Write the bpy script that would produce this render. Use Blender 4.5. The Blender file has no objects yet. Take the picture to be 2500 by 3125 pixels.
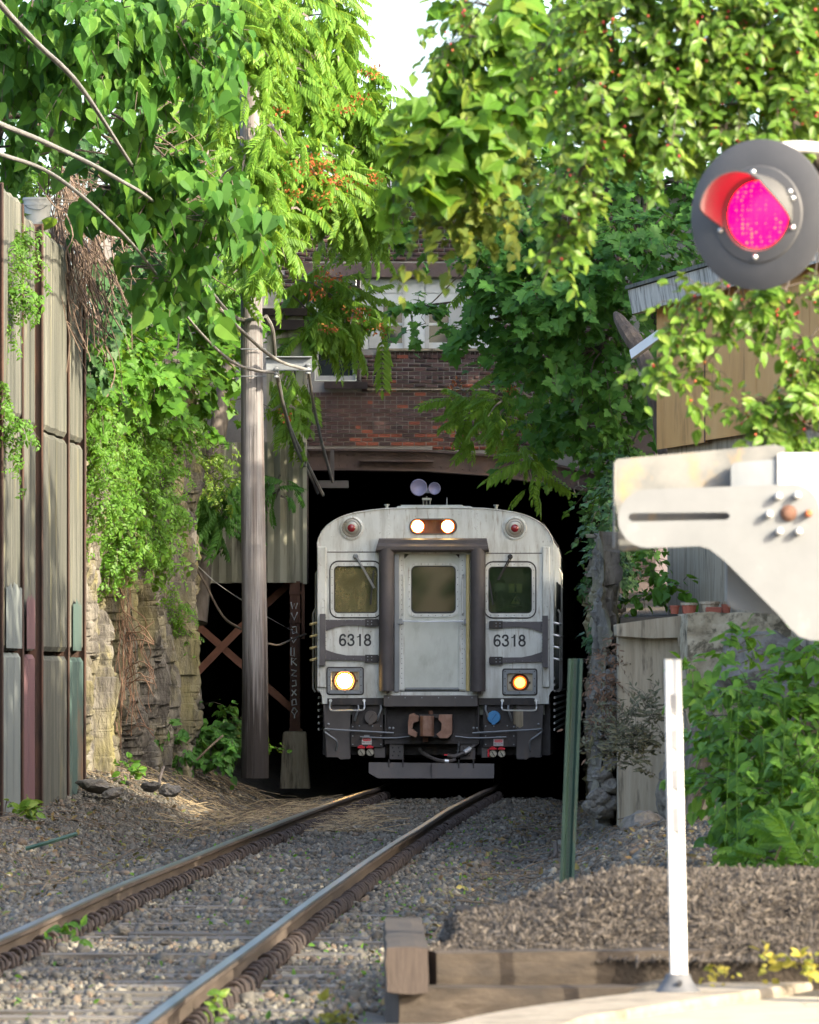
import bpy, math, random
import numpy as np
from mathutils import Vector, Matrix, noise
from mathutils.geometry import delaunay_2d_cdt

random.seed(7)
rng = np.random.default_rng(7)
SC = bpy.context.scene
COL = SC.collection
PI = math.pi

# ------------------------------------------------------------------ camera
F, CX, HY, H = 18000.0, 1250.0, 2050.0, 1.52      # focal length in photo pixels, centre, horizon row, eye height
cam = bpy.data.cameras.new('camera')
cam.sensor_fit = 'VERTICAL'
cam.sensor_height = 30.0
cam.lens = 30.0 * F / 3125.0
cam.shift_y = (HY - 1562.5) / 3125.0
cam.clip_start = 0.5
cam.clip_end = 3000
cam.dof.use_dof = True
cam.dof.focus_distance = 77.5
cam.dof.aperture_fstop = 8.0
camo = bpy.data.objects.new('camera', cam)
camo.location = (0, 0, H)
camo.rotation_euler = (PI / 2, 0, 0)
COL.objects.link(camo)
SC.camera = camo

# ------------------------------------------------------------------ light
SUN = Vector((0.70, -0.56, 0.46)).normalized()     # towards the sun
w = bpy.data.worlds.new('World')
SC.world = w
w.use_nodes = True
wn = w.node_tree
sky = wn.nodes.new('ShaderNodeTexSky')
sky.sky_type = 'NISHITA'
sky.sun_disc = False
sky.sun_elevation = math.asin(SUN.z)
sky.sun_rotation = math.atan2(SUN.x, SUN.y)
sky.air_density = 1.0
sky.dust_density = 4.0
sky.ozone_density = 1.0
bg = wn.nodes['Background']
wn.links.new(sky.outputs[0], bg.inputs[0])
bg.inputs[1].default_value = 0.15
sl = bpy.data.lights.new('sun', 'SUN')
sl.energy = 2.5
sl.angle = math.radians(0.5)
sl.color = (1.0, 0.88, 0.68)
so = bpy.data.objects.new('sun', sl)
so.rotation_euler = SUN.to_track_quat('Z', 'Y').to_euler()
so.location = (20, -10, 30)
COL.objects.link(so)
vs = SC.view_settings
vs.view_transform = 'Standard'
vs.look = 'None'
vs.exposure = 2.2
vs.gamma = 1.0
vs.use_curve_mapping = False
SC.cycles.use_denoising = True
SC.cycles.max_bounces = 6
SC.cycles.diffuse_bounces = 4
SC.cycles.glossy_bounces = 3
SC.cycles.transmission_bounces = 4
SC.cycles.transparent_max_bounces = 12
SC.cycles.caustics_reflective = False
SC.cycles.caustics_refractive = False


# ------------------------------------------------------------------ helpers
def P(px, py, D):
    return Vector(((px - CX) * D / F, D, H - (py - HY) * D / F))


def ss(a, b, x):
    t = min(1, max(0, (x - a) / (b - a)))
    return t * t * (3 - 2 * t)


W = {}                                              # world matrix of every object made here


def put(o, parent=None, world=None):
    COL.objects.link(o)
    world = world or Matrix()
    W[o.name] = world
    if parent is not None:
        o.parent = parent
        o.matrix_parent_inverse = W[parent.name].inverted()
    o.matrix_basis = world
    return o


def tag(o, label=None, cat=None, group=None, kind=None):
    if label: o['label'] = label
    if cat: o['category'] = cat
    if group: o['group'] = group
    if kind: o['kind'] = kind
    return o


def thing(name, label, cat, loc=(0, 0, 0), group=None, rot=None):
    o = bpy.data.objects.new(name, None)
    o.empty_display_size = 0.2
    m = Matrix.Translation(Vector(loc))
    if rot: m = m @ Matrix.Rotation(rot, 4, 'Z')
    put(o, None, m)
    return tag(o, label, cat, group)


class MB:
    def __init__(s):
        s.v = []; s.f = []; s.m = []

    def add(s, vs_, fs, mi=0):
        n = len(s.v)
        s.v.extend([tuple(v) for v in vs_])
        for f in fs:
            s.f.append(tuple(i + n for i in f)); s.m.append(mi)
        return s

    def box(s, c, size, M=None, mi=0):
        x, y, z = [k / 2 for k in size]
        vv = [Vector((a * x, b * y, d * z)) for a in (-1, 1) for b in (-1, 1) for d in (-1, 1)]
        if M is not None: vv = [M @ v for v in vv]
        c = Vector(c)
        return s.add([v + c for v in vv], [(0, 1, 3, 2), (4, 6, 7, 5), (0, 4, 5, 1), (2, 3, 7, 6), (0, 2, 6, 4), (1, 5, 7, 3)], mi)

    def bx(s, x0, x1, y0, y1, z0, z1, mi=0):
        return s.box(((x0 + x1) / 2, (y0 + y1) / 2, (z0 + z1) / 2), (x1 - x0, y1 - y0, z1 - z0), None, mi)

    def bar(s, a, b, wd, ht, mi=0):
        a, b = Vector(a), Vector(b)
        d = b - a
        q = d.to_track_quat('Y', 'Z').to_matrix()
        return s.box((a + b) / 2, (wd, d.length, ht), q, mi)

    def tube(s, pts, r, n=6, mi=0, cap=True):
        pts = [Vector(p) for p in pts]
        k = len(pts)
        rs = r if isinstance(r, (list, tuple)) else [r] * k
        up = None
        base = len(s.v)
        for i, p in enumerate(pts):
            t = (pts[min(i + 1, k - 1)] - pts[max(i - 1, 0)])
            if t.length < 1e-9: t = Vector((0, 0, 1))
            t.normalize()
            if up is None:
                up = Vector((0, 0, 1)) if abs(t.z) < 0.9 else Vector((1, 0, 0))
            x = up.cross(t)
            if x.length < 1e-6: x = Vector((1, 0, 0)).cross(t)
            x.normalize()
            up = t.cross(x)
            for j in range(n):
                a = 2 * PI * j / n
                s.v.append(tuple(p + (x * math.cos(a) + up * math.sin(a)) * rs[i]))
        for i in range(k - 1):
            for j in range(n):
                a = base + i * n + j; b = base + i * n + (j + 1) % n
                s.f.append((a, b, b + n, a + n)); s.m.append(mi)
        if cap:
            s.f.append(tuple(base + j for j in reversed(range(n)))); s.m.append(mi)
            s.f.append(tuple(base + (k - 1) * n + j for j in range(n))); s.m.append(mi)
        return s

    def lathe(s, prof, o, axis=(0, -1, 0), n=24, mi=0):
        o = Vector(o); ax = Vector(axis).normalized()
        q = ax.to_track_quat('Z', 'Y').to_matrix()
        base = len(s.v)
        for r, t in prof:
            for j in range(n):
                a = 2 * PI * j / n
                s.v.append(tuple(o + q @ Vector((r * math.cos(a), r * math.sin(a), t))))
        for i in range(len(prof) - 1):
            for j in range(n):
                a = base + i * n + j; b = base + i * n + (j + 1) % n
                s.f.append((a, b, b + n, a + n)); s.m.append(mi)
        if prof[0][0] > 1e-6:
            s.f.append(tuple(base + j for j in reversed(range(n)))); s.m.append(mi)
        if prof[-1][0] > 1e-6:
            s.f.append(tuple(base + (len(prof) - 1) * n + j for j in range(n))); s.m.append(mi)
        return s

    def plate(s, outer, y0, y1, holes=(), M=None, mi=0):
        """outline in (x,z), thickness from y0 to y1, real holes"""
        loops = [list(outer)] + [list(h) for h in holes]
        vs2, es = [], []
        for L in loops:
            n = len(vs2)
            vs2 += [Vector(p) for p in L]
            es += [(n + i, n + (i + 1) % len(L)) for i in range(len(L))]
        if holes:
            ov, oe, of, *_ = delaunay_2d_cdt(vs2, es, [], 0, 1e-6)
            pts = [(p.x, p.y) for p in ov]

            def inp(q, L):
                c = False
                for i in range(len(L)):
                    (x1, y1), (x2, y2) = L[i - 1], L[i]
                    if (y1 > q[1]) != (y2 > q[1]) and q[0] < (x2 - x1) * (q[1] - y1) / (y2 - y1) + x1: c = not c
                return c
            tris = []
            for f in of:
                q = (sum(pts[i][0] for i in f) / len(f), sum(pts[i][1] for i in f) / len(f))
                if inp(q, loops[0]) and not any(inp(q, h) for h in loops[1:]): tris.append(tuple(f))
        else:
            pts = [(p.x, p.y) for p in vs2]
            tris = [tuple(range(len(pts)))]
        T = (lambda v: v) if M is None else (lambda v: M @ v)
        n = len(pts)
        vv = [T(Vector((x, y0, z))) for x, z in pts] + [T(Vector((x, y1, z))) for x, z in pts]
        fs = list(tris) + [tuple(i + n for i in reversed(t)) for t in tris]
        s.add(vv, fs, mi)
        for L in loops:
            k = len(L)
            vv = [T(Vector((x, y0, z))) for x, z in L] + [T(Vector((x, y1, z))) for x, z in L]
            s.add(vv, [(i, (i + 1) % k, k + (i + 1) % k, k + i) for i in range(k)], mi)
        return s

    def mesh(s, name, mats):
        me = bpy.data.meshes.new(name)
        me.from_pydata(s.v, [], s.f)
        for m in (mats if isinstance(mats, (list, tuple)) else [mats]):
            me.materials.append(m)
        if any(s.m): me.polygons.foreach_set('material_index', s.m)
        me.validate()
        return me

    def build(s, name, mats, parent=None, smooth=False, bevel=0, local=False, seg=1, center=False):
        off = Vector((0, 0, 0))
        if center:
            a = np.array(s.v)
            off = Vector(((a[:, 0].min() + a[:, 0].max()) / 2, (a[:, 1].min() + a[:, 1].max()) / 2, a[:, 2].min()))
            s.v = [tuple(Vector(v) - off) for v in s.v]
        me = s.mesh(name, mats)
        import bmesh
        bm = bmesh.new(); bm.from_mesh(me)
        bmesh.ops.remove_doubles(bm, verts=bm.verts, dist=1e-5) if smooth else None
        bmesh.ops.recalc_face_normals(bm, faces=bm.faces)
        bm.to_mesh(me); bm.free()
        if smooth:
            me.polygons.foreach_set('use_smooth', [True] * len(me.polygons))
            try: me.set_sharp_from_angle(angle=math.radians(45))
            except Exception: pass
        o = bpy.data.objects.new(name, me)
        wm = Matrix.Translation(off)
        if local and parent is not None:
            wm = W[parent.name] @ wm
        put(o, parent, wm)
        if bevel:
            b = o.modifiers.new('bevel', 'BEVEL')
            b.width = bevel; b.segments = seg; b.limit_method = 'ANGLE'; b.angle_limit = math.radians(40)
        return o


def rrect(x0, x1, z0, z1, r, n=5):
    out = []
    for cx, cz, a0 in ((x1 - r, z1 - r, 0), (x0 + r, z1 - r, 90), (x0 + r, z0 + r, 180), (x1 - r, z0 + r, 270)):
        for i in range(n + 1):
            a = math.radians(a0 + 90 * i / n)
            out.append((cx + r * math.cos(a), cz + r * math.sin(a)))
    return out


def circ(x, z, r, n=24):
    return [(x + r * math.cos(2 * PI * i / n), z + r * math.sin(2 * PI * i / n)) for i in range(n)]


def bez(pts, n=12):
    """smooth curve through points (Catmull-Rom)"""
    pts = [Vector(p) for p in pts]
    pp = [pts[0] * 2 - pts[1]] + pts + [pts[-1] * 2 - pts[-2]]
    out = []
    for i in range(1, len(pp) - 2):
        for k in range(n):
            t = k / n
            a, b, c, d = pp[i - 1:i + 3]
            out.append(0.5 * ((2 * b) + (c - a) * t + (2 * a - 5 * b + 4 * c - d) * t * t + (3 * b - a - 3 * c + d) * t ** 3))
    out.append(pts[-1])
    return out


# ------------------------------------------------------------------ materials
def _nodes(name):
    m = bpy.data.materials.new(name)
    m.use_nodes = True
    n = m.node_tree.nodes
    return m, n, m.node_tree.links, n['Principled BSDF']


def _ramp(n, cols, lo=.3, hi=.7):
    r = n.new('ShaderNodeValToRGB')
    e = r.color_ramp.elements
    k = len(cols)
    while len(e) < k: e.new(.5)
    for i, c in enumerate(cols):
        e[i].position = lo + (hi - lo) * i / max(1, k - 1)
        e[i].color = (c[0], c[1], c[2], 1)
    return r


def mat(name, cols, rough=.7, metal=0, scale=4, stretch=(1, 1, 1), bump=0, bscale=None, detail=8, dirt=(), spec=.4, rvar=.15, bdist=.02, lo=.3, hi=.7, objvar=0):
    """noise-driven colour, optional layers of dirt (colour, scale, stretch, low, high, amount), relief"""
    m, n, L, b = _nodes(name)
    if not isinstance(cols[0], (tuple, list)): cols = [cols]
    tc = n.new('ShaderNodeTexCoord')

    def nz(sc, st, det, dist=0.0):
        mp = n.new('ShaderNodeMapping'); mp.inputs['Scale'].default_value = st
        L.new(tc.outputs['Object'], mp.inputs[0])
        t = n.new('ShaderNodeTexNoise'); t.inputs['Scale'].default_value = sc
        t.inputs['Detail'].default_value = det; t.inputs['Roughness'].default_value = .62
        t.inputs['Distortion'].default_value = dist
        L.new(mp.outputs[0], t.inputs[0])
        return t
    t = nz(scale, stretch, detail)
    r = _ramp(n, cols, lo, hi); L.new(t.outputs[0], r.inputs[0])
    out = r.outputs[0]
    if objvar:
        oi = n.new('ShaderNodeObjectInfo')
        hv = n.new('ShaderNodeHueSaturation')
        mr = n.new('ShaderNodeMapRange'); mr.inputs[3].default_value = 1 - objvar; mr.inputs[4].default_value = 1 + objvar
        L.new(oi.outputs['Random'], mr.inputs[0]); L.new(mr.outputs[0], hv.inputs['Value']); L.new(out, hv.inputs['Color'])
        out = hv.outputs[0]
    for (c, sc, st, lo_, hi_, amt) in dirt:
        t2 = nz(sc, st, 7, .3)
        r2 = _ramp(n, [(0, 0, 0), (amt, amt, amt)], lo_, hi_); L.new(t2.outputs[0], r2.inputs[0])
        mx = n.new('ShaderNodeMix'); mx.data_type = 'RGBA'
        L.new(r2.outputs[0], mx.inputs[0]); L.new(out, mx.inputs[6]); mx.inputs[7].default_value = (*c, 1)
        out = mx.outputs[2]
    L.new(out, b.inputs['Base Color'])
    b.inputs['Metallic'].default_value = metal
    b.inputs['Specular IOR Level'].default_value = spec
    mr = n.new('ShaderNodeMapRange')
    mr.inputs[3].default_value = max(.05, rough - rvar); mr.inputs[4].default_value = min(1, rough + rvar)
    L.new(t.outputs[0], mr.inputs[0]); L.new(mr.outputs[0], b.inputs['Roughness'])
    if bump:
        t3 = nz(bscale or scale * 3, stretch, 8)
        bp = n.new('ShaderNodeBump'); bp.inputs['Strength'].default_value = bump; bp.inputs['Distance'].default_value = bdist
        L.new(t3.outputs[0], bp.inputs['Height']); L.new(bp.outputs[0], b.inputs['Normal'])
    return m


def leafmat(name, cols, tcol, transl=.35, rough=.42, spec=.5):
    m, n, L, b = _nodes(name)
    g = n.new('ShaderNodeNewGeometry'); oi = n.new('ShaderNodeObjectInfo')
    ad = n.new('ShaderNodeMath'); ad.operation = 'ADD'
    L.new(g.outputs['Random Per Island'], ad.inputs[0]); L.new(oi.outputs['Random'], ad.inputs[1])
    fr = n.new('ShaderNodeMath'); fr.operation = 'FRACT'; L.new(ad.outputs[0], fr.inputs[0])
    r = _ramp(n, cols, 0.02, .98); L.new(fr.outputs[0], r.inputs[0])
    tc = n.new('ShaderNodeTexCoord'); t = n.new('ShaderNodeTexNoise'); t.inputs['Scale'].default_value = 9
    L.new(tc.outputs['Object'], t.inputs[0])
    hv = n.new('ShaderNodeHueSaturation'); mr = n.new('ShaderNodeMapRange')
    mr.inputs[3].default_value = .75; mr.inputs[4].default_value = 1.25
    L.new(t.outputs[0], mr.inputs[0]); L.new(mr.outputs[0], hv.inputs['Value']); L.new(r.outputs[0], hv.inputs['Color'])
    L.new(hv.outputs[0], b.inputs['Base Color'])
    b.inputs['Roughness'].default_value = rough + .08
    b.inputs['Specular IOR Level'].default_value = spec * .55
    tr = n.new('ShaderNodeBsdfTranslucent'); 
    mc = n.new('ShaderNodeMix'); mc.data_type = 'RGBA'; mc.inputs[0].default_value = .6
    L.new(hv.outputs[0], mc.inputs[6]); mc.inputs[7].default_value = (*tcol, 1)
    L.new(mc.outputs[2], tr.inputs[0])
    ms = n.new('ShaderNodeMixShader'); ms.inputs[0].default_value = transl
    L.new(b.outputs[0], ms.inputs[1]); L.new(tr.outputs[0], ms.inputs[2])
    L.new(ms.outputs[0], n['Material Output'].inputs[0])
    return m


def emat(name, col, strength, col2=None, scale=0):
    m, n, L, b = _nodes(name)
    b.inputs['Base Color'].default_value = (col[0] * .5, col[1] * .5, col[2] * .5, 1)
    b.inputs['Emission Color'].default_value = (*col, 1)
    b.inputs['Emission Strength'].default_value = strength
    b.inputs['Roughness'].default_value = .3
    return m


def film_glass(name, film, amount, gloss=.12, tint=(.9, .95, .9)):
    """window pane with reflected tone painted in: part see-through, part mirror, part matt film"""
    m, n, L, b = _nodes(name)
    tr = n.new('ShaderNodeBsdfTransparent'); tr.inputs[0].default_value = (*tint, 1)
    gl = n.new('ShaderNodeBsdfGlossy'); gl.inputs['Roughness'].default_value = .03
    tc = n.new('ShaderNodeTexCoord'); mp = n.new('ShaderNodeMapping'); mp.inputs['Scale'].default_value = (1.5, 1, 1)
    L.new(tc.outputs['Object'], mp.inputs[0])
    t = n.new('ShaderNodeTexNoise'); t.inputs['Scale'].default_value = 5; t.inputs['Detail'].default_value = 9; t.inputs['Roughness'].default_value = .7
    L.new(mp.outputs[0], t.inputs[0])
    r = _ramp(n, [tuple(c * .45 for c in film), film, tuple(c * 1.25 for c in film)], .3, .72); L.new(t.outputs[0], r.inputs[0])
    df = n.new('ShaderNodeBsdfDiffuse'); L.new(r.outputs[0], df.inputs[0])
    m1 = n.new('ShaderNodeMixShader'); m2 = n.new('ShaderNodeMixShader')
    mr = n.new('ShaderNodeMapRange'); mr.inputs[3].default_value = max(0, amount - .2); mr.inputs[4].default_value = min(1, amount + .2)
    L.new(t.outputs[0], mr.inputs[0]); L.new(mr.outputs[0], m1.inputs[0])
    L.new(tr.outputs[0], m1.inputs[1]); L.new(df.outputs[0], m1.inputs[2])
    m2.inputs[0].default_value = gloss
    L.new(m1.outputs[0], m2.inputs[1]); L.new(gl.outputs[0], m2.inputs[2])
    L.new(m2.outputs[0], n['Material Output'].inputs[0])
    return m


rust = (.16, .065, .032)
m_pile = mat('dark_rusty_pile', [(.035, .025, .021), (.07, .042, .032), (.12, .06, .04)], .85, .05, 5, (1, 1, .3), .3)
m_steel_rust = mat('rusty_steel', [(.055, .034, .027), (.115, .056, .038), (.16, .085, .058)], .8, .1, 5, (1, 1, .3), .3)
m_conc_wall = mat('stained_concrete', [(.052, .055, .046), (.115, .117, .098), (.18, .176, .142)], .85, 0, 3, (4, 4, .12), .5, 14,
                  dirt=[((.035, .04, .03), 3.2, (5, 5, .1), .48, .66, .85), ((.30, .27, .12), 1.3, (2, 2, .35), .56, .7, .45)], objvar=.18)
m_wall_grey = mat('grey_cover_paint', [(.15, .17, .165), (.20, .22, .21)], .75, 0, 2.4, (2, 2, .2), .1, dirt=[((.10, .11, .10), 3, (3, 3, .15), .56, .75, .6)])
m_wall_red = mat('dull_red_paint', [(.13, .068, .073), (.165, .09, .095)], .75, 0, 3, (2, 2, .2), .1, dirt=[((.12, .07, .07), 3, (4, 4, .15), .55, .75, .5)])
m_wall_teal = mat('dull_teal_paint', [(.045, .085, .075), (.085, .125, .11)], .75, 0, 3, (2, 2, .2), .1, dirt=[((.22, .11, .06), 1.0, (1, 1, .5), .52, .64, .7)])
m_rock = mat('weathered_rock', [(.05, .046, .042), (.12, .11, .096), (.22, .205, .17)], .92, 0, 3.0, (1.6, 1.6, .55), 1.0, 9, bdist=.05,
             dirt=[((.27, .24, .075), 1.6, (1.3, 1.3, .4), .46, .70, .65), ((.035, .033, .03), 3.5, (1.5, 1.5, .6), .58, .66, .8)])
m_stone = mat('field_stone', [(.09, .085, .075), (.17, .155, .135), (.24, .22, .19)], .9, 0, 4, (1, 1, 1), .8, 12, bdist=.03,
              dirt=[((.20, .16, .06), 2.2, (1, 1, 1), .56, .68, .5)], objvar=.25)
m_conc = mat('old_concrete', [(.235, .19, .13), (.36, .305, .22), (.43, .375, .285)], .88, 0, 3.5, (4, 4, .25), .5, 22, bdist=.015,
             dirt=[((.05, .042, .03), 3, (3, 3, .5), .56, .68, .75)])
m_conc_rough = mat('crumbling_concrete', [(.17, .14, .095), (.35, .30, .21), (.45, .395, .29)], .92, 0, 9, (1, 1, 1), .6, 24, bdist=.012,
                   dirt=[((.06, .05, .03), 6, (1, 1, 1), .52, .6, .8)])
m_pole = mat('grey_weathered_pole', [(.135, .125, .122), (.215, .205, .208), (.285, .278, .288)], .88, 0, 3.2, (5, 5, .10), 1.0, 9, bdist=.02,
             dirt=[((.10, .065, .045), 1.5, (3, 3, .15), .5, .68, .8), ((.045, .04, .037), 5, (8, 8, .10), .57, .63, .85), ((.34, .33, .335), 4, (9, 9, .14), .60, .68, .6)])
m_pole_base = mat('creosoted_pole_foot', [(.028, .022, .018), (.06, .045, .036), (.16, .12, .10)], .9, 0, 4, (5, 5, .12), .5, 9, lo=.35, hi=.78)
m_corr = mat('corrugated_sheet', [(.22, .215, .155), (.34, .33, .255), (.42, .41, .325)], .75, .05, 2.2, (1.5, 1.5, .25), .12, 20,
             dirt=[((.06, .045, .025), 2.2, (3, 3, .3), .56, .68, .7)])
m_darksteel = mat('sooty_steel', [(.022, .016, .017), (.045, .033, .034), (.08, .055, .05)], .75, .1, 3, (1, 1, 1), .2, dirt=[((.10, .045, .02), 2, (1, 1, 1), .58, .72, .5)])
m_girder = mat('rusty_girder_paint', [(.075, .055, .054), (.125, .092, .088), (.17, .12, .105)], .75, .1, 3, (1, 1, 1), .2, dirt=[((.17, .075, .035), 2, (1, 1, 1), .58, .72, .5)])
m_brace = mat('red_rust_brace', [(.20, .09, .055), (.32, .15, .095)], .8, .1, 5, (1, 1, 1), .2)
m_tunnel = mat('sooty_tunnel_lining', [(.07, .056, .058), (.14, .112, .112)], .95, 0, 2, (1, 1, 1), .4)
m_brick = [mat('brick_dark', [(.055, .038, .040), (.105, .066, .065), (.14, .088, .082)], .9, 0, 2.2, (1, 1, 1), .3, 60, objvar=.35),
           mat('brick_brown', [(.085, .05, .048), (.14, .076, .068)], .9, 0, 2.5, (1, 1, 1), .3, 60, objvar=.3),
           mat('brick_red', [(.24, .075, .05), (.38, .115, .07)], .9, 0, 2.5, (1, 1, 1), .3, 60, objvar=.3)]
m_mortar = mat('mortar', [(.24, .225, .21), (.38, .355, .33)], .95, 0, 2, (1, 1, 1), .3, 40)
m_white = mat('white_board', [(.62, .64, .64), (.75, .77, .77)], .6, 0, 2, (1, 1, 1), .05, dirt=[((.35, .36, .34), 2.5, (2, 2, .3), .58, .75, .4)])
m_whitepaint = mat('white_paint', [(.46, .456, .445), (.54, .536, .525)], .45, 0, 4, (1, 1, 1), .05, spec=.5)
m_darkglass = mat('dark_window_glass', [(.02, .025, .03), (.05, .06, .065)], .06, 0, .6, (1, 1, 1), 0, spec=.8, rvar=.02)
m_ply = mat('plywood', [(.47, .235, .068), (.58, .315, .105), (.64, .37, .14)], .7, 0, 2.0, (1, 1, .35), .12, 30,
            dirt=[((.25, .13, .04), 3.2, (1, 1, .22), .54, .64, .6)], objvar=.06)
m_fascia = mat('peeling_fascia', [(.30, .285, .255), (.50, .48, .435), (.60, .58, .53)], .8, 0, 5, (3, 3, .25), .4, dirt=[((.10, .095, .09), 3.5, (5, 5, .12), .5, .62, .8)])
m_timber = mat('old_timber', [(.016, .012, .009), (.035, .027, .020), (.062, .049, .037)], .9, 0, 3, (1, 4, 4), .8, 10, bdist=.012, dirt=[((.03, .022, .015), 3, (.5, 4, 4), .58, .66, .8)])
m_timber_end = mat('timber_end_grain', [(.045, .034, .028), (.085, .066, .055)], .9, 0, 6, (14, 1, 1), .7, 20, bdist=.01)
m_sleeper = mat('weathered_sleeper', [(.05, .044, .038), (.115, .105, .092), (.185, .172, .15)], .92, 0, 3, (.5, 7, 7), .8, 10, bdist=.012, objvar=.25)
m_ballast_g = mat('ballast_bed', [(.038, .034, .027), (.086, .078, .063), (.14, .127, .103)], .95, 0, 7, (1, 1, 1), 1.0, 16, bdist=.06,
                  dirt=[((.11, .085, .055), .5, (1, 1, 1), .5, .68, .8), ((.06, .075, .03), .8, (1, 1, 1), .6, .72, .35)])
m_ballast = [mat('ballast_stone_grey', [(.072, .067, .056), (.125, .117, .10)], .9, 0, 11), mat('ballast_stone_pale', [(.135, .125, .10), (.21, .196, .162)], .9, 0, 11),
             mat('ballast_stone_brown', [(.08, .062, .045), (.15, .115, .085)], .9, 0, 11), mat('ballast_stone_dark', [(.036, .034, .03), (.08, .076, .066)], .9, 0, 11)]
m_rail_side = mat('rail_rust', [(.045, .035, .028), (.085, .066, .053), (.125, .098, .078)], .75, .2, 4, (1, .2, 2), .2, 30)
m_rail_top = mat('rail_polished', [(.13, .12, .115), (.22, .205, .195)], .36, 1.0, 3, (4, .15, 1), 0, rvar=.1)
m_clip = mat('clip_iron', [(.022, .017, .015), (.055, .040, .034)], .7, .2, 9)
m_mulch_g = mat('mulch_bed', [(.022, .017, .012), (.05, .038, .028)], .95, 0, 20, (1, 1, 1), 1.0, 45, bdist=.03)
m_mulch = [mat('mulch_chip_tan', [(.085, .072, .058), (.14, .12, .10)], .9, 0, 14), mat('mulch_chip_brown', [(.036, .030, .025), (.068, .057, .047)], .9, 0, 14),
           mat('mulch_chip_dark', [(.014, .011, .008), (.032, .025, .019)], .9, 0, 14)]
m_pave = mat('sandy_pavement', [(.27, .24, .18), (.345, .305, .23)], .9, 0, 6, (1, 1, 1), .3, 90, dirt=[((.25, .22, .15), 2.2, (1, 1, 1), .56, .72, .5)])
m_kerb = mat('worn_kerb', [(.17, .145, .11), (.29, .255, .20)], .92, 0, 9, (1, 1, 1), .7, 50, dirt=[((.08, .065, .045), 4, (1, 1, 1), .54, .66, .6)])
m_soil = mat('bank_soil', [(.04, .032, .022), (.09, .07, .05)], .95, 0, 4, (1, 1, 1), .8, 12, bdist=.05)
m_silver = mat('train_stainless', [(.50, .52, .50), (.60, .62, .60), (.68, .70, .675)], .5, .2, 2.5, (1, 1, .5), .04, 20, spec=.5,
               dirt=[((.30, .29, .255), 3.0, (2, 2, .4), .46, .70, .7), ((.25, .20, .14), 9, (3, 3, .3), .57, .69, .7), ((.15, .13, .105), 24, (1, 1, .8), .63, .70, .6)])
m_silver2 = mat('train_door_skin', [(.46, .485, .45), (.58, .605, .57)], .45, .25, 3, (1, 1, .6), .08, 6, dirt=[((.27, .27, .24), 4, (1.2, 1.2, .5), .5, .72, .6)])
m_bracket = mat('train_grey_paint', [(.085, .078, .085), (.125, .118, .125)], .6, 0, 4, (1, 1, 1), .05, dirt=[((.05, .045, .045), 4, (2, 2, .4), .55, .75, .5)])
m_rubber = mat('diaphragm_rubber', [(.055, .05, .053), (.10, .09, .094)], .62, 0, 3.5, (1, 1, .6), .08, dirt=[((.14, .115, .10), 2.5, (3, 3, .25), .56, .75, .5)])
m_under = mat('train_underframe', [(.030, .028, .029), (.065, .060, .060)], .7, .1, 4, (1, 1, 1), .15, dirt=[((.12, .085, .06), 3.5, (2, 2, .5), .56, .74, .5)])
m_under2 = mat('train_valance', [(.075, .069, .069), (.12, .11, .108)], .65, .05, 3, (1, 1, .5), .1, dirt=[((.17, .125, .09), 3.5, (2, 2, .4), .55, .75, .5)])
m_coupler = mat('coupler_casting', [(.16, .085, .06), (.28, .16, .115), (.36, .23, .18)], .55, .35, 5, (1, 1, 1), .3)
m_bright = mat('bare_metal', [(.55, .56, .56), (.68, .69, .69)], .35, .7, 6)
m_chromelens = mat('lamp_reflector', [(.30, .28, .24), (.40, .375, .33)], .3, .5, 5)
m_red = mat('red_lamp_lens', [(.18, .01, .015), (.28, .02, .03)], .18, 0, 6, spec=.8)
m_redcap = mat('red_cap', [(.62, .02, .035), (.75, .04, .06)], .5, 0, 6)
m_blue = mat('blue_cap', [(.04, .20, .46), (.07, .28, .56)], .5, 0, 6)
m_black = mat('black_paint', [(.012, .012, .013), (.03, .03, .031)], .5, 0, 6)
m_ink = mat('number_paint', [(.028, .03, .034), (.045, .047, .05)], .6, 0, 12)
m_yellow = mat('yellowed_grab_bar', [(.50, .40, .17), (.62, .52, .27)], .5, 0, 8)
m_lampW = emat('lit_headlight', (1.0, .62, .20), 26)
m_lampO = emat('lit_amber_headlight', (1.0, .34, .045), 2.2)
m_lampB = emat('lit_lamp_bowl', (1.0, .13, .008), .5)
m_cable = mat('grey_cable', [(.13, .125, .12), (.24, .23, .21)], .7, 0, 6, (1, 1, 1), .3, 40)
m_galv = mat('galvanised_steel', [(.19, .205, .22), (.27, .29, .31)], .5, .4, 5, (1, 1, .4), .05)
m_green = mat('green_enamel', [(.016, .042, .032), (.033, .068, .053)], .5, .1, 5, (1, 1, .3), .08, dirt=[((.16, .10, .06), 3.2, (2, 2, .3), .58, .72, .55)])
m_reflect = mat('white_reflective_sheeting', [(.56, .56, .555), (.62, .62, .615)], .4, 0, 4, spec=.5)
m_reflect2 = mat('pale_reflective_band', [(.17, .175, .19), (.21, .215, .23)], .4, 0, 4, spec=.5)
m_rubberbase = mat('grey_rubber_foot', [(.06, .063, .07), (.11, .115, .125)], .7, 0, 8)
m_sigblack = mat('signal_black', [(.065, .065, .069), (.09, .09, .095)], .6, 0, 3, (1, 1, 1), .04, dirt=[((.12, .115, .11), 4, (1, 1, 1), .56, .75, .4)])
m_signal_grey = mat('signal_visor_outside', [(.075, .075, .073), (.11, .11, .108)], .6, .1, 4)
m_gate = mat('gate_cream_paint', [(.16, .168, .175), (.20, .209, .216)], .75, 0, 3, (1, 1, 1), .04, spec=.12, dirt=[((.40, .38, .35), 6, (1, 1, 1), .62, .76, .35)])
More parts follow.
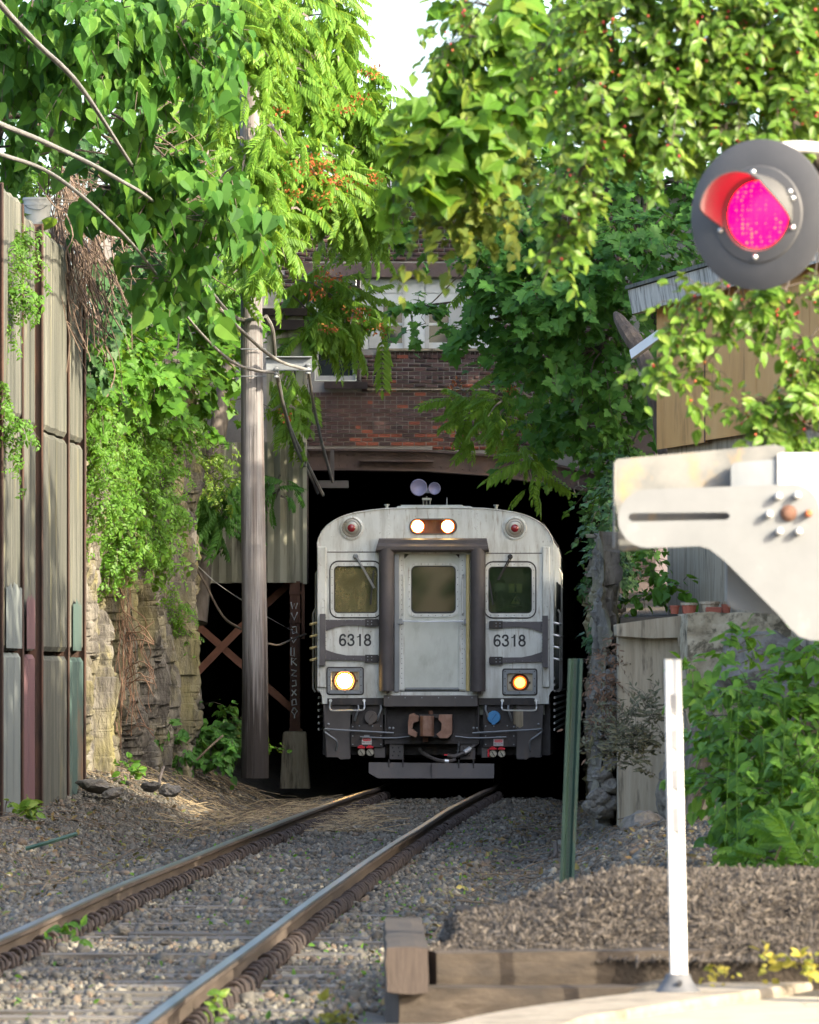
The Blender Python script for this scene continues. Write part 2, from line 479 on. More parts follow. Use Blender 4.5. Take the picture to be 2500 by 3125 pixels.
m_gate_rusty = mat('gate_galvanised_rusty', [(.135, .14, .14), (.20, .20, .19), (.235, .23, .215)], .75, .1, 5, (1, 1, 1), .1, spec=.15, dirt=[((.36, .24, .10), 4, (1.4, 1, .8), .52, .68, .8)])
m_stick = mat('dry_stick', [(.08, .06, .042), (.18, .14, .10)], .9, 0, 9)
m_straw = mat('dry_straw', [(.24, .185, .11), (.40, .32, .20)], .9, 0, 9)
m_vine = mat('brown_vine', [(.10, .072, .055), (.20, .145, .11)], .9, 0, 9)
m_bark = mat('bark', [(.045, .035, .028), (.12, .095, .075)], .92, 0, 5, (3, 3, .4), .8, 12, bdist=.03)
m_bark_pale = mat('pale_bark', [(.12, .10, .085), (.22, .19, .165)], .92, 0, 5, (3, 3, .4), .6, 12, bdist=.02)
m_skin = mat('skin', [(.40, .22, .15), (.46, .26, .18)], .6, 0, 5)
m_cloth = mat('shirt_cloth', [(.28, .15, .10), (.34, .20, .14)], .9, 0, 9)
m_cab = mat('cab_lining', [(.22, .23, .19), (.30, .31, .26)], .8, 0, 2)

lf_catalpa = leafmat('catalpa_leaf', [(.022, .075, .013), (.034, .11, .016), (.052, .15, .02), (.10, .21, .026)], (.24, .44, .035), .32, .5, .35)
lf_ail = leafmat('ailanthus_leaflet', [(0.071, 0.168, 0.018), (0.105, 0.233, 0.024), (0.143, 0.287, 0.033), (0.193, 0.327, 0.044)], (0.45, 0.58, 0.05), 0.42, .40)
lf_maple = leafmat('maple_leaf', [(0.042, 0.13, 0.024), (0.06, 0.172, 0.03), (0.086, 0.21, 0.034)], (0.2, 0.4, 0.04), 0.32, .45)
lf_mul = leafmat('mulberry_leaf', [(0.055, 0.153, 0.018), (0.08, 0.208, 0.022), (0.113, 0.257, 0.029)], (0.34, 0.52, 0.04), 0.42, .40)
lf_vine = leafmat('vine_leaf', [(0.05, 0.139, 0.018), (0.08, 0.198, 0.022), (0.126, 0.257, 0.033)], (0.36, 0.52, 0.04), 0.40, .38)
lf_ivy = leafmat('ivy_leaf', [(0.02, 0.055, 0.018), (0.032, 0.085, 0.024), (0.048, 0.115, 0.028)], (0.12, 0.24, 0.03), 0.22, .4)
lf_grape = leafmat('grape_leaf', [(0.063, 0.158, 0.018), (0.088, 0.208, 0.022), (0.118, 0.238, 0.026), (0.185, 0.247, 0.033)], (0.38, 0.52, 0.03), 0.45, .42)
lf_crab = leafmat('crab_apple_leaf', [(0.067, 0.144, 0.018), (0.097, 0.198, 0.024), (0.13, 0.238, 0.033), (0.21, 0.287, 0.05)], (0.38, 0.5, 0.04), 0.40, .32, .6)
lf_weed = leafmat('weed_leaf', [(0.045, 0.125, 0.016), (0.068, 0.17, 0.02), (0.11, 0.225, 0.026)], (0.28, 0.48, 0.03), 0.38, .42)
lf_yel = leafmat('yellow_weed_leaf', [(.25, .22, .03), (.35, .30, .05), (.16, .20, .03)], (.5, .45, .05), .35, .5)
lf_red = leafmat('red_seed', [(.30, .07, .025), (.42, .12, .035), (.36, .20, .05)], (.6, .15, .04), .3, .5)
lf_berry = leafmat('berry_skin', [(.30, .02, .03), (.45, .05, .05), (.40, .14, .05)], (.5, .05, .05), .1, .3, .6)
lf_sage = leafmat('grey_weed_leaf', [(.08, .085, .05), (.13, .13, .08), (.17, .165, .11)], (.2, .2, .1), .25, .6)

# ------------------------------------------------------------------ ground
_ty = np.array([20, 28.6, 34.2, 49.7, 60, 68.4, 75.9, 78.3]); _tx = np.array([-2.07, -1.80, -1.60, -.985, -.56, -.18, .22, .345])
_tp = np.polyfit(_ty, _tx, 3)
_t0 = np.polyval(_tp, 78.3); _ts = .042


def tx(y):
    return float(np.polyval(_tp, y)) if y <= 78.3 else _t0 + _ts * (y - 78.3)


def ground_z(x, y):
    c = x - tx(min(y, 130))
    z = -.19
    left = ss(-1.9, -4.0, c) * (.28 + .28 * ss(62, 74, y))
    right = ss(1.6, 3.2, c) * .35
    z += left + right
    z -= .10 * ss(1.45, 1.9, abs(c)) * (1 - ss(2.2, 3.0, abs(c)))
    if y > 78.8 and c > -1.9: z -= .55 * ss(79.0, 80.2, y) * ss(-1.9, -1.4, c)
    z += .035 * noise.noise((x * 1.3, y * .9, 1.7)) + .02 * noise.noise((x * 4, y * 3, 4.1))
    if y < 27.0: z += (.08 - z) * ss(27.0, 24, y) * ss(-3, 0, x)
    if y < 28.0: z += (.19 - z) * ss(27.9, 26.2, y) * ss(.75, 1.15, x) * ss(.08, .35, y - 25.1 - 2.4 * max(-.1, x - 1.04))
    if abs(c) > 9: z += .4 * ss(9, 20, abs(c))
    return z


xs = np.concatenate([[-600, -300, -120, -60, -30, -15, -10], np.arange(-7.5, 7.51, .16), [10, 15, 30, 60, 120, 300, 600]])
ys = np.concatenate([[-500, -200, -80, -30, 0, 10, 18], np.arange(22, 92, .28), [100, 120, 160, 250, 500, 1200]])
b = MB()
nx = len(xs)
for y in ys:
    for x in xs:
        b.v.append((x, y, ground_z(x, y)))
for j in range(len(ys) - 1):
    for i in range(nx - 1):
        b.f.append((j * nx + i, j * nx + i + 1, (j + 1) * nx + i + 1, (j + 1) * nx + i)); b.m.append(0)
tag(b.build('ground', m_ballast_g, smooth=True), kind='structure')


# fast batch of small copies as one mesh
def batch(templates, mats, M3, pos, idx, mi=None):
    """templates: list of (verts Nx3, faces list of tuples); M3: n x 3 x 3; pos n x 3; idx: template per item"""
    vs_, li, ls, lt, mm = [], [], [], [], []
    off = 0; lo = 0
    for k, (tv, tf) in enumerate(templates):
        sel = np.where(idx == k)[0]
        if len(sel) == 0: continue
        tv = np.asarray(tv, float)
        V_ = np.einsum('nij,vj->nvi', M3[sel], tv) + pos[sel][:, None, :]
        n, nv = len(sel), len(tv)
        vs_.append(V_.reshape(-1, 3))
        flat = np.array([i for f in tf for i in f]); lens = np.array([len(f) for f in tf])
        li.append((flat[None, :] + (np.arange(n) * nv)[:, None] + off).ravel())
        lt.append(np.tile(lens, n))
        if mi is not None: mm.append(np.repeat(mi[sel], len(lens)))
        off += n * nv
    V_ = np.concatenate(vs_); li = np.concatenate(li).astype(np.int32); lt = np.concatenate(lt).astype(np.int32)
    ls = np.concatenate([[0], np.cumsum(lt)[:-1]]).astype(np.int32)
    me = bpy.data.meshes.new('m')
    me.vertices.add(len(V_)); me.vertices.foreach_set('co', V_.astype(np.float32).ravel())
    me.loops.add(len(li)); me.loops.foreach_set('vertex_index', li)
    me.polygons.add(len(ls)); me.polygons.foreach_set('loop_start', ls); me.polygons.foreach_set('loop_total', lt)
    for m in mats: me.materials.append(m)
    if mi is not None: me.polygons.foreach_set('material_index', np.concatenate(mm).astype(np.int32))
    me.update(calc_edges=True); me.validate()
    return me


def mobj(name, me, parent=None):
    me.name = name
    return put(bpy.data.objects.new(name, me), parent)


def rotm(n, tilt=1.0):
    """n random rotation matrices"""
    q = rng.normal(size=(n, 4)); q[:, 1:3] *= tilt
    q /= np.linalg.norm(q, axis=1)[:, None]
    a, b_, c, d = q.T
    return np.stack([np.stack([1 - 2 * (c * c + d * d), 2 * (b_ * c - a * d), 2 * (b_ * d + a * c)], -1),
                     np.stack([2 * (b_ * c + a * d), 1 - 2 * (b_ * b_ + d * d), 2 * (c * d - a * b_)], -1),
                     np.stack([2 * (b_ * d - a * c), 2 * (c * d + a * b_), 1 - 2 * (b_ * b_ + c * c)], -1)], 1)


def pebble(k):
    r = random.Random(k)
    v = []
    for a in (-1, 1):
        for b_ in (-1, 1):
            for c in (-1, 1):
                v.append((a * r.uniform(.6, 1.05), b_ * r.uniform(.5, 1.0), c * r.uniform(.4, .75)))
    return v, [(0, 1, 3, 2), (4, 6, 7, 5), (0, 4, 5, 1), (2, 3, 7, 6), (0, 2, 6, 4), (1, 5, 7, 3)]


PEB = [pebble(i) for i in range(8)]
n = 160000
# more stones close to the camera
u = rng.random(n)
yy = 27 + 53 * u ** 1.35
cc = rng.uniform(-4.2, 3.6, n)
xx = np.array([tx(y) for y in yy]) + cc
keep = np.ones(n, bool)
for i in range(n):
    c, y = cc[i], yy[i]
    if min(abs(c - .75), abs(c + .75)) < .10: keep[i] = False
    elif abs(c) < 1.3 and ((y - 26.5 + .11) % .58) < .24 and rng.random() < (.72 if y < 32.5 or c > .8 and y < 42 else .5 if y < 38 else .22): keep[i] = False
    elif c > 1.5 and y < 30: keep[i] = False
xx, yy, cc = xx[keep], yy[keep], cc[keep]
zz = np.array([ground_z(x, y) for x, y in zip(xx, yy)])
size = rng.lognormal(math.log(.0125), .42, len(xx)).clip(.006, .045)
M3 = rotm(len(xx)) * size[:, None, None]
mi = rng.choice(4, len(xx), p=[.52, .14, .14, .20])
me = batch(PEB, m_ballast, M3, np.stack([xx, yy, zz + size * .25], 1), rng.integers(0, 8, len(xx)), mi)
tag(mobj('ballast_stones', me), 'grey crushed stone ballast lying between and beside the rails', 'ballast', kind='stuff')

# ------------------------------------------------------------------ track
hw = .0355
RP = [(-.070, -.170), (.070, -.170), (.070, -.160), (.020, -.145), (.009, -.130), (.009, -.052), (.030, -.040), (hw, -.034), (hw, -.010), (.026, 0), (-.026, 0), (-hw, -.010), (-hw, -.034), (-.030, -.040), (-.009, -.052), (-.009, -.130), (-.020, -.145), (-.070, -.160)]
RAILS = []
for side in (-1, 1):
    yv = np.concatenate([np.arange(18, 82, .5), np.arange(82, 125, 4)])
    b = MB()
    k = len(RP)
    for y in yv:
        c = tx(y) + side * .7525 + .006 * noise.noise((y * .22, side * 3, 0)); dz = .012 * noise.noise((y * .13 + side, 2, 5)) - (.02 * ss(74, 79, y))
        for (px, pz) in RP: b.v.append((c + px, y, pz + dz))
    for i in range(len(yv) - 1):
        for j in range(k):
            a, c = i * k + j, i * k + (j + 1) % k
            b.f.append((a, c, c + k, a + k)); b.m.append(1 if 8 <= j <= 10 else 0)
    b.f.append(tuple(range(k))); b.m.append(0)
    r = b.build('rail', [m_rail_side, m_rail_top])
    tag(r, 'rusty steel rail with worn shiny top, ' + ('nearer the concrete wall' if side < 0 else 'nearer the mulch bed'), 'rail', 'rails of the track')
    RAILS.append(r)

# spring clips: a bent rod every 0.29 m along each rail
cb = MB()
arc = [Vector((.075 + .052 * math.cos(a), .05 * (a / PI - .5) , -.158 + .062 * math.sin(a))) for a in [PI * (-.25 + 1.5 * i / 7) for i in range(8)]]
cb.tube(arc, .0135, 5)
cme = cb.mesh('rail_clip', m_clip)
cme.polygons.foreach_set('use_smooth', [True] * len(cme.polygons))
pb = MB().bx(-.11, .17, -.09, .09, -.186, -.168)
plate_me = pb.mesh('tie_plate', m_clip)
for side, r in zip((-1, 1), RAILS):
    y = 27.2
    while y < 79:
        o = bpy.data.objects.new('rail_clip', cme)
        put(o, r, Matrix.Translation((tx(y) + side * .7525, y + random.uniform(-.02, .02), random.uniform(-.006, .006))) @ Matrix.Rotation(random.uniform(-.2, .2), 4, 'Z') @ Matrix.Diagonal((random.uniform(.9, 1.02), random.uniform(.8, .95), random.uniform(.82, .98), 1)))
        y += .29

smes = []
for k in range(4):
    b = MB()
    rr = random.Random(k)
    xs_ = np.linspace(-1.28, 1.28, 7)
    prof = lambda: [(-.11 + rr.uniform(-.012, .012), -.15), (.11 + rr.uniform(-.012, .012), -.15), (.11 + rr.uniform(-.015, .01), rr.uniform(-.012, 0)), (.04, rr.uniform(-.012, .002)), (-.03, rr.uniform(-.016, .002)), (-.11 + rr.uniform(-.01, .015), rr.uniform(-.012, 0))]
    for x in xs_:
        for (py_, pz_) in prof(): b.v.append((x, py_, pz_))
    for i in range(6):
        for j in range(6):
            b.f.append((i * 6 + j, i * 6 + (j + 1) % 6, (i + 1) * 6 + (j + 1) % 6, (i + 1) * 6 + j)); b.m.append(0)
    b.f.append(tuple(range(6))); b.m.append(0); b.f.append(tuple(36 + j for j in reversed(range(6)))); b.m.append(0)
    smes.append(b.mesh('sleeper', m_sleeper))
y = 26.5
i = 0
while y < 79:
    o = bpy.data.objects.new('sleeper', smes[i % 4])
    dz = random.uniform(-.012, .008) - .012 * ss(44, 52, y)
    put(o, None, Matrix.Translation((tx(y) + random.uniform(-.06, .06), y, -.167 + dz - .02 * ss(36, 48, y))) @ Matrix.Rotation(random.uniform(-.03, .03) - .04, 4, 'Z'))
    tag(o, 'weathered grey timber sleeper half buried in the ballast under the rails', 'sleeper', 'sleepers under the rails')
    y += .58; i += 1

# ------------------------------------------------------------------ left wall of planks between steel piles
wall = thing('retaining_wall', 'tall stained concrete retaining wall with rusty steel piles and painted-over panels', 'wall', P(120, 2450, 63))
def wp(px):                        # the wall line, found from the photo column where it stands
    a = (px - CX) / F
    # line x = -4.12 + .044 * (y - 59.4)
    y = (-4.12 - .044 * 59.4) / (a - .044)
    return Vector((a * y, y, 0))
piles = [3, 66, 125, 206, 256]
D0 = Vector((.044, 1, 0)).normalized(); N0 = Vector((1, -.044, 0)).normalized()
for i, px in enumerate(piles):
    p = wp(px)
    top = [6.45, 6.38, 6.32, 6.26, 6.05][i]
    b = MB()
    q = Matrix((N0, D0, Vector((0, 0, 1)))).transposed()
    fw = [.03, .02, .045, .02, .045][i]
    for (dx, dy, sx, sy) in ((.018, 0, .010, .07 + fw), (-.06, 0, .16, .014), (-.14, 0, .015, .2)):
        b.box(p + N0 * dx + D0 * dy + Vector((0, 0, (top - .35) / 2)), (sx, sy, top + .35), q)
    b.build('steel_pile', m_pile, wall)
courses = [(-.3, 1.70), (1.735, 4.10), (4.135, 6.4)]
pal = {(0, 0): m_wall_grey, (1, 0): m_wall_red, (3, 0): m_wall_teal}
for i in range(len(piles)):
    a = wp(piles[i] + .4)
    c = wp(piles[i + 1] - .4) if i + 1 < len(piles) else wp(256) + D0 * 3
    if i == len(piles) - 1: break
    for j, (z0, z1) in enumerate(courses):
        if j == 2: z1 = [6.40, 6.33, 6.25, 6.1][i]
        off = [.0, -.05, .015, .0][i] + random.uniform(-.01, .01)
        b = MB()
        # plan of one plank: shallow ribs
        L = (c - a).length
        k = 9
        pts = []
        for t in range(k + 1):
            rib = .028 * (1 if t % 3 == 1 else (0 if t % 3 == 0 else .6)) * (1 if 0 < t < k else 0)
            pts.append(a + D0 * (L * t / k) + N0 * (off + rib - (.03 if t in (0, k) else 0)))
        z0j, z1j = z0 + random.uniform(-.02, .02), z1 + random.uniform(-.02, .02)
        vv = []
        for zq, ins in ((z0j, .03), (z0j + .05, 0), (z1j - .05, 0), (z1j, .03)):
            vv += [p + Vector((0, 0, zq)) - N0 * ins for p in pts]
        m_ = k + 1
        fs = [(r * m_ + t, r * m_ + t + 1, (r + 1) * m_ + t + 1, (r + 1) * m_ + t) for r in range(3) for t in range(k)]
        nb = len(vv)
        vv += [pts[0] - N0 * .12 + Vector((0, 0, z0j)), pts[-1] - N0 * .12 + Vector((0, 0, z0j)), pts[0] - N0 * .12 + Vector((0, 0, z1j)), pts[-1] - N0 * .12 + Vector((0, 0, z1j))]
        fs += [(nb, nb + 2, nb + 3, nb + 1), tuple([3 * m_ + t for t in range(m_)] + [nb + 3, nb + 2]), tuple([m_ - 1 - t for t in range(m_)] + [nb, nb + 1]),
               (0, m_, 2 * m_, 3 * m_, nb + 2, nb), (m_ - 1, nb + 1, nb + 3, 4 * m_ - 1, 3 * m_ - 1, 2 * m_ - 1)]
        b.add(vv, fs)
        mt = pal.get((i, j), m_conc_wall)
        o = b.build('panel', mt, wall)
        lab = {(0, 0): 'grey painted-over panel', (1, 0): 'dull red painted panel', (3, 0): 'teal painted panel with an orange stain'}.get((i, j))
        if lab: o['label'] = lab
# painted patches on the middle course: thin coats 3 mm proud of the planks
def coat(px0, px1, z0, z1, m, name, lab):
    a, c = wp(px0), wp(px1)
    b = MB()
    n_ = 10
    vv = []
    for t in range(n_ + 1):
        p = a.lerp(c, t / n_) + N0 * .034
        vv += [p + Vector((0, 0, z0)), p + Vector((0, 0, z1 + .10 * noise.noise((t * .9, px0, 3)) - .08 * abs(t / n_ - .5)))]
    b.add(vv, [(2 * t, 2 * t + 2, 2 * t + 3, 2 * t + 1) for t in range(n_)])
    o = b.build(name, m, wall); o['label'] = lab
coat(9, 58, 1.76, 2.42, m_wall_grey, 'paint_patch', 'grey cover paint on the middle panel')
coat(72, 98, 1.76, 2.32, m_wall_red, 'paint_patch', 'dull red cover paint on the middle panel')
coat(214, 240, 1.76, 2.32, m_wall_teal, 'paint_patch', 'teal cover paint on the middle panel')

# soil held by the wall
b = MB()
a, c = wp(-60) - N0 * .25, wp(256) - N0 * .25
tops = [6.0, 5.6, 4.3]
b.add([a + Vector((0, 0, -.5)), c + Vector((0, 0, -.5)), c + Vector((-9, 0, -.5)), a + Vector((-9, 0, -.5)),
       a + Vector((0, 0, 6.1)), c + Vector((0, 0, 5.8)), c + Vector((-9, 0, 6)), a + Vector((-9, 0, 7))],
      [(0, 1, 5, 4), (1, 2, 6, 5), (2, 3, 7, 6), (3, 0, 4, 7), (4, 5, 6, 7)])
tag(b.build('bank_behind_wall', m_soil), kind='structure')

# bucket on top of the wall
bp = P(115, 712, 64.6)
bk = thing('bucket', 'white plastic bucket standing on top of the stained concrete wall', 'bucket', bp)
MB().lathe([(.125, 0), (.15, .30), (.158, .30), (.158, .325), (.152, .325), (.156, .36), (.164, .36), (.164, .385), (.145, .385), (.12, .03)], bp, (0, 0, 1), 20).build('pail', m_whitepaint, bk, True)
MB().tube(bez([bp + Vector((-.16, 0, .36)), bp + Vector((-.1, -.13, .27)), bp + Vector((.05, -.17, .25)), bp + Vector((.16, 0, .36))]), .005, 5).build('handle', m_galv, bk)

# ------------------------------------------------------------------ rock face on the left
def rockface(name, plan, z0, z1, nu, nv, label, amp=.30, seed=0):
    b = MB()
    pl = bez([Vector((p.x, p.y, 0)) for p in plan], 20)
    L = [0]
    for i in range(1, len(pl)): L.append(L[-1] + (pl[i] - pl[i - 1]).length)
    tot = L[-1]
    def at(u):
        d = u * tot
        for i in range(1, len(pl)):
            if L[i] >= d:
                t = (d - L[i - 1]) / max(1e-6, L[i] - L[i - 1]); return pl[i - 1].lerp(pl[i], t), (pl[i] - pl[i - 1]).normalized()
        return pl[-1], (pl[-1] - pl[-2]).normalized()
    for j in range(nv + 1):
        z = z0 + (z1 - z0) * j / nv
        for i in range(nu + 1):
            p, t = at(i / nu)
            nrm = Vector((t.y, -t.x, 0))
            s_ = i / nu * tot
            wx = s_ + .18 * noise.noise((s_ * 1.1, z * .8, seed + 2)); wz_ = z + .25 * noise.noise((s_ * 1.3, z * .7, seed + 4))
            d = 0
            for (fs, fz, a_, c_, sd_) in ((1.5, .42, .30, .16, 0), (4.2, 1.3, .13, .07, 5), (11, 4.2, .05, .03, 9)):
                dd, pt = noise.voronoi((wx * fs, wz_ * fz, seed + sd_))
                h_ = noise.cell((pt[0].x * 7.3, pt[0].y * 5.1, seed + sd_))
                tl_ = noise.cell((pt[0].x * 3.7, pt[0].y * 9.1, seed + sd_ + 1)) - .5
                d += a_ * (h_ - .5 + tl_ * (wx * fs - pt[0].x) * 1.2) - c_ * max(0, 1 - (dd[1] - dd[0]) / .10)
            d += .16 * noise.noise((s_ * .9, z * .5, seed)) + .03 * noise.noise((s_ * 20, z * 9, seed))
            b.v.append(tuple(p + nrm * (amp * 2.0 * d) + Vector((0, 0, z))))
    m_ = nu + 1
    for j in range(nv):
        for i in range(nu):
            b.f.append((j * m_ + i, j * m_ + i + 1, (j + 1) * m_ + i + 1, (j + 1) * m_ + i)); b.m.append(0)
    return tag(b.build(name, m_rock), kind='structure')

rock_plan = [wp(256) + Vector((-.35, .2, 0)), P(262, 2330, 70.5), P(345, 2330, 72.2), P(372, 2330, 73.6), P(470, 2330, 74.6), P(572, 2330, 75.6), P(590, 2330, 78.5), P(570, 2330, 84)]
rockface('rock_face', rock_plan, -.2, 5.6, 300, 300, '', .30)
b = MB()
q0, q1 = P(250, 2330, 71), P(560, 2330, 78)
b.add([(-4.3, 70.5, -.3), (-3.2, 79, -.3), (-3.2, 92, -.3), (-16, 92, -.3), (-16, 70, -.3), (-4.5, 71.5, 6.0), (-3.4, 79.5, 6.0), (-3.4, 92, 6.4), (-16, 92, 8), (-16, 70, 8)],
      [(0, 1, 6, 5), (1, 2, 7, 6), (2, 3, 8, 7), (3, 4, 9, 8), (4, 0, 5, 9), (5, 6, 7, 8, 9)])
tag(b.build('hillside', m_soil), kind='structure')


# ------------------------------------------------------------------ utility pole with bracket and cables
PD = 76.0
pb0 = P(778, 2350, PD); pb0.z = .15
pole = thing('utility_pole', 'tall grey weathered wooden utility pole with blackened foot', 'pole', pb0)
def polept(py, px): return P(px, py, PD)
b = MB()
k = 24
pts = bez([P(778, 2375, PD), P(778, 2000, PD), P(772, 1500, PD), P(768, 1000, PD), P(762, 400, PD), P(758, -300, PD)], 8)
nseg = len(pts)
for i, p in enumerate(pts):
    t = i / (nseg - 1); r = (.178 * (1 - t) + .115 * t)
    for j in range(k):
        a = 2 * PI * j / k
        rr = r * (1 + .02 * noise.noise((math.cos(a) * 3, math.sin(a) * 3, p.z * .7)) + .012 * noise.noise((a * 4, p.z * .2, 4)))
        b.v.append((p.x + rr * math.cos(a), p.y + rr * math.sin(a), p.z))
for i in range(nseg - 1):
    zc = b.v[i * k][2]
    for j in range(k):
        b.f.append((i * k + j, i * k + (j + 1) % k, (i + 1) * k + (j + 1) % k, (i + 1) * k + j)); b.m.append(0)
b.f.append(tuple((nseg - 1) * k + j for j in range(k))); b.m.append(0)
shaft = b.build('shaft', m_pole, pole, True)
# lower part darkened by creosote: blend by height inside the wood material
def creosote(m):
    n = m.node_tree.nodes; L = m.node_tree.links; bs = n['Principled BSDF']
    old = bs.inputs['Base Color'].links[0].from_socket
    tc = n.new('ShaderNodeTexCoord'); sp = n.new('ShaderNodeSeparateXYZ'); L.new(tc.outputs['Object'], sp.inputs[0])
    t = n.new('ShaderNodeTexNoise'); t.inputs['Scale'].default_value = 2.2; t.inputs['Detail'].default_value = 7
    mp = n.new('ShaderNodeMapping'); mp.inputs['Scale'].default_value = (9, 9, .35); L.new(tc.outputs['Object'], mp.inputs[0]); L.new(mp.outputs[0], t.inputs[0])
    a = n.new('ShaderNodeMath'); a.operation = 'MULTIPLY_ADD'; L.new(t.outputs[0], a.inputs[0]); a.inputs[1].default_value = 4.2; L.new(sp.outputs[2], a.inputs[2])
    mr = n.new('ShaderNodeMapRange'); mr.inputs[1].default_value = 2.95; mr.inputs[2].default_value = 4.3; mr.inputs[3].default_value = .95; mr.inputs[4].default_value = 0
    L.new(a.outputs[0], mr.inputs[0])
    mx = n.new('ShaderNodeMix'); mx.data_type = 'RGBA'; L.new(mr.outputs[0], mx.inputs[0]); L.new(old, mx.inputs[6]); mx.inputs[7].default_value = (.022, .017, .015, 1)
    L.new(mx.outputs[2], bs.inputs['Base Color'])
creosote(m_pole)
b = MB()
bp0, bp1 = P(812, 1110, PD - .25), P(952, 1110, PD - .25)
hz = .085
b.box((bp0 + bp1) / 2, ((bp1 - bp0).length, .012, 2 * hz))
b.box((bp0 + bp1) / 2 + Vector((0, -.05, hz)), ((bp1 - bp0).length, .10, .012)); b.box((bp0 + bp1) / 2 + Vector((0, -.05, -hz)), ((bp1 - bp0).length, .10, .012))
b.build('bracket_arm', m_galv, pole)
b = MB()
for py in (1065, 1148): b.tube([P(735, py, PD - .16), P(772, py, PD - .2), P(812, py, PD - .17)], .008, 5)
b.build('bolt_strap', m_galv, pole)
for px, py in ((843, 1140), (940, 1128)):
    c = P(px, py, PD - .30)
    MB().lathe([(.02, -.06), (.042, -.05), (.025, -.02), (.045, .0), (.025, .03), (.04, .06), (.02, .08)], c, (0, 0, 1), 10).build('insulator', m_galv, pole, True)

cables = [
    ('thick grey cable sagging from the upper left corner into the catalpa leaves', [(-60, -80, 48, 20), (0, 12, 50, 20), (110, 130, 54, 18), (240, 258, 58, 16), (380, 470, 63, 12), (520, 690, 68, 11), (620, 855, 72, 12), (715, 967, 75.6, 13), (805, 972, 75.7, 13)]),
    ('long grey cable sagging past the catalpa to the end of the pole bracket', [(-60, 345, 48, 19), (0, 378, 50, 19), (150, 440, 54, 17), (345, 538, 60, 14), (500, 650, 66, 9), (640, 900, 71, 10), (760, 1030, 74, 11), (850, 1100, 75.4, 11), (942, 1130, 75.7, 11)]),
    ('lower grey cable sagging from the left edge to the inner insulator on the pole', [(-60, 445, 48, 15), (0, 470, 50, 15), (180, 545, 56, 13), (400, 740, 64, 9), (590, 990, 71, 9), (700, 1098, 74.5, 10), (780, 1130, 75.5, 10), (843, 1137, 75.7, 10)]),
]
for lab, cp in cables:
    pts = bez([P(x, y, d) for x, y, d, w_ in cp], 8)
    ws = np.interp(np.linspace(0, len(cp) - 1, len(pts)), range(len(cp)), [w_ * d / F * .48 for x, y, d, w_ in cp])
    tag(MB().tube(pts, list(ws), 8).build('cable', m_cable, smooth=True), lab, 'cable', 'cables on the utility pole')
downs = [
    ('dark cable dropping from the upper pole strap to the tunnel mouth', [(812, 965, 75.7, 11), (832, 1010, 76, 11), (845, 1130, 77, 10), (880, 1290, 79, 10), (945, 1430, 82, 10), (985, 1510, 84.2, 10)]),
    ('dark cable dropping from the inner insulator to the tunnel mouth', [(843, 1142, 75.7, 8), (868, 1250, 77.5, 8), (905, 1370, 80, 8), (955, 1470, 83, 8), (968, 1505, 84.2, 8)]),
    ('dark cable dropping from the outer insulator to the bracket in the tunnel mouth', [(942, 1134, 75.7, 8), (958, 1240, 78, 8), (985, 1360, 81, 8), (1015, 1470, 84.2, 8)]),
]
for lab, cp in downs:
    pts = bez([P(x, y, d) for x, y, d, w_ in cp], 8)
    ws = np.interp(np.linspace(0, len(cp) - 1, len(pts)), range(len(cp)), [w_ * d / F * .6 for x, y, d, w_ in cp])
    tag(MB().tube(pts, list(ws), 7).build('cable', m_cable, smooth=True), lab, 'cable', 'cables on the utility pole')

# ------------------------------------------------------------------ corrugated shed on steel legs
SD = 81.5
s0 = P(905, 2300, SD)
shed = thing('corrugated_shed', 'raised shed clad in stained corrugated sheet on steel legs behind the pole', 'shed', s0)
def corr(x0, x1, z0, z1, y, pitch, amp, yl=0, n_=6):
    b = MB()
    k = int((x1 - x0) / pitch) * n_
    for z in np.linspace(z0, z1, 5):
        for i in range(k + 1):
            x = x0 + (x1 - x0) * i / k
            b.v.append((x, y - amp * math.cos(2 * PI * i / n_) + yl * (x - x0) / (x1 - x0), z))
    m_ = k + 1
    for j in range(4):
        for i in range(k):
            b.f.append((j * m_ + i, j * m_ + i + 1, (j + 1) * m_ + i + 1, (j + 1) * m_ + i)); b.m.append(0)
    return b
a, c = P(480, 1350, SD), P(929, 1778, SD)
z1s, z0s = a.z, c.z
n_sheet = 4
for i in range(n_sheet):
    xa = a.x + (c.x - a.x) * i / n_sheet; xb = a.x + (c.x - a.x) * (i + 1) / n_sheet
    corr(xa, xb + .02, z0s + random.uniform(-.01, .01), z1s, SD - .012 * (i % 2), .148, .030).build('sheet', m_corr, shed, True)
b = MB()
b.bx(a.x, c.x - .01, SD + .08, SD + 4, z0s + .05, z1s); b.build('wall', m_darksteel, shed)
b = MB(); e = P(931, 1370, SD)
b.bx(c.x - .02, c.x + .035, SD - .06, SD + .04, z0s - .02, P(930, 1365, SD).z); b.build('corner_post', m_corr, shed)
b = MB(); u0, u1 = P(815, 1345, SD + .3), P(925, 965, SD + .3)
b.bx(u0.x, u1.x, SD + .25, SD + 3.5, u0.z - .03, u1.z); b.build('upper_wall', m_corr, shed)
b = MB(); b.bx(u0.x - .1, u1.x + .06, SD + .12, SD + 3.7, u1.z, u1.z + .1); b.build('roof', m_darksteel, shed)
b = MB(); l0 = P(812, 985, SD); b.bx(P(812, 1, SD).x, P(960, 1, SD).x, SD + .08, SD + .24, P(1, 1005, SD).z, P(1, 975, SD).z); b.build('beam', m_darksteel, shed)
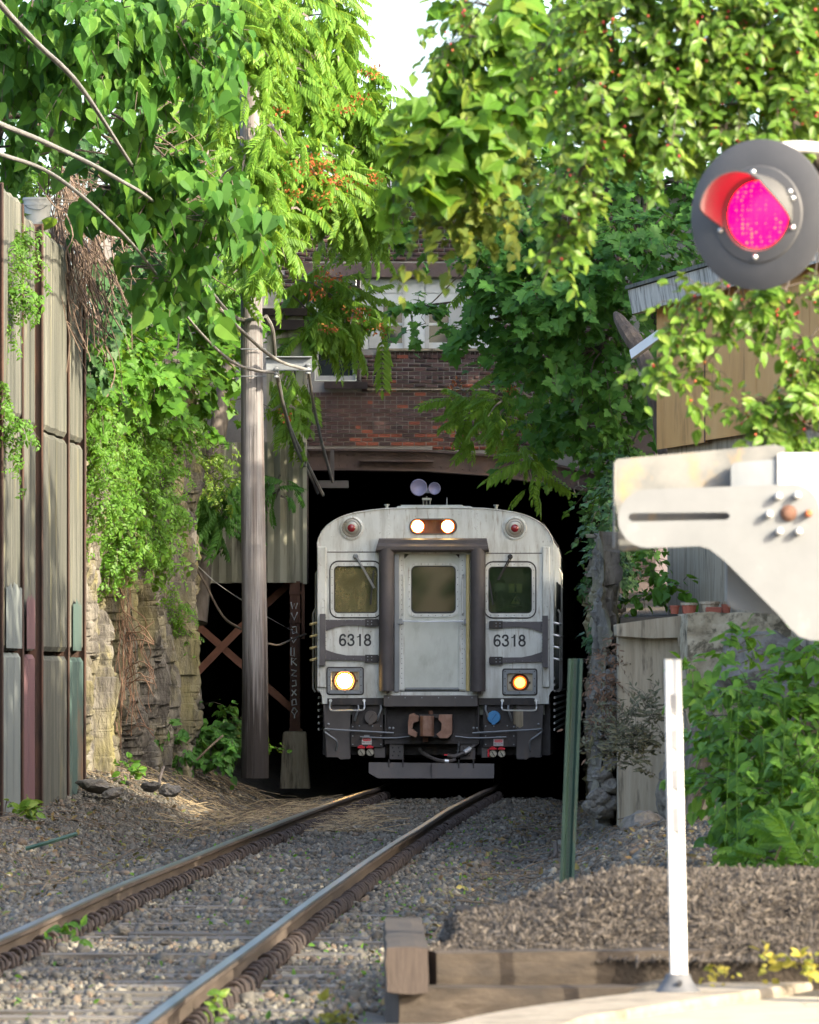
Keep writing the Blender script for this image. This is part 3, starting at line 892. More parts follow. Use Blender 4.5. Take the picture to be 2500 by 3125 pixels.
# leg on its concrete foot
lx0, lx1 = P(885, 1, SD).x, P(916, 1, SD).x
b = MB()
zt, zb = z0s + .02, P(1, 2232, SD).z
b.bx(lx0, lx1, SD - .012, SD, zb, zt); b.bx(lx0, lx1, SD + .13, SD + .142, zb, zt); b.bx((lx0 + lx1) / 2 - .006, (lx0 + lx1) / 2 + .006, SD, SD + .13, zb, zt)
for py in (1808, 1896, 2226): b.bx(lx0 - .012, lx1 + .03, SD - .03, SD + .15, P(1, py + 5, SD).z, P(1, py - 3, SD).z)
b.build('leg', m_steel_rust, shed)
b = MB(); sx0, sx1 = P(921, 1, SD).x, P(930, 1, SD).x
b.bx(sx0, sx1, SD - .02, SD + .05, P(1, 1950, SD).z, z0s); b.build('side_strap', m_steel_rust, shed)
b = MB()
f0, f1, f2 = P(858, 2232, SD), P(942, 2232, SD), P(948, 2350, SD)
zf0, zf1 = f2.z - .25, f0.z
x0_, x1_ = P(855, 1, SD).x, P(947, 1, SD).x
b.add([(x0_, SD - .25, zf0), (x1_, SD - .25, zf0), (x1_, SD + .4, zf0), (x0_, SD + .4, zf0), (f0.x + .03, SD - .2, zf1), (f1.x - .03, SD - .2, zf1), (f1.x - .03, SD + .35, zf1), (f0.x + .03, SD + .35, zf1)],
      [(0, 1, 5, 4), (1, 2, 6, 5), (2, 3, 7, 6), (3, 0, 4, 7), (4, 5, 6, 7)])
b.build('concrete_foot', m_conc, shed, bevel=.03, seg=2)
# cross braces
def brace(p, q, d, m=m_brace):
    MB().bar(P(p[0], p[1], d), P(q[0], q[1], d), .05, .10).build('brace', m, shed)
brace((565, 1875), (905, 2175), SD + .6); brace((560, 2095), (745, 1905), SD + .5); brace((745, 1905), (900, 1765), SD + .7)
# white scrawl down the leg
b = MB()
scr = [[(888, 1838), (893, 1858), (898, 1842), (903, 1858), (908, 1840)], [(889, 1870), (898, 1892), (908, 1868)], [(892, 1915), (904, 1912), (906, 1930), (894, 1934), (891, 1920)],
       [(889, 1945), (896, 1962), (906, 1946)], [(888, 1975), (888, 2000), (898, 2003), (898, 1976)], [(890, 2030), (890, 2008), (904, 2010), (893, 2019), (906, 2031)],
       [(889, 2045), (905, 2047), (890, 2062), (906, 2064)], [(892, 2078), (903, 2076), (904, 2092), (891, 2094)], [(890, 2106), (905, 2122)], [(904, 2104), (890, 2124)],
       [(893, 2136), (903, 2134), (905, 2150), (892, 2152), (892, 2137)], [(897, 2160), (890, 2172), (899, 2182), (907, 2170), (898, 2160)], [(899, 2182), (899, 2192)]]
for s_ in scr: b.tube([P(x, y, SD - .014) for x, y in s_], .009, 4)
o = b.build('scrawl', m_white, shed)
o['label'] = 'white hand-drawn letters'

# ------------------------------------------------------------------ brick building with the tunnel mouth
BD = 86.0
bz = lambda py: P(1, py, BD).z
bxx = lambda px: P(px, 1, BD).x
bld = thing('brick_building', 'sooty dark red brick building over the tunnel mouth', 'building', P(1300, 2400, BD))
yb = BD
# mortar backing with window openings
def wz(x0, x1, y0, y1): return [(bxx(x0), bz(y1)), (bxx(x1), bz(y1)), (bxx(x1), bz(y0)), (bxx(x0), bz(y0))]
arch = [(bxx(2300), bz(1500)), (bxx(1880), bz(1452)), (bxx(1700), bz(1416)), (bxx(1500), bz(1386)), (bxx(1300), bz(1372)), (bxx(1100), bz(1369)), (bxx(300), bz(1369))]
outl = [(bxx(300), bz(596)), (bxx(2300), bz(596))] + arch
MB().plate(outl, yb, yb + .35, [wz(960, 1088, 850, 1162), wz(1100, 1520, 850, 1066)]).build('wall', m_mortar, bld)
# girder over the mouth
def girder(pts_top, depth, y0, y1, name):
    b = MB()
    n_ = len(pts_top)
    for (ya, yb_, dz0, dz1) in ((y0 + .10, y0 + .115, 0, depth), (y0, y1, -.03, .0), (y0, y1, depth, depth + .03)):
        vv = []
        for x, z in pts_top: vv += [(x, ya, z - dz0), (x, yb_, z - dz0), (x, ya, z - dz1), (x, yb_, z - dz1)]
        fs = []
        for i in range(n_ - 1):
            o_ = i * 4
            fs += [(o_, o_ + 4, o_ + 6, o_ + 2), (o_ + 1, o_ + 3, o_ + 7, o_ + 5), (o_, o_ + 1, o_ + 5, o_ + 4), (o_ + 2, o_ + 6, o_ + 7, o_ + 3)]
        b.add(vv, fs)
    return b.build(name, m_girder, bld)
gt = [(x, z - .04) for x, z in arch][::-1]
girder(gt, .25, yb - .22, yb + .3, 'girder')
b = MB()
for px in range(950, 1860, 22):
    z = np.interp(bxx(px), [p[0] for p in gt], [p[1] for p in gt])
    b.lathe([(.012, 0), (.012, .008), (.006, .014)], (bxx(px), yb - .12, z - .06), (0, -1, 0), 6)
    b.lathe([(.012, 0), (.012, .008), (.006, .014)], (bxx(px), yb - .12, z - .21), (0, -1, 0), 6)
tag(b.build('rivets', m_girder, bld), kind='stuff')
# plate hanging under the arch
MB().plate([(bxx(1100), bz(1404)), (bxx(1325), bz(1406)), (bxx(1322), bz(1412)), (bxx(1102), bz(1410))], yb - .3, yb - .1).build('stiffener', m_girder, bld)
# lintel, sills, ledge
MB().bx(bxx(920), bxx(1560), yb - .09, yb + .1, bz(846), bz(804)).build('lintel', m_girder, bld)
MB().bx(bxx(1088), bxx(1098), yb - .04, yb + .2, bz(1162), bz(846)).build('mullion', m_darksteel, bld)
MB().bx(bxx(990), bxx(1122), yb - .10, yb + .1, bz(1187), bz(1166)).build('sill', m_darksteel, bld)
MB().bx(bxx(1150), bxx(1540), yb - .06, yb + .1, bz(1071), bz(1064)).build('sill', m_conc, bld)
MB().bx(bxx(1120), bxx(1545), yb - .05, yb + .02, bz(1191), bz(1187)).build('ledge', m_conc, bld)
# left window
wl = MB()
wl.plate(wz(962, 1086, 852, 1160), yb + .05, yb + .12, [wz(972, 1024, 862, 1000), wz(1030, 1076, 862, 1000), wz(972, 1024, 1012, 1146), wz(1030, 1076, 1012, 1146)])
wf = wl.build('window', m_whitepaint, bld)
for q in (wz(971, 1025, 861, 1001), wz(1029, 1077, 861, 1001), wz(971, 1025, 1011, 1147), wz(1029, 1077, 1011, 1147)):
    MB().plate(q, yb + .10, yb + .108).build('pane', m_darkglass, wf)
# boarded wide window: boards and two small panes left open
wf = MB().plate(wz(1101, 1519, 851, 1065), yb + .10, yb + .16, [wz(1170, 1228, 934, 984), wz(1170, 1228, 992, 1046), wz(1310, 1370, 940, 984), wz(1310, 1370, 992, 1044)]).build('window', m_white, bld)
for q in ((1169, 1229, 933, 985), (1169, 1229, 991, 1047), (1309, 1371, 939, 985), (1309, 1371, 991, 1045)):
    MB().plate(wz(*q), yb + .125, yb + .133).build('pane', m_darkglass, wf)
for q in ((1101, 1124, 851, 1065), (1126, 1232, 852, 893), (1126, 1232, 895, 930), (1235, 1296, 852, 1062), (1299, 1420, 852, 893), (1299, 1420, 895, 934), (1423, 1518, 852, 1062)):
    MB().plate(wz(*q), yb + .055, yb + .095).build('board', m_white, wf)
for q in ((1126, 1169, 934, 1062), (1229, 1233, 932, 1062), (1297, 1309, 938, 1062), (1372, 1421, 938, 1062)):
    MB().plate(wz(*q), yb + .05, yb + .10).build('frame', m_whitepaint, wf)
# roof edge and gutter
MB().bx(bxx(300), bxx(2300), yb - .15, yb + 6, bz(594), bz(566)).build('roof', m_darksteel, bld)
MB().bx(bxx(980), bxx(1600), yb - .28, yb - .152, bz(582), bz(560)).build('gutter', m_whitepaint, bld)
# bricks
bl, bh = .172, .0605
jt = .013
tmpl = MB().bx(0, 1, -.007, .004, 0, 1)
br_things = []
zrow = bz(1369)
items = []
row = 0
def inside(x0, x1, z0, z1):
    for q in ((956, 1098, 800, 1190), (1098, 1522, 800, 1074)):
        if x1 > bxx(q[0]) and x0 < bxx(q[1]) and z1 > bz(q[3]) and z0 < bz(q[2]): return True
    return False
z = bz(1385)
while z < bz(600):
    x = bxx(870) - (bl / 2 if row % 2 else 0)
    big = 1.08 if z > bz(1062) else 1
    while x < bxx(1900):
        za = np.interp(x + bl / 2, [p[0] for p in arch[::-1]], [p[1] for p in arch[::-1]])
        L_ = bl * big if (row % 6) else bl * .5
        if z > za + .005 and not inside(x, x + L_, z, z + bh):
            py = HY - (z - H) * F / BD; px = CX + (x + .08) * F / BD
            pr = .03
            nzv = noise.noise((x * 1.1, z * 1.6, 3))
            if py > 1240: pr = .04 + .62 * ss(.05, .6, nzv * .8 + .75 * ss(1290, 1350, py) * ss(950, 1120, px) - .22)
            pbk = .30 + .4 * (nzv > .1)
            u = random.random()
            mi_ = 2 if u < pr else (1 if u < pr + pbk else 0)
            if 740 < py < 800 and random.random() < .6: mi_ = 1
            items.append((x, z, L_ - jt, bh * big - jt, mi_))
        x += L_
    z += bh * big; row += 1
for i in range(46):                                   # soldier course under the wide window
    x = bxx(1150) + i * (bh + .008)
    if x < bxx(1530): items.append((x, bz(1096), bh - .004, bz(1074) - bz(1096), 0))
def vis(it):
    px = CX + it[0] * F / BD; py = HY - (it[1] - H) * F / BD
    return (930 < px < 1500 and 1190 < py < 1372) * 2 + (1100 < px < 1500 and 1070 < py < 1190) * 1
random.shuffle(items)
items.sort(key=lambda t: -vis(t))
bm_ = [tmpl.mesh('brick', m) for m in m_brick]
rest = []
for i, (x, z, L_, h_, mi_) in enumerate(items):
    dy = random.uniform(-.006, .006) - (.01 if random.random() < .04 else 0)
    if i < 300:
        put(bpy.data.objects.new('brick', bm_[mi_]), bld, Matrix.Translation((x, yb + dy - .004, z)) @ Matrix.Diagonal((L_, 1, h_, 1)))
    else: rest.append((x, yb + dy - .004, z, L_, h_, mi_))
rest = np.array(rest)
M3 = np.zeros((len(rest), 3, 3)); M3[:, 0, 0] = rest[:, 3]; M3[:, 1, 1] = 1; M3[:, 2, 2] = rest[:, 4]
me = batch([(tmpl.v, tmpl.f)], m_brick, M3, rest[:, :3], np.zeros(len(rest), int), rest[:, 5].astype(int))
tag(mobj('brickwork', me, bld), kind='stuff')
# tunnel behind the mouth
b = MB()
tl, tr_ = bxx(560), bxx(1866)
for y0, y1 in ((yb + .35, yb + 50),):
    b.bx(tl - .4, tl, y0 - 6, y1, -1.2, 5.3)
    b.add([(tr_, y0 - 1.2, -1.2), (tr_ + 2.4, y1, -1.2), (tr_ + 2.4, y1, 5.3), (tr_, y0 - 1.2, 5.3), (tr_ + .6, y0 - 1.2, -1.2), (tr_ + 3, y1, -1.2), (tr_ + 3, y1, 5.3), (tr_ + .6, y0 - 1.2, 5.3)],
          [(0, 1, 2, 3), (4, 7, 6, 5), (0, 3, 7, 4), (3, 2, 6, 7)])
    b.bx(tl - .4, tr_ + 3, y0 + .02, y1, bz(1369), bz(1369) + .3)
    b.bx(tl - .4, tr_ + 3, y1, y1 + .3, -1.2, 5.6)
tag(b.build('tunnel', m_tunnel), kind='structure')
b = MB(); b.bx(tl, tr_ + .5, 81.0, 136, -1.0, -.62)
tag(b.build('tunnel_floor', m_tunnel), kind='structure')
# bracket and pipe inside the mouth
ib = thing('cable_bracket', 'grey steel angle bracket holding the dropped cables in the tunnel mouth', 'bracket', P(1000, 1480, 84.6))
MB().bx(P(965, 1, 84.6).x, P(1064, 1, 84.6).x, 84.55, 84.65, P(1, 1489, 84.6).z, P(1, 1467, 84.6).z).build('angle', m_bracket, ib)
MB().bx(P(1008, 1, 84.6).x, P(1020, 1, 84.6).x, 84.66, 84.72, P(1, 1480, 84.6).z, P(1, 1372, 84.6).z).build('hanger', m_bracket, ib)
pc = P(1765, 1496, 84.8)
b = MB(); b.tube([pc + Vector((.06 * math.cos(a), 0, .06 * math.sin(a))) for a in np.linspace(0, 2 * PI, 25)], .008, 6, cap=False)
b.bx(pc.x - .008, pc.x + .008, pc.y, pc.y + .01, pc.z + .06, pc.z + .5)
tag(b.build('hanging_ring', m_bracket), 'thin round metal ring hanging under the right end of the girder', 'ring')
# white-roofed house behind
hb = thing('far_house', 'pale house with a white roof showing above the brick building', 'house', P(1180, 600, 100))
MB().bx(P(1060, 1, 100).x, P(1320, 1, 100).x, 100, 106, P(1, 1000, 100).z, P(1, 540, 100).z).build('wall', m_white, hb)
b = MB(); x0_, x1_ = P(1040, 1, 100).x, P(1330, 1, 100).x; z0_, z1_ = P(1, 540, 100).z, P(1, 455, 100).z
b.add([(x0_, 99.7, z0_), (x1_, 99.7, z0_), (x1_, 103, z1_), (x0_, 103, z1_), (x0_, 106.3, z0_), (x1_, 106.3, z0_)], [(0, 1, 2, 3), (3, 2, 5, 4), (0, 3, 4), (1, 5, 2), (0, 4, 5, 1)])
b.build('roof', m_white, hb)

# ------------------------------------------------------------------ right bank: pilaster, wall, stones, plywood house
RD = 55.0
rz = lambda py: P(1, py, RD).z
rx = lambda px: P(px, 1, RD).x
cw = thing('concrete_retaining_wall', 'stained concrete pilaster and crumbling wall with an overhanging cap', 'wall', P(2000, 2520, RD))
b = MB()
def wobble_box(x0, x1, y0, y1, z0, z1, amp, nx_=10, nz_=14, seed=0):
    """a block whose faces are worn uneven"""
    b = MB()
    import bmesh
    bm = bmesh.new()
    bmesh.ops.create_cube(bm, size=1)
    bmesh.ops.subdivide_edges(bm, edges=bm.edges, cuts=nx_, use_grid_fill=True)
    for v in bm.verts:
        v.co = Vector(((x0 + x1) / 2 + v.co.x * (x1 - x0), (y0 + y1) / 2 + v.co.y * (y1 - y0), (z0 + z1) / 2 + v.co.z * (z1 - z0)))
        s = v.co * 5
        v.co += Vector((noise.noise(s + Vector((seed, 0, 0))), noise.noise(s + Vector((0, seed + 9, 0))), noise.noise(s + Vector((0, 0, seed + 5))))) * amp
    bm.verts.index_update()
    b.add([v.co.copy() for v in bm.verts], [tuple(v.index for v in f.verts) for f in bm.faces])
    bm.free()
    return b
wobble_box(rx(1888), rx(2085), RD, RD + .6, -.4, rz(1943), .006).build('pilaster', m_conc, cw)
b = MB()
cp_ = [(1880, 1905), (2000, 1888), (2072, 1880), (2092, 1892), (2096, 1915), (2080, 1940), (2078, 1975), (2070, 1976), (2066, 1946), (1985, 1948), (1882, 1941)]
b.plate([(rx(x), rz(y)) for x, y in cp_], RD - .12, RD + .7); b.build('cap', m_conc, cw, bevel=.012)
wobble_box(rx(2075), P(2420, 1, RD - 1.5).x, RD - 1.5, RD + .6, -.3, rz(1876), .03, 24).build('rough_wall', m_conc_rough, cw)
b = MB()
b.add([(rx(1900), RD + .55, -.5), (rx(3600), RD - 4, -.5), (rx(3600), 92, -.5), (3.0, 92, -.5), (2.6, 79, -.5), (2.35, 66, -.5), (rx(1900), RD + .55, rz(1885)), (rx(3600), RD - 4, rz(1840)), (rx(3600), 92, 2.9), (3.0, 92, 2.8), (2.7, 79, 2.4), (2.4, 66, 2.2)],
      [(0, 1, 7, 6), (1, 2, 8, 7), (2, 3, 9, 8), (3, 4, 10, 9), (4, 5, 11, 10), (5, 0, 6, 11), (6, 7, 8, 9, 10, 11)])
tag(b.build('right_bank', m_soil), kind='structure')
rockface('right_rock', [Vector((rx(1896), RD + .7, 0)), Vector((2.28, 66, 0)), Vector((2.62, 79, 0)), Vector((2.78, 84, 0)), Vector((2.9, 88, 0))], -.6, 2.85, 520, 100, '', .16, 21)


def boulder_mesh(seed, sub=3, flat=.8, amp=.28):
    import bmesh
    bm = bmesh.new(); bmesh.ops.create_icosphere(bm, subdivisions=sub, radius=1)
    for v in bm.verts:
        p = v.co.copy()
        f = 1 + amp * noise.noise(p * 1.1 + Vector((seed * 3.1, 0, 0))) + amp * .5 * noise.noise(p * 2.7 + Vector((0, seed * 1.7, 0)))
        cell = noise.cell(p * 1.3 + Vector((seed, 2, 1)))
        f *= .94 + .12 * cell
        v.co = p * f
        v.co.z *= flat
    me = bpy.data.meshes.new('boulder'); bm.to_mesh(me); bm.free()
    me.materials.append(m_stone)
    return me
BOULD = [boulder_mesh(i + 1) for i in range(7)]
def boulder(name, px, py, D, rx_, rz_, lab, group=None, parent=None, k=None, cat='boulder'):
    o = bpy.data.objects.new(name, BOULD[(k if k is not None else random.randrange(7))])
    c = P(px, py, D)
    put(o, parent, Matrix.Translation(c) @ Matrix.Rotation(random.uniform(0, 6), 4, 'Z') @ Matrix.Rotation(random.uniform(-.3, .3), 4, 'X') @ Matrix.Diagonal((rx_ * D / F, rx_ * D / F, rz_ * D / F * 1.15, 1)))
    if parent is None: tag(o, lab, cat, group)
    return o
boulder('boulder', 1985, 2560, 53, 100, 95, 'large grey boulder at the foot of the concrete pilaster', k=1)
boulder('boulder', 1905, 2640, 52, 70, 60, 'low grey boulder left of the delineator near the green post', k=2)
boulder('boulder', 2055, 2420, 54, 65, 110, 'upright brown boulder between the pilaster and the white delineator', k=3)
boulder('boulder', 2080, 2620, 52, 80, 80, 'brown boulder behind the lower white delineator', k=4)
boulder('boulder', 2330, 2040, 53, 150, 135, 'big dark boulder above the green weeds, under the gate mechanism', k=5)
boulder('boulder', 2130, 2330, 53.5, 60, 190, 'tall dark boulder right of the white delineator, beside the weeds', k=6)
boulder('boulder', 2460, 2160, 51, 120, 130, 'dark boulder half hidden by weeds at the right edge', k=0)
boulder('boulder', 1875, 1842, 60, 38, 38, 'small grey boulder on the bank left of the red flower pots', k=2)
sw = thing('dry_stone_wall', 'dry stack of rough grey stones left of the concrete pilaster', 'wall', P(1860, 2480, RD + .4))
for i, (x, y, a_, c_) in enumerate([(1872, 2020, 26, 24), (1868, 2066, 30, 28), (1862, 2110, 32, 22), (1874, 2150, 28, 24), (1856, 2195, 34, 26), (1872, 2240, 28, 26), (1850, 2280, 36, 24), (1868, 2325, 32, 26), (1838, 2365, 34, 26), (1866, 2398, 36, 30), (1832, 2430, 40, 30), (1872, 2452, 36, 28), (1836, 2480, 40, 24), (1808, 2460, 30, 26)]):
    boulder('stone', x, y, RD + .5, a_, c_, None, parent=sw, k=i % 7)
# flower pots with broken red brick on the wall top
for i, (x0, x1, y0, y1, lab) in enumerate(((2044, 2074, 1842, 1868, 'small broken red pot at the left end of the row on the wall'), (2078, 2128, 1834, 1868, 'red brick-built pot with a dark rim, second in the row on the wall'), (2136, 2196, 1830, 1866, 'grey rimmed pot with red chips, third in the row on the wall'), (2200, 2232, 1830, 1868, 'red pot at the right end of the row, under the cream gate plate'))):
    t = thing('flower_pot', lab, 'flower pot', P((x0 + x1) / 2, y1 + 4, RD + .4), 'red pots on the crumbling wall')
    c = P((x0 + x1) / 2, y1 + 6, RD + .4); r = (x1 - x0) / 2 * RD / F; h_ = (y1 - y0) * RD / F
    MB().lathe([(r * .75, 0), (r * .95, h_ * .8), (r * .95, h_ * .8 + .001)], c, (0, 0, 1), 12).build('body', m_brick[2] if i != 2 else m_conc, t)
    MB().lathe([(r * 1.06, 0), (r * 1.08, h_ * .22), (r * .85, h_ * .22), (r * .8, .0)], c + Vector((0, 0, h_ * .8)), (0, 0, 1), 12).build('rim', m_conc if i else m_brick[2], t)
tag(MB().bx(rx(2158), rx(2205), RD + .15, RD + .3, rz(1870), rz(1852)).build('loose_brick', m_brick[2], bevel=.006), 'loose pinkish brick lying on the wall top before the pots', 'brick')

# plywood house
PA, PB = Vector(P(2010, 1375, 58)), Vector(P(2330, 1330, 54.2))
hd = (PB - PA); hd.z = 0; hd.normalize()
hn = Vector((-hd.y, hd.x, 0)) * -1
if hn.x > 0: hn = -hn
house = thing('boarded_house', 'small house sheathed in bare plywood with a peeling white eave', 'house', PA + Vector((0, 0, -2)))
q = Matrix((hd, hn, Vector((0, 0, 1)))).transposed()
z0h, z1h = P(1, 1372, 58).z, P(1, 878, 58).z
def slab(s0_, s1_, z0_, z1_, d0, d1, name, m, par=house, bevel=0):
    b = MB()
    c = PA + hd * ((s0_ + s1_) / 2) + hn * ((d0 + d1) / 2); c.z = (z0_ + z1_) / 2
    b.box(c, (s1_ - s0_, abs(d1 - d0), z1_ - z0_), q)
    return b.build(name, m, par, bevel=bevel)
pw = [0, 1.86, 3.70, 5.5, 7.3, 9.1]
for i in range(5): slab(pw[i] + .006, pw[i + 1] - .006, z0h + .02 * i, z1h + .01, .0, .02, 'plywood_panel', m_ply)
slab(-.0, 9.1, z0h + .1, z1h + .01, -3.5, -.005, 'wall', m_ply)
slab(.12, 9.1, z0h - 2.4, z0h + .09, -3.2, -.06, 'foundation', m_conc)
slab(1.845, 1.875, z0h, z1h, .018, .026, 'joint_strip', m_steel_rust)
# roof with fascia
e0 = PA + hd * -.75 ; 
b = MB()
zf0_, zf1_ = P(1, 948, 58).z, P(1, 872, 58).z
zr = zf1_
def ep(s_, d_, z_): 
    v = PA + hd * s_ + hn * d_; return Vector((v.x, v.y, z_))
b.add([ep(-.32, .26, zf1_ - .02), ep(9.3, .26, zf1_ + .05), ep(9.3, -4.2, zf1_ + .5), ep(-.32, -4.2, zf1_ + .45), ep(-.32, .26, zf1_ + .015), ep(9.3, .26, zf1_ + .085), ep(9.3, -4.2, zf1_ + .54), ep(-.32, -4.2, zf1_ + .49)],
      [(0, 3, 2, 1), (4, 5, 6, 7), (0, 1, 5, 4), (1, 2, 6, 5), (2, 3, 7, 6), (3, 0, 4, 7)])
b.build('roof', m_conc_wall, house)
b = MB()
b.add([ep(-.26, .20, zf0_ - .02), ep(9.2, .20, zf0_ + .06), ep(9.2, .235, zf1_ + .05), ep(-.30, .235, zf1_ - .03), ep(-.26, .17, zf0_ - .02), ep(9.2, .17, zf0_ + .06), ep(9.2, .20, zf1_ + .05), ep(-.30, .20, zf1_ - .03)],
      [(0, 1, 2, 3), (4, 7, 6, 5), (0, 4, 5, 1), (0, 3, 7, 4), (1, 5, 6, 2)])
b.add([ep(-.27, .168, zf0_ - .02), ep(-.27, .198, zf1_ - .03), ep(-.27, -3.9, zf1_ + .4), ep(-.27, -3.9, zf0_ + .4), ep(-.24, .168, zf0_ - .02), ep(-.24, .198, zf1_ - .03), ep(-.24, -3.9, zf1_ + .4), ep(-.24, -3.9, zf0_ + .4)],
      [(0, 3, 2, 1), (4, 5, 6, 7), (0, 1, 5, 4), (0, 4, 7, 3)])
b.build('fascia', m_fascia, house)
b = MB(); b.add([ep(-.24, .17, zf0_ + .03), ep(9.2, .17, zf0_ + .08), ep(9.2, -.02, zf0_ + .1), ep(-.24, -.02, zf0_ + .06)], [(0, 3, 2, 1)]); b.build('soffit', m_fascia, house)
MB().bar(P(1930, 1082, 57.6), P(2016, 1020, 57.2), .05, .09).build('downpipe', m_white, house)
# leaning trunk beside the house
tr2 = thing('leaning_stump', 'split grey leaning dead trunk beside the plywood house', 'tree trunk', P(2010, 1420, 60))
b = MB(); b.tube(bez([P(2055, 1500, 60), P(2028, 1350, 60), P(1998, 1200, 60), P(1965, 1090, 60.2), P(1900, 990, 60.5), P(1878, 955, 60.6)], 6), [.085 + .02 * noise.noise((i_ * .5, 3, 1)) for i_ in range(24)] + [.07, .065, .06, .05, .045, .035, .025], 9)
b.build('trunk', m_bark, tr2)

# ------------------------------------------------------------------ near right: timbers, mulch, pavement, posts
MD = 26.0
def mulch_h(x, y):
    # mound: rises from the timber edge to a crest near y=28
    px = CX + x * F / y
    cx_ = (x - .15) / 1.0
    h = .25 + .285 * ss(.04, 1.15, x) * ss(25.7, 27.6, y) * (1 - 1.1 * ss(29.0, 31.5, y))
    h += .03 * noise.noise((x * 2.5, y * 2.5, 8)) + .012 * noise.noise((x * 9, y * 9, 2))
    h -= .45 * ss(.26, .02, x) * ss(27.0, 28.6, y)
    return h
b = MB()
gx = np.arange(-.05, 5.2, .05); gy = np.arange(25.75, 32.2, .07)
gy = np.concatenate([[gy[0] - .002], gy])
for y in gy:
    x0_ = .085
    for x in gx:
        xx_ = max(x, x0_ + .02 * noise.noise((y * 3, 1, 1)))
        b.v.append((xx_, y, mulch_h(xx_, y) - (.45 if x < x0_ - .03 or y == gy[0] else 0)))
for j in range(len(gy) - 1):
    for i in range(len(gx) - 1):
        k = len(gx); b.f.append((j * k + i, j * k + i + 1, (j + 1) * k + i + 1, (j + 1) * k + i)); b.m.append(0)
tag(b.build('mulch_bed', m_mulch_g, smooth=True), kind='structure')
n = 85000
yy = rng.uniform(25.7, 31.0, n); xx = rng.uniform(.06, 2.9, n)
zz = np.array([mulch_h(x, y) for x, y in zip(xx, yy)])
chip = ([(-1, -.12, -.08), (1, -.2, -.06), (1, .15, -.06), (-1, .2, -.08), (-.9, -.1, .1), (.95, -.12, .08), (.9, .12, .1), (-.95, .15, .08)], PEB[0][1])
chip = ([(-1, -.12, -.08), (-1, .2, -.08), (1, -.2, -.06), (1, .15, -.06), (-.9, -.1, .1), (-.95, .15, .08), (.95, -.12, .08), (.9, .12, .1)], [(0, 1, 3, 2), (4, 6, 7, 5), (0, 2, 6, 4), (1, 5, 7, 3), (0, 4, 5, 1), (2, 3, 7, 6)])
M3 = rotm(n, .45) * rng.lognormal(math.log(.0122), .45, n).clip(.005, .045)[:, None, None]
me = batch([chip], m_mulch, M3, np.stack([xx, yy, zz + .008], 1), np.zeros(n, int), rng.choice(3, n, p=[.33, .40, .27]))
tag(mobj('mulch_chips', me), 'brown shredded bark mulch heaped behind the timbers', 'mulch', kind='stuff')

def timber(p0, p1, w_, h_, name, lab, mend=None, group='timbers edging the mulch bed'):
    t = thing(name, lab, 'timber', p0, group)
    b = MB()
    p0, p1 = Vector(p0), Vector(p1); d = (p1 - p0); L_ = d.length; d.normalize()
    s_ = d.cross(Vector((0, 0, 1))).normalized(); up = s_.cross(d)
    k = 14
    ring = lambda: [(-1, -1), (-.4, -1), (.3, -1), (1, -1), (1, -.3), (1, .4), (1, 1), (.35, 1), (-.3, 1), (-1, 1), (-1, .3), (-1, -.4)]
    rings = []
    for i in range(k + 1):
        q_ = p0 + d * (L_ * i / k)
        for j, (a_, c_) in enumerate(ring()):
            wv = .008 * noise.noise((i * .35, j * 1.9, p0.x * 7)) + (.012 * noise.noise((i * .2, j * 5.3, 3)) if abs(a_) < 1 or abs(c_) < 1 else -.006)
            b.v.append(tuple(q_ + s_ * (a_ * (w_ / 2 + wv)) + up * (c_ * (h_ / 2 + wv))))
    for i in range(k):
        for j in range(12): b.f.append((i * 12 + j, i * 12 + (j + 1) % 12, (i + 1) * 12 + (j + 1) % 12, (i + 1) * 12 + j)); b.m.append(0)
    b.build('beam', m_timber, t)
    for e, sg in ((0, -1), (k, 1)):
        bb = MB()
        c_ = [Vector(b.v[e * 12 + j]) + d * (sg * .002) for j in range(12)]
        bb.add(c_, [tuple(range(12))]); bb.build('end_face', m_timber_end, t)
    return t
tz = lambda py, D: P(1, py, D).z
ta = P(1312, 2962, 25.45); tb = P(2150, 2948, 25.9)
timber((ta.x, 25.52, ta.z), (tb.x, 26.0, tb.z - .01), .17, .165, 'timber', 'upper weathered timber beam along the front of the mulch bed')
tc_ = P(1243, 2962, 25.0)
timber((tc_.x, 25.05, tc_.z), (tc_.x - .02, 27.9, tc_.z + .01), .185, .195, 'timber', 'upper timber pointing end-on at the corner of the mulch bed')
td_ = P(1197, 3085, 25.0); te_ = P(1950, 3040, 25.6)
timber((td_.x, 25.2, td_.z), (te_.x, 25.55, te_.z - .04), .2, .185, 'timber', 'lower dark timber beam resting on the ground below the others')

# pavement and kerb
def pv(px, py, z): 
    D = F * (H - z) / (py - HY); return Vector(((px - CX) * D / F, D, z))
z_p, z_k = .10, .165
edge = [(1290, 3140), (1500, 3090), (1760, 3050), (2000, 3021), (2250, 2985), (2520, 2945), (2900, 2895), (3600, 2830)]
inner = [(1690, 3150), (1760, 3108), (1900, 3083), (2100, 3052), (2300, 3022), (2520, 2992), (2900, 2945), (3600, 2880)]
ke = [pv(x, y, z_k) for x, y in edge]; ki = [pv(x, y, z_k) for x, y in inner]
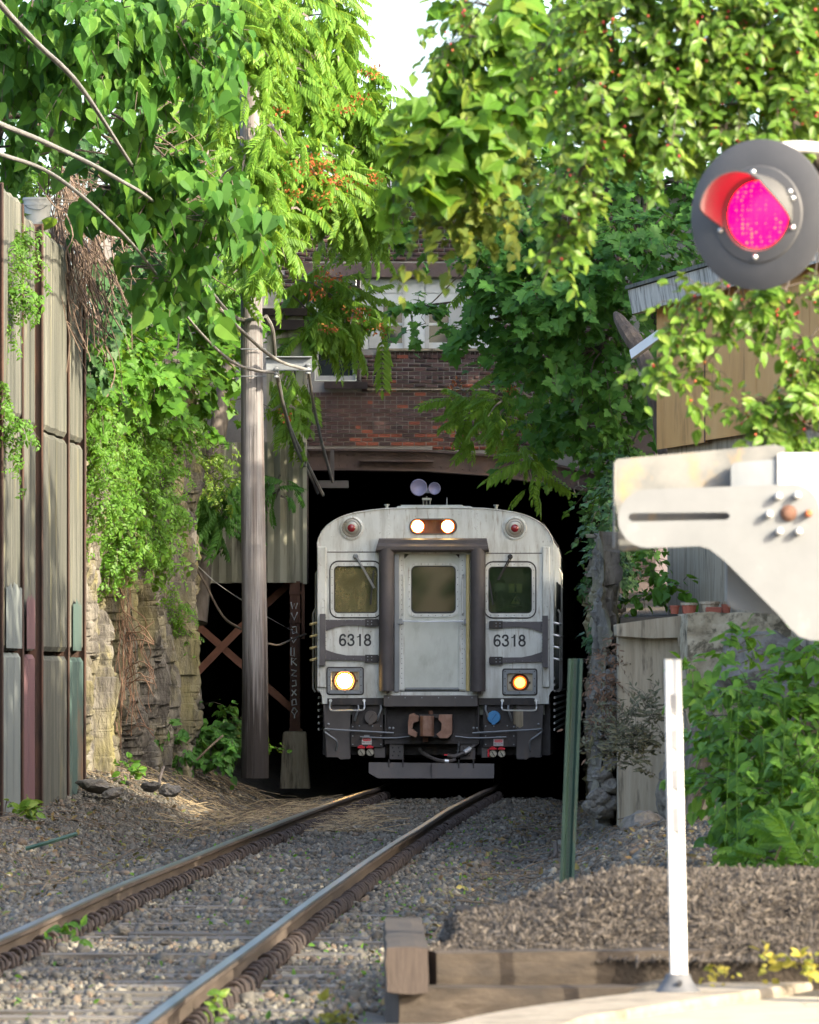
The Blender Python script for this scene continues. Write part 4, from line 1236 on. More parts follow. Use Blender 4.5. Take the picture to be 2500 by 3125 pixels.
# same count of points along both edges
ke = bez(ke, 6); ki = bez(ki, 6)
nn = min(len(ke), len(ki)); ke, ki = ke[:nn], ki[:nn]
b = MB()
vv = []
for a_, c_ in zip(ke, ki):
    wv = .008 * noise.noise((a_.x * 6, a_.y * 6, 1))
    vv += [a_ + Vector((0, 0, -.3)), a_ + Vector((0, wv, -.012)), a_ + Vector((0, wv - .02, 0)), c_ + Vector((0, .02 + wv, .0)), c_ + Vector((0, wv, -.02)), c_ + Vector((0, wv, -.2))]
b.add(vv, [(i * 6 + j, i * 6 + j + 1, (i + 1) * 6 + j + 1, (i + 1) * 6 + j) for i in range(nn - 1) for j in range(5)])
tag(b.build('kerb', m_kerb, smooth=False), kind='structure')
b = MB()
vv = []
for c_ in ki: vv += [Vector((c_.x, c_.y + .03, z_p + .02)), Vector((c_.x + .2, c_.y - 1.2, z_p + .016)), Vector((c_.x + .4, 12, z_p))]
b.add(vv, [(i * 3 + j, i * 3 + j + 1, (i + 1) * 3 + j + 1, (i + 1) * 3 + j) for i in range(nn - 1) for j in range(2)])
tag(b.build('pavement', m_pave), kind='structure')

# white delineator
DD = 25.0
dbase = P(2052, 3012, DD)
dl = thing('delineator_post', 'bright white ribbed flexible delineator post with a grey foot on the kerb', 'delineator', dbase)
b = MB()
tilt = Vector((-.095, .0, 0))   # leans a little to the left towards its top
top = P(2053, 2012, DD)
pl = [(-.036, .004), (-.036, -.01), (-.03, -.016), (-.012, -.016), (-.004, -.007), (.004, -.007), (.012, -.016), (.03, -.016), (.036, -.01), (.036, .004)]
zb_, zt_ = dbase.z + .04, top.z
x_b, x_t = P(2072, 1, DD).x, P(2053, 1, DD).x
def dpt(z, o): 
    t = (z - zb_) / (zt_ - zb_); return (x_b + (x_t - x_b) * t + o[0] * (1.02 - .04 * t), DD + o[1], z)
zs_ = [zb_, zb_ + .62, zb_ + .72, zb_ + .86, zb_ + .93, zb_ + 1.07, zb_ + 1.14, zb_ + 1.24, zt_ - .06, zt_]
k = len(pl)
for z in zs_: b.v += [dpt(z, o) for o in pl]
for i in range(len(zs_) - 1):
    for j in range(k): b.f.append((i * k + j, i * k + (j + 1) % k, (i + 1) * k + (j + 1) % k, (i + 1) * k + j)); b.m.append(0)
b.f.append(tuple((len(zs_) - 1) * k + j for j in range(k))); b.m.append(0)
b.build('post', m_reflect, dl)
for z0_, z1_ in ((zb_ + .62, zb_ + .72), (zb_ + .80, zb_ + .88), (zb_ + .97, zb_ + 1.05), (zb_ + 1.12, zb_ + 1.20)):
    bb = MB(); vv = [dpt(z_, (x_, y_)) for z_ in (z0_, z1_) for x_, y_ in ((-.0125, -.0165), (.0125, -.0165), (.0125, -.0185), (-.0125, -.0185))]
    bb.add(vv, [(0, 1, 2, 3), (4, 7, 6, 5), (0, 4, 5, 1), (1, 5, 6, 2), (2, 6, 7, 3), (3, 7, 4, 0)]); bb.build('reflective_band', m_reflect2, dl)
fx = P(2052, 1, DD).x + .02
b = MB(); b.lathe([(.098, -.02), (.095, .0), (.082, .012), (.06, .045), (.050, .07), (.0, .07)], (x_b - .004, DD, dbase.z - .015), (0, 0, 1), 20)
b.build('foot', m_rubberbase, dl, True)
b = MB(); b.lathe([(.012, 0), (.012, .012), (0, .012)], (x_b, DD - .075, dbase.z + .018), (0, -1, .5), 8); b.build('bolt', m_black, dl)

# green U-channel sign post without a sign
GD = 38.0
gb = P(1732, 2790, GD)
gp = thing('sign_post', 'green perforated steel channel post without a sign, leaning slightly right', 'post', gb)
gt0, gt1 = P(1727, 2790, GD), P(1757, 2010, GD)
prof = [(-.047, .0), (-.047, .004), (-.030, .004), (-.016, .032), (.016, .032), (.030, .004), (.047, .004), (.047, .0), (.028, -.0), (.013, .028), (-.013, .028), (-.028, 0)]
b = MB(); k = len(prof)
for t in (0, 1):
    c_ = gt0.lerp(gt1, t)
    b.v += [(c_.x + x, c_.y + y, c_.z) for x, y in prof]
b.f += [(j, (j + 1) % k, k + (j + 1) % k, k + j) for j in range(k)]; b.m += [0] * k
b.f += [tuple(range(k)), tuple(k + j for j in range(k))]; b.m += [0, 0]
b.build('channel', m_green, gp)
L_ = (gt1 - gt0).length
nh = int(L_ / .0254)
b = MB()
for i in range(nh):
    c_ = gt0.lerp(gt1, (i + .5) / nh)
    b.lathe([(.0046, 0), (.0046, .0012), (0, .0012)], (c_.x + .0, c_.y + .0268, c_.z), (0, -1, 0), 6)
tag(b.build('holes', m_black, gp), kind='stuff')

# ------------------------------------------------------------------ train
TD = 78.3
THD = -.040                                    # heading of the track here
tc0 = Vector((tx(TD), TD, 0))
train = thing('train', 'stainless steel commuter train cab car number 6318 with lit headlights coming out of the tunnel', 'train', tc0, rot=THD)
S = 230.0
X = lambda px: (px - 1332) / S
Z = lambda py: H - (py - HY) / S
def pp(*pts): return [(X(a), Z(c)) for a, c in pts]
def rr(x0, x1, y0, y1, r=8): return rrect(X(x0), X(x1), Z(y1), Z(y0), r / S)
def tb(mb, name, m, par=train, **k): return mb.build(name, m, par, local=True, **k)
# note: W of every child equals the train's world matrix, so sub-parts are local too

roof_l = [(971, 1660), (977, 1639), (987, 1620), (1001, 1604), (1020, 1590), (1043, 1578), (1066, 1570), (1089, 1564), (1135, 1557), (1182, 1552), (1250, 1550), (1332, 1549)]
roof_r = [(2664 - a, c) for a, c in roof_l[:-1]][::-1]
front = pp((971, 2104), *roof_l, *roof_r, (1693, 2104), (1684, 2112), (1679, 2124), (1678, 2148), (1632, 2148), (1632, 2130), (1030, 2130), (1030, 2148), (986, 2148), (985, 2124), (980, 2112))
winL, winR = (1021, 1157, 1726, 1872), (1493, 1628, 1728, 1873)
door_h = rrect(X(1222), X(1424), Z(2112), Z(1690), .01, 1)
tb(MB().plate(front, 0, .06, [rr(*winL, 14), rr(*winR, 14), door_h, rr(1255, 1396, 1585, 1628, 21), rr(1014, 1098, 2050, 2106, 4), rr(1551, 1629, 2055, 2108, 4)]), 'end_panel', m_silver)
# body: roof and sides swept back
b = MB()
sec = pp((974, 2104), *[(a + 2, c + 1) for a, c in roof_l], *[(a - 2, c + 1) for a, c in roof_r], (1690, 2104))
k = len(sec)
for y in (.02, 26): b.v += [(x, y, z) for x, z in sec]
b.f += [(j, j + 1, k + j + 1, k + j) for j in range(k - 1)] + [(k - 1, 0, k, 2 * k - 1)]; b.m += [0] * k
tb(b, 'body', m_silver, smooth=True)
# fluted sides: ribs
b = MB()
for s_ in (-1, 1):
    for i in range(9): b.box((s_ * 1.575, 13.2, .75 + i * .085), (.02, 25.6, .03))
tb(b, 'side_ribs', m_silver)
for s_ in (-1, 1):
    for i in range(12): tb(MB().bx(s_ * 1.575 - .006, s_ * 1.575 + .006, 2.6 + i * 1.9, 3.9 + i * 1.9, 2.05, 2.75), 'window', m_darkglass)
    # side door, grab rail posts, steps
    tb(MB().tube([(s_ * 1.62, 1.3, 1.25), (s_ * 1.66, 1.3, 1.3), (s_ * 1.66, 1.3, 2.85), (s_ * 1.62, 1.3, 2.9)], .014, 6), 'grab_rail', m_bright)
    tb(MB().tube([(s_ * 1.62, .42, 1.25), (s_ * 1.65, .42, 1.3), (s_ * 1.65, .42, 2.3), (s_ * 1.62, .42, 2.35)], .014, 6), 'grab_rail', m_bright)
# corner posts proud of the panel
for x0, x1 in ((971, 999), (1659, 1682)):
    tb(MB().bx(X(x0), X(x1), -.03, -.001, Z(2098), Z(1668)), 'corner_post', m_silver, bevel=.012, seg=2)
# lip along the roof edge
b = MB(); ro = pp(*roof_l, *roof_r)
b.tube([(x, -.006, z) for x, z in ro], .011, 6); tb(b, 'roof_lip', m_silver, smooth=True)
# rivets
b = MB()
def rv(px, py, r=.010, y=-.001): b.lathe([(r, 0), (r * .75, r * .6), (0, r * .75)], (X(px), y, Z(py)), (0, -1, 0), 6)
for i in range(8):
    rv(1189, 1560 + i * 11.4); rv(1461, 1560 + i * 11.4)
for i in range(9):
    rv(1008 + i * 17, 1681, .008); rv(1510 + i * 17, 1686, .008)
for i in range(4):
    rv(1062 + i * 24, 1693, .007); rv(1534 + i * 24, 1695, .007)
for i in range(4):
    for j in range(6): rv(1125 + i * 10, 2045 + j * 14, .005); rv(1495 + i * 10, 2045 + j * 14, .005)
tag(tb(b, 'rivets', m_silver), kind='stuff')
b = MB(); b.bx(X(1001), X(1157), -.004, .0, Z(1686), Z(1683)); b.bx(X(1490), X(1657), -.004, .0, Z(1690), Z(1687))
tb(b, 'seam', m_under2)

# cab windows
def cabwin(w_, m_glass, fr=(13, 11)):
    x0, x1, y0, y1 = w_
    f = tb(MB().plate(rr(x0 - 9, x1 + 9, y0 - 11, y1 + 11, 24), -.022, .0, [rr(x0 + 1, x1 - 1, y0 + 1, y1 - 1, 13)]), 'window', m_silver, bevel=.006)
    g = MB().plate(rr(x0 + .5, x1 - .5, y0 + .5, y1 - .5, 13), .022, .028); g = tb(g, 'pane', m_glass, f)
    s_ = tb(MB().plate(rr(x0 - 13, x1 + 13, y0 - 16, y1 + 15, 28), -.005, -.001, [rr(x0 - 8, x1 + 8, y0 - 10, y1 + 10, 23)]), 'gasket', m_under, f)
    g2 = tb(MB().plate(rr(x0 + .2, x1 - .2, y0 + .2, y1 - .2, 13), .002, .02, [rr(x0 + 4, x1 - 4, y0 + 4, y1 - 4, 11)]), 'seal', m_black, f)
    bb = MB()
    for px in np.arange(x0 + 8, x1 - 4, 24):
        for py in (y0 - 5, y1 + 5): bb.lathe([(.006, 0), (.006, .004), (0, .005)], (X(px), -.022, Z(py)), (0, -1, 0), 6)
    for py in np.arange(y0 + 12, y1 - 4, 24):
        for px in (x0 - 4.5, x1 + 4.5): bb.lathe([(.006, 0), (.006, .004), (0, .005)], (X(px), -.022, Z(py)), (0, -1, 0), 6)
    tag(tb(bb, 'screws', m_under2, f), kind='stuff')
    return f
gL = film_glass('tan_reflection_glass', (.24, .205, .105), .58, .06, (.85, .85, .72))  # tan film paints in the bright reflection on the left pane
gR = film_glass('greenish_cab_glass', (.06, .08, .055), .28, .07, (.7, .8, .7))
gD = film_glass('door_glass', (.03, .045, .028), .34, .11, (.4, .48, .42))  # dark green film stands in for reflected foliage
fL = cabwin(winL, gL); fL['label'] = 'left cab window with a tan reflection painted into the glass'
fR = cabwin(winR, gR); fR['label'] = 'greenish right cab window with warning signs behind the glass'
# signs behind the right glass
def flat(pts, y, m, name, par): return tb(MB().plate(pp(*pts), y, y + .004), name, m, par)
flat([(1556, 1781), (1597, 1781), (1597, 1809), (1556, 1809)], .040, m_yellow, 'notice', fR)
flat([(1574, 1783), (1580, 1783), (1580, 1806), (1574, 1806)], .036, m_black, 'notice_bar', fR)
flat([(1576, 1812), (1597, 1846), (1556, 1846)], .040, m_black, 'warning_triangle', fR)
flat([(1576, 1819), (1591, 1843), (1562, 1843)], .036, m_yellow, 'warning_triangle_field', fR)
flat([(1578, 1824), (1572, 1834), (1577, 1834), (1573, 1841), (1583, 1831), (1578, 1831), (1582, 1824)], .033, m_black, 'bolt_symbol', fR)
flat([(1556, 1848), (1596, 1848), (1596, 1854), (1556, 1854)], .038, m_wall_red, 'notice_strip', fR)
flat([(1514, 1805), (1520, 1805), (1520, 1832), (1514, 1832)], .040, m_black, 'notice_strip', fR)
flat([(1514, 1780), (1543, 1780), (1543, 1801), (1514, 1801)], .040, m_cab, 'notice', fR)
# wipers
def wiper(a, c, e, par, name='wiper', light=True):
    b = MB(); m = m_galv if light else m_black
    b.tube([(X(a[0]), -.035, Z(a[1])), (X(c[0]), -.05, Z(c[1]))], .010, 6)
    b.tube([(X(a[0] + 5), -.035, Z(a[1] + 2)), (X(c[0] + 4), -.05, Z(c[1] - 1))], .006, 5)
    b.lathe([(.035, 0), (.035, .03), (.02, .045), (0, .045)], (X(a[0]), -.001, Z(a[1])), (0, -1, 0), 10)
    o = tb(b, name, m)
    tb(MB().bar((X(e[0][0]), -.03, Z(e[0][1])), (X(e[1][0]), -.03, Z(e[1][1])), .012, .02), 'blade', m_black, o)
wiper((1089, 1697), (1144, 1795), ((1144, 1740), (1134, 1845)), train)
wiper((1561, 1699), (1522, 1770), ((1497, 1770), (1508, 1845)), train, light=False)
tb(MB().plate(pp((1112, 1735), (1129, 1735), (1129, 1748), (1112, 1748)), .030, .034), 'green_sticker', mat('green_sticker', [(.32, .45, .24), (.36, .5, .28)], .6), fL)

# door recess, frame and door
b = MB()
xl, xr, zb_, zt_ = X(1222), X(1424), Z(2112), Z(1690)
b.bx(xl - .03, xl, .03, .30, zb_, zt_); b.bx(xr, xr + .03, .03, .30, zb_, zt_); b.bx(xl - .03, xr + .03, .03, .30, zt_, zt_ + .03); b.bx(xl - .03, xr + .03, .03, .30, zb_ - .03, zb_)
tb(b, 'door_recess', m_silver)
dr = tb(MB().plate(pp((1237, 2101), (1237, 1704), (1251, 1690), (1392, 1690), (1405, 1704), (1405, 2101)), .10, .15, [rr(1257, 1394, 1726, 1872, 16)]), 'door', m_silver2, bevel=.006)
tb(MB().plate(rr(1247, 1403, 1717, 1883, 26), .084, .0995, [rr(1256, 1395, 1725, 1873, 16)]), 'window_frame', m_silver, dr, bevel=.004)
tb(MB().plate(rr(1255, 1396, 1724, 1874, 16), .125, .132), 'pane', gD, dr)
tb(MB().plate(rr(1257.3, 1393.7, 1726.3, 1871.7, 15.5), .10, .123, [rr(1260, 1391, 1729, 1866, 14)]), 'seal', m_black, dr)
bb = MB()
for px in np.arange(1266, 1392, 22):
    for py in (1721, 1878): bb.lathe([(.006, 0), (.006, .004), (0, .005)], (X(px), .084, Z(py)), (0, -1, 0), 6)
for py in np.arange(1740, 1870, 22):
    for px in (1251.5, 1399.5): bb.lathe([(.006, 0), (.006, .004), (0, .005)], (X(px), .084, Z(py)), (0, -1, 0), 6)
tag(tb(bb, 'screws', m_under2, dr), kind='stuff')
b = MB(); b.bx(X(1240), X(1402), .085, .0995, Z(2110), Z(2098)); b.bx(X(1237), X(1405), .06, .0995, Z(2114), Z(2110)); tb(b, 'kick_strip', m_galv, dr)
b = MB(); b.bx(X(1222), X(1237), .06, .14, Z(2110), Z(1690)); b.bx(X(1405), X(1424), .06, .14, Z(2110), Z(1690)); tb(b, 'door_jamb', m_silver)
bb = MB()
for py in np.arange(1710, 2100, 15):
    for px in (1229, 1414): bb.lathe([(.006, 0), (.006, .004), (0, .005)], (X(px), .06, Z(py)), (0, -1, 0), 6)
tag(tb(bb, 'jamb_rivets', m_under2), kind='stuff')
tb(MB().tube([(X(1226), -.01, Z(1896)), (X(1310), -.03, Z(1897)), (X(1424), -.01, Z(1896))], .009, 6), 'safety_bar', m_bright)
b = MB(); b.bx(X(1220), X(1232), -.03, .02, Z(1904), Z(1888)); b.bx(X(1419), X(1428), -.03, .02, Z(1904), Z(1888)); tb(b, 'bar_bracket', m_galv)
tb(MB().tube([(X(1432), -.02, Z(1692)), (X(1432), -.02, Z(2108))], .028, 10), 'grab_pillar', m_yellow)
tb(MB().bx(X(1207), X(1222), -.03, -.001, Z(2112), Z(1690)), 'grab_pillar', m_galv, bevel=.006)
for px, sg in ((1231, 1), (1417, -1)):
    tb(MB().tube(bez([(X(px), .06, Z(1752)), (X(px), .01, Z(1760)), (X(px + sg * 2), .01, Z(1766)), (X(px + sg * 2), .01, Z(1862)), (X(px), .01, Z(1870)), (X(px), .06, Z(1878))], 3), .008, 6), 'door_handle', m_bright)

# diaphragm tubes: open half-rolled rubber
def dia(px0, px1, y0, y1, name):
    b = MB(); cx_ = X((px0 + px1) / 2); r = (px1 - px0) / 2 / S
    n_ = 14; zt_, zb_ = Z(y0), Z(y1)
    ang = [PI * (-.08 + 1.16 * i / n_) for i in range(n_ + 1)]
    for th in (r, r - .012):
        for z in (zb_, zt_):
            b.v += [(cx_ - th * math.cos(a), -.10 - th * 1.1 * math.sin(a), z) for a in ang]
    k = n_ + 1
    for i in range(n_):
        b.f += [(i, i + 1, k + i + 1, k + i), (2 * k + i, 3 * k + i, 3 * k + i + 1, 2 * k + i + 1), (i, 2 * k + i, 2 * k + i + 1, i + 1), (k + i, k + i + 1, 3 * k + i + 1, 3 * k + i)]
        b.m += [0] * 4
    b.bx(cx_ - r * .98, cx_ + r * .98, -.11, -.001, Z(y1 - 22), zt_)
    o = tb(b, name, m_rubber, smooth=True)
    tb(MB().tube([(cx_ + .02, -.17, zb_ + .09), (cx_ + .02, -.17, zb_ - .035)], .022, 8), 'spring_end', m_clip, o)
dia(1161, 1207, 1674, 2108, 'diaphragm'); dia(1440, 1486, 1674, 2110, 'diaphragm')
b = MB()
prof = [(0, 1644), (-.10, 1643), (-.13, 1648), (-.13, 1657), (-.16, 1660), (-.20, 1668), (-.195, 1678), (-.16, 1684), (0, 1684)]
k = len(prof)
for side in (0, 1):
    for y, py in prof:
        f_ = (py - 1643) / 41
        b.v.append((X(1161 - 10 * f_) if side == 0 else X(1489 + 8 * f_), y, Z(py)))
b.f += [(j, (j + 1) % k, k + (j + 1) % k, k + j) for j in range(k)] + [tuple(range(k)), tuple(k + j for j in range(k))]; b.m += [0] * (k + 2)
tb(b, 'diaphragm_hood', m_rubber)

# grey framing round the number plates
for mir in (0, 1):
    f = (lambda a: a) if not mir else (lambda a: 2664 - a - 8)
    dy = 0 if not mir else 6
    def q(*pts): return [(X(f(a)), Z(c + dy)) for a, c in pts]
    fr_ = tb(MB().plate(q((997, 1891), (1160, 1891), (1160, 1911), (1060, 1908), (1030, 1913), (998, 1925)), -.03, -.001), 'bumper_band', m_bracket, bevel=.004)
    tb(MB().plate(q((997, 1983), (1030, 1994), (1060, 2000), (1160, 2001), (1160, 2018), (998, 2014)), -.03, -.001), 'bumper_band', m_bracket, bevel=.004)
    tb(MB().plate(q((980, 1873), (997, 1873), (997, 2030), (980, 2032)), -.10, -.031), 'buffer_post', m_bracket, bevel=.006)
    tb(MB().plate(q((1118, 1889), (1158, 1889), (1158, 1912), (1118, 1912)), -.05, -.0305), 'hinge_block', m_under)
    tb(MB().plate(q((1118, 1998), (1158, 1998), (1158, 2022), (1118, 2022)), -.05, -.0305), 'hinge_block', m_under)
    bb = MB()
    for px, py in ((1126, 1896), (1138, 1896), (1126, 1905), (1138, 1905), (1126, 2004), (1138, 2004), (1126, 2014), (1138, 2014)):
        bb.lathe([(.009, 0), (.009, .006), (0, .008)], (X(f(px)), -.05, Z(py + dy)), (0, -1, 0), 6)
    for i in range(12): bb.lathe([(.006, 0), (.006, .005), (0, .006)], (X(f(998)), -.031, Z(1885 + i * 12 + dy)), (0, -1, 0), 5)
    for i in range(5):
        bb.lathe([(.006, 0), (.006, .005), (0, .006)], (X(f(1010 + i * 24)), -.031, Z(1894 + dy)), (0, -1, 0), 5)
        bb.lathe([(.006, 0), (.006, .005), (0, .006)], (X(f(1010 + i * 24)), -.031, Z(2011 + dy)), (0, -1, 0), 5)
    tag(tb(bb, 'bolts', m_galv), kind='stuff')
    # hand rungs on the corner
    for py in (1899, 1936, 1972, 2008):
        sx = -1 if not mir else 1
        a_ = (X(976 if not mir else 1686), .06, Z(py))
        tb(MB().tube(bez([a_, (a_[0] + sx * .06, .05, a_[2] - .012), (a_[0] + sx * .115, .08, a_[2] - .03), (a_[0] + sx * .11, .30, a_[2] - .02), (a_[0], .40, a_[2])], 4), .017, 6), 'hand_rung', m_yellow if not mir else m_bright)
# the number, painted: broad strokes laid on the plate
def number(xc, zc, h_=.160):
    loop = lambda cx_, cz_, a_, c_: [(cx_ + a_ * math.sin(t), cz_ + c_ * math.cos(t)) for t in np.linspace(0, 2 * PI, 25)]
    cr = lambda p: [(v.x, v.y) for v in bez([(a_, c_, 0) for a_, c_ in p], 5)]
    G_ = {'6': [cr([(.53, .76), (.45, .90), (.31, .935), (.15, .84), (.085, .62), (.075, .42), (.10, .21), (.19, .10), (.31, .065), (.46, .12), (.53, .30), (.47, .49), (.32, .56), (.17, .50), (.09, .36)])],
          '3': [cr([(.08, .70), (.13, .87), (.29, .935), (.44, .88), (.49, .73), (.42, .59), (.24, .54)]), cr([(.24, .54), (.44, .49), (.53, .31), (.46, .13), (.29, .065), (.13, .12), (.06, .29)])],
          '1': [[(.37, 0), (.37, 1)], cr([(.10, .745), (.24, .77), (.32, .86), (.345, .985)])], '8': [loop(.30, .735, .19, .20), loop(.30, .295, .235, .23)]}
    for i, ch in enumerate('6318'):
        mb = MB()
        for kk, path in enumerate(G_[ch]):
            wd = .155 if not (ch == '1' and kk) else .085
            L_, R2 = [], []
            for j in range(len(path)):
                a_, c_ = path[max(j - 1, 0)], path[min(j + 1, len(path) - 1)]
                t_ = Vector((c_[0] - a_[0], c_[1] - a_[1], 0)).normalized()
                p_ = Vector((path[j][0], path[j][1], 0)); nn_ = Vector((-t_.y, t_.x, 0)) * wd / 2
                L_.append(p_ + nn_); R2.append(p_ - nn_)
            f3 = lambda v: (xc + (v.x + i * .69 - 1.34) * h_, -.0035 - .0004 * kk, zc + (v.y - .5) * h_)
            mb.add([f3(v) for v in L_] + [f3(v) for v in R2], [(j, j + 1, len(path) + j + 1, len(path) + j) for j in range(len(path) - 1)])
        tb(mb, 'digit', m_ink)
def text(s, x, z, size, m, name, par, y=-.004, ext=.0015, off=0.0, align='CENTER'):
    cu = bpy.data.curves.new(name, 'FONT'); cu.body = s; cu.size = size; cu.extrude = ext; cu.align_x = align; cu.align_y = 'CENTER'; cu.offset = off
    cu.resolution_u = 4
    o = bpy.data.objects.new('tmp', cu); COL.objects.link(o)
    dg = bpy.context.evaluated_depsgraph_get()
    me = bpy.data.meshes.new_from_object(o.evaluated_get(dg)); bpy.data.objects.remove(o)
    me.materials.clear(); me.materials.append(m)
    me.transform(Matrix.Translation((x, y, z)) @ Matrix.Rotation(PI / 2, 4, 'X'))
    me.name = name
    ob = bpy.data.objects.new(name, me)
    return put(ob, par, W[par.name].copy())
for px, py in ((1087, 1953), (1559, 1955)):
    number(X(px), Z(py))

# headlights
def lowlight(x0, x1, y0, y1, cx_, cy_, r, m, lab):
    h_ = tb(MB().plate(rr(x0, x1, y0, y1, 6), -.03, .0, [rr(x0 + 11, x1 - 11, y0 + 11, y1 - 11, 3)]), 'headlight', m_galv, bevel=.006)
    tb(MB().plate(rr(x0 - 4, x1 + 4, y0 - 4, y1 + 4, 8), -.004, -.001, [rr(x0 + 2, x1 - 2, y0 + 2, y1 - 2, 5)]), 'gasket', m_under, h_)
    h_['label'] = lab
    tb(MB().bx(X(x0 + 6), X(x1 - 6), .075, .085, Z(y1 - 6), Z(y0 + 6)), 'back_plate', m_chromelens, h_)
    b = MB(); b.lathe([((r + 9) / S, -.0), ((r + 9) / S, .03), ((r + 3) / S, .045), ((r + 1) / S, .03), ((r + 1) / S, 0)], (X(cx_), .074, Z(cy_)), (0, -1, 0), 24)
    b.box((X(cx_ - r - 10), .06, Z(cy_)), (.03, .02, .03)); b.box((X(cx_ + r + 10), .06, Z(cy_)), (.03, .02, .03))
    tb(b, 'lamp_ring', m_steel_rust, h_, smooth=True)
    tb(MB().lathe([((r + 1) / S, 0), ((r + 1) / S, .004), (r * .8 / S, .004)], (X(cx_), .062, Z(cy_)), (0, -1, 0), 24), 'lamp_bowl', m_lampB, h_)
    b = MB(); b.lathe([(r * .84 / S, 0), (r * .7 / S, .014), (r * .35 / S, .022), (0, .024)], (X(cx_), .055, Z(cy_)), (0, -1, 0), 24)
    tb(b, 'lamp_lens', m, h_, smooth=True)
    bb = MB()
    for px, py in ((x0 + 5, y0 + 5), ((x0 + x1) / 2, y0 + 5), (x1 - 5, y0 + 5), (x0 + 5, y1 - 5), ((x0 + x1) / 2, y1 - 5), (x1 - 5, y1 - 5), (x0 + 5, y0 + 27), (x1 - 5, y0 + 27), (x0 + 5, y1 - 25), (x1 - 5, y1 - 25)):
        bb.lathe([(.009, 0), (.009, .005), (0, .007)], (X(px), -.03, Z(py)), (0, -1, 0), 6)
    tag(tb(bb, 'screws', m_under2, h_), kind='stuff')
lowlight(1003, 1110, 2039, 2117, 1054, 2078, 27, m_lampW, 'lower left headlight, glaring yellow white')
lowlight(1540, 1640, 2044, 2119, 1590, 2083, 19, m_lampO, 'lower right headlight, glowing orange')
hl = tb(MB().plate(rr(1252, 1399, 1582, 1631, 23.5), -.018, -.001, [rr(1256, 1395, 1586, 1627, 20)]), 'headlight', m_under2)
hl['label'] = 'twin roof headlight behind one oblong glass'
tb(MB().bx(X(1250), X(1400), .062, .07, Z(1632), Z(1581)), 'back_plate', m_steel_rust, hl)
for px in (1278, 1370):
    tb(MB().lathe([(20.5 / S, 0), (20 / S, .012), (17 / S, .012)], (X(px), .022, Z(1606)), (0, -1, 0), 24), 'lamp_bowl', m_lampB, hl)
    b = MB(); b.lathe([(17.5 / S, 0), (16 / S, .02), (9 / S, .032), (0, .036)], (X(px), .015, Z(1606)), (0, -1, 0), 24)
    tb(b, 'lamp_lens', m_lampW, hl, smooth=True)
for px, py in ((1076, 1611), (1575, 1612)):
    ml = tb(MB().lathe([(37 / S, 0), (37 / S, .012), (33 / S, .02), (30 / S, .02), (29 / S, .004)], (X(px), -.001, Z(py)), (0, -1, 0), 32), 'marker_lamp', m_silver, smooth=True)
    tb(MB().lathe([(29 / S, 0), (27 / S, .016), (23 / S, .018), (21 / S, .006), (16 / S, .010), (16 / S, .028), (13.5 / S, .03)], (X(px), -.003, Z(py)), (0, -1, 0), 32), 'lamp_ring', m_chromelens, ml, smooth=True)
    tb(MB().lathe([(14 / S, 0), (11 / S, .02), (6 / S, .03), (0, .034)], (X(px), -.02, Z(py)), (0, -1, 0), 24), 'lamp_lens', m_red, ml, smooth=True)
    bb = MB()
    for i in range(8): bb.lathe([(.006, 0), (.006, .004), (0, .005)], (X(px) + 34 / S * math.cos(i * PI / 4 + .4), -.014, Z(py) + 34 / S * math.sin(i * PI / 4 + .4)), (0, -1, 0), 5)
    tag(tb(bb, 'screws', m_under2, ml), kind='stuff')

# roof gear
b = MB(); b.bx(X(1214), X(1442), .06, .5, Z(1551), Z(1544)); b.bx(X(1225), X(1415), .1, .45, Z(1545), Z(1540)); tb(b, 'roof_plate', m_silver2, bevel=.008)
for px, py in ((1183, 1534), (1517, 1536)):
    tb(MB().lathe([(.02, 0), (.02, .06), (.035, .06), (.035, .075), (0, .075)], (X(px), .12, Z(py + 21)), (0, 0, 1), 8), 'roof_post', m_silver2)
hz_ = Z(1490)
horn = tb(MB().bx(X(1290), X(1318), .20, .30, Z(1524), Z(1518)), 'horn', m_silver2)
b = MB()
for px in (1293, 1313): b.tube([(X(px), .25, Z(1545)), (X(px), .25, Z(1518))], .012, 6)
b.tube([(X(1303), .25, Z(1545)), (X(1303), .25, Z(1512))], .010, 6)
tb(b, 'horn_stand', m_galv, horn)
m_horn = mat('horn_violet_grey', [(.20, .19, .30), (.28, .27, .40)], .5, .2, 6)
for px, py, r in ((1281, 1487, 26), (1329, 1490, 19)):
    tb(MB().lathe([(.03, -.40), (.035, -.25), (r * .55 / S, -.09), (r / S, 0), (r * .93 / S, .006), (r * .5 / S, -.02), (0, -.03)], (X(px), .05, Z(py)), (0, -1, 0), 24), 'horn_bell', m_horn, horn, smooth=True)
tb(MB().bx(X(1283), X(1325), .30, .36, Z(1502), Z(1488)), 'horn_yoke', m_galv, horn)
tb(MB().lathe([(.012, 0), (.006, .12), (0, .13)], (X(1365), .3, Z(1545)), (0, 0, 1), 6), 'antenna', m_galv)
b = MB()                                        # stepped housing along the right roof edge
b.add([(X(1645), .4, Z(1612)), (X(1660), .4, Z(1593)), (X(1690), .4, Z(1640)), (X(1679), .4, Z(1650)), (X(1645), 6, Z(1612)), (X(1660), 6, Z(1593)), (X(1690), 6, Z(1640)), (X(1679), 6, Z(1650))],
      [(0, 1, 2, 3), (4, 7, 6, 5), (0, 4, 5, 1), (1, 5, 6, 2), (2, 6, 7, 3)])
tb(b, 'roof_side_housing', m_under2)

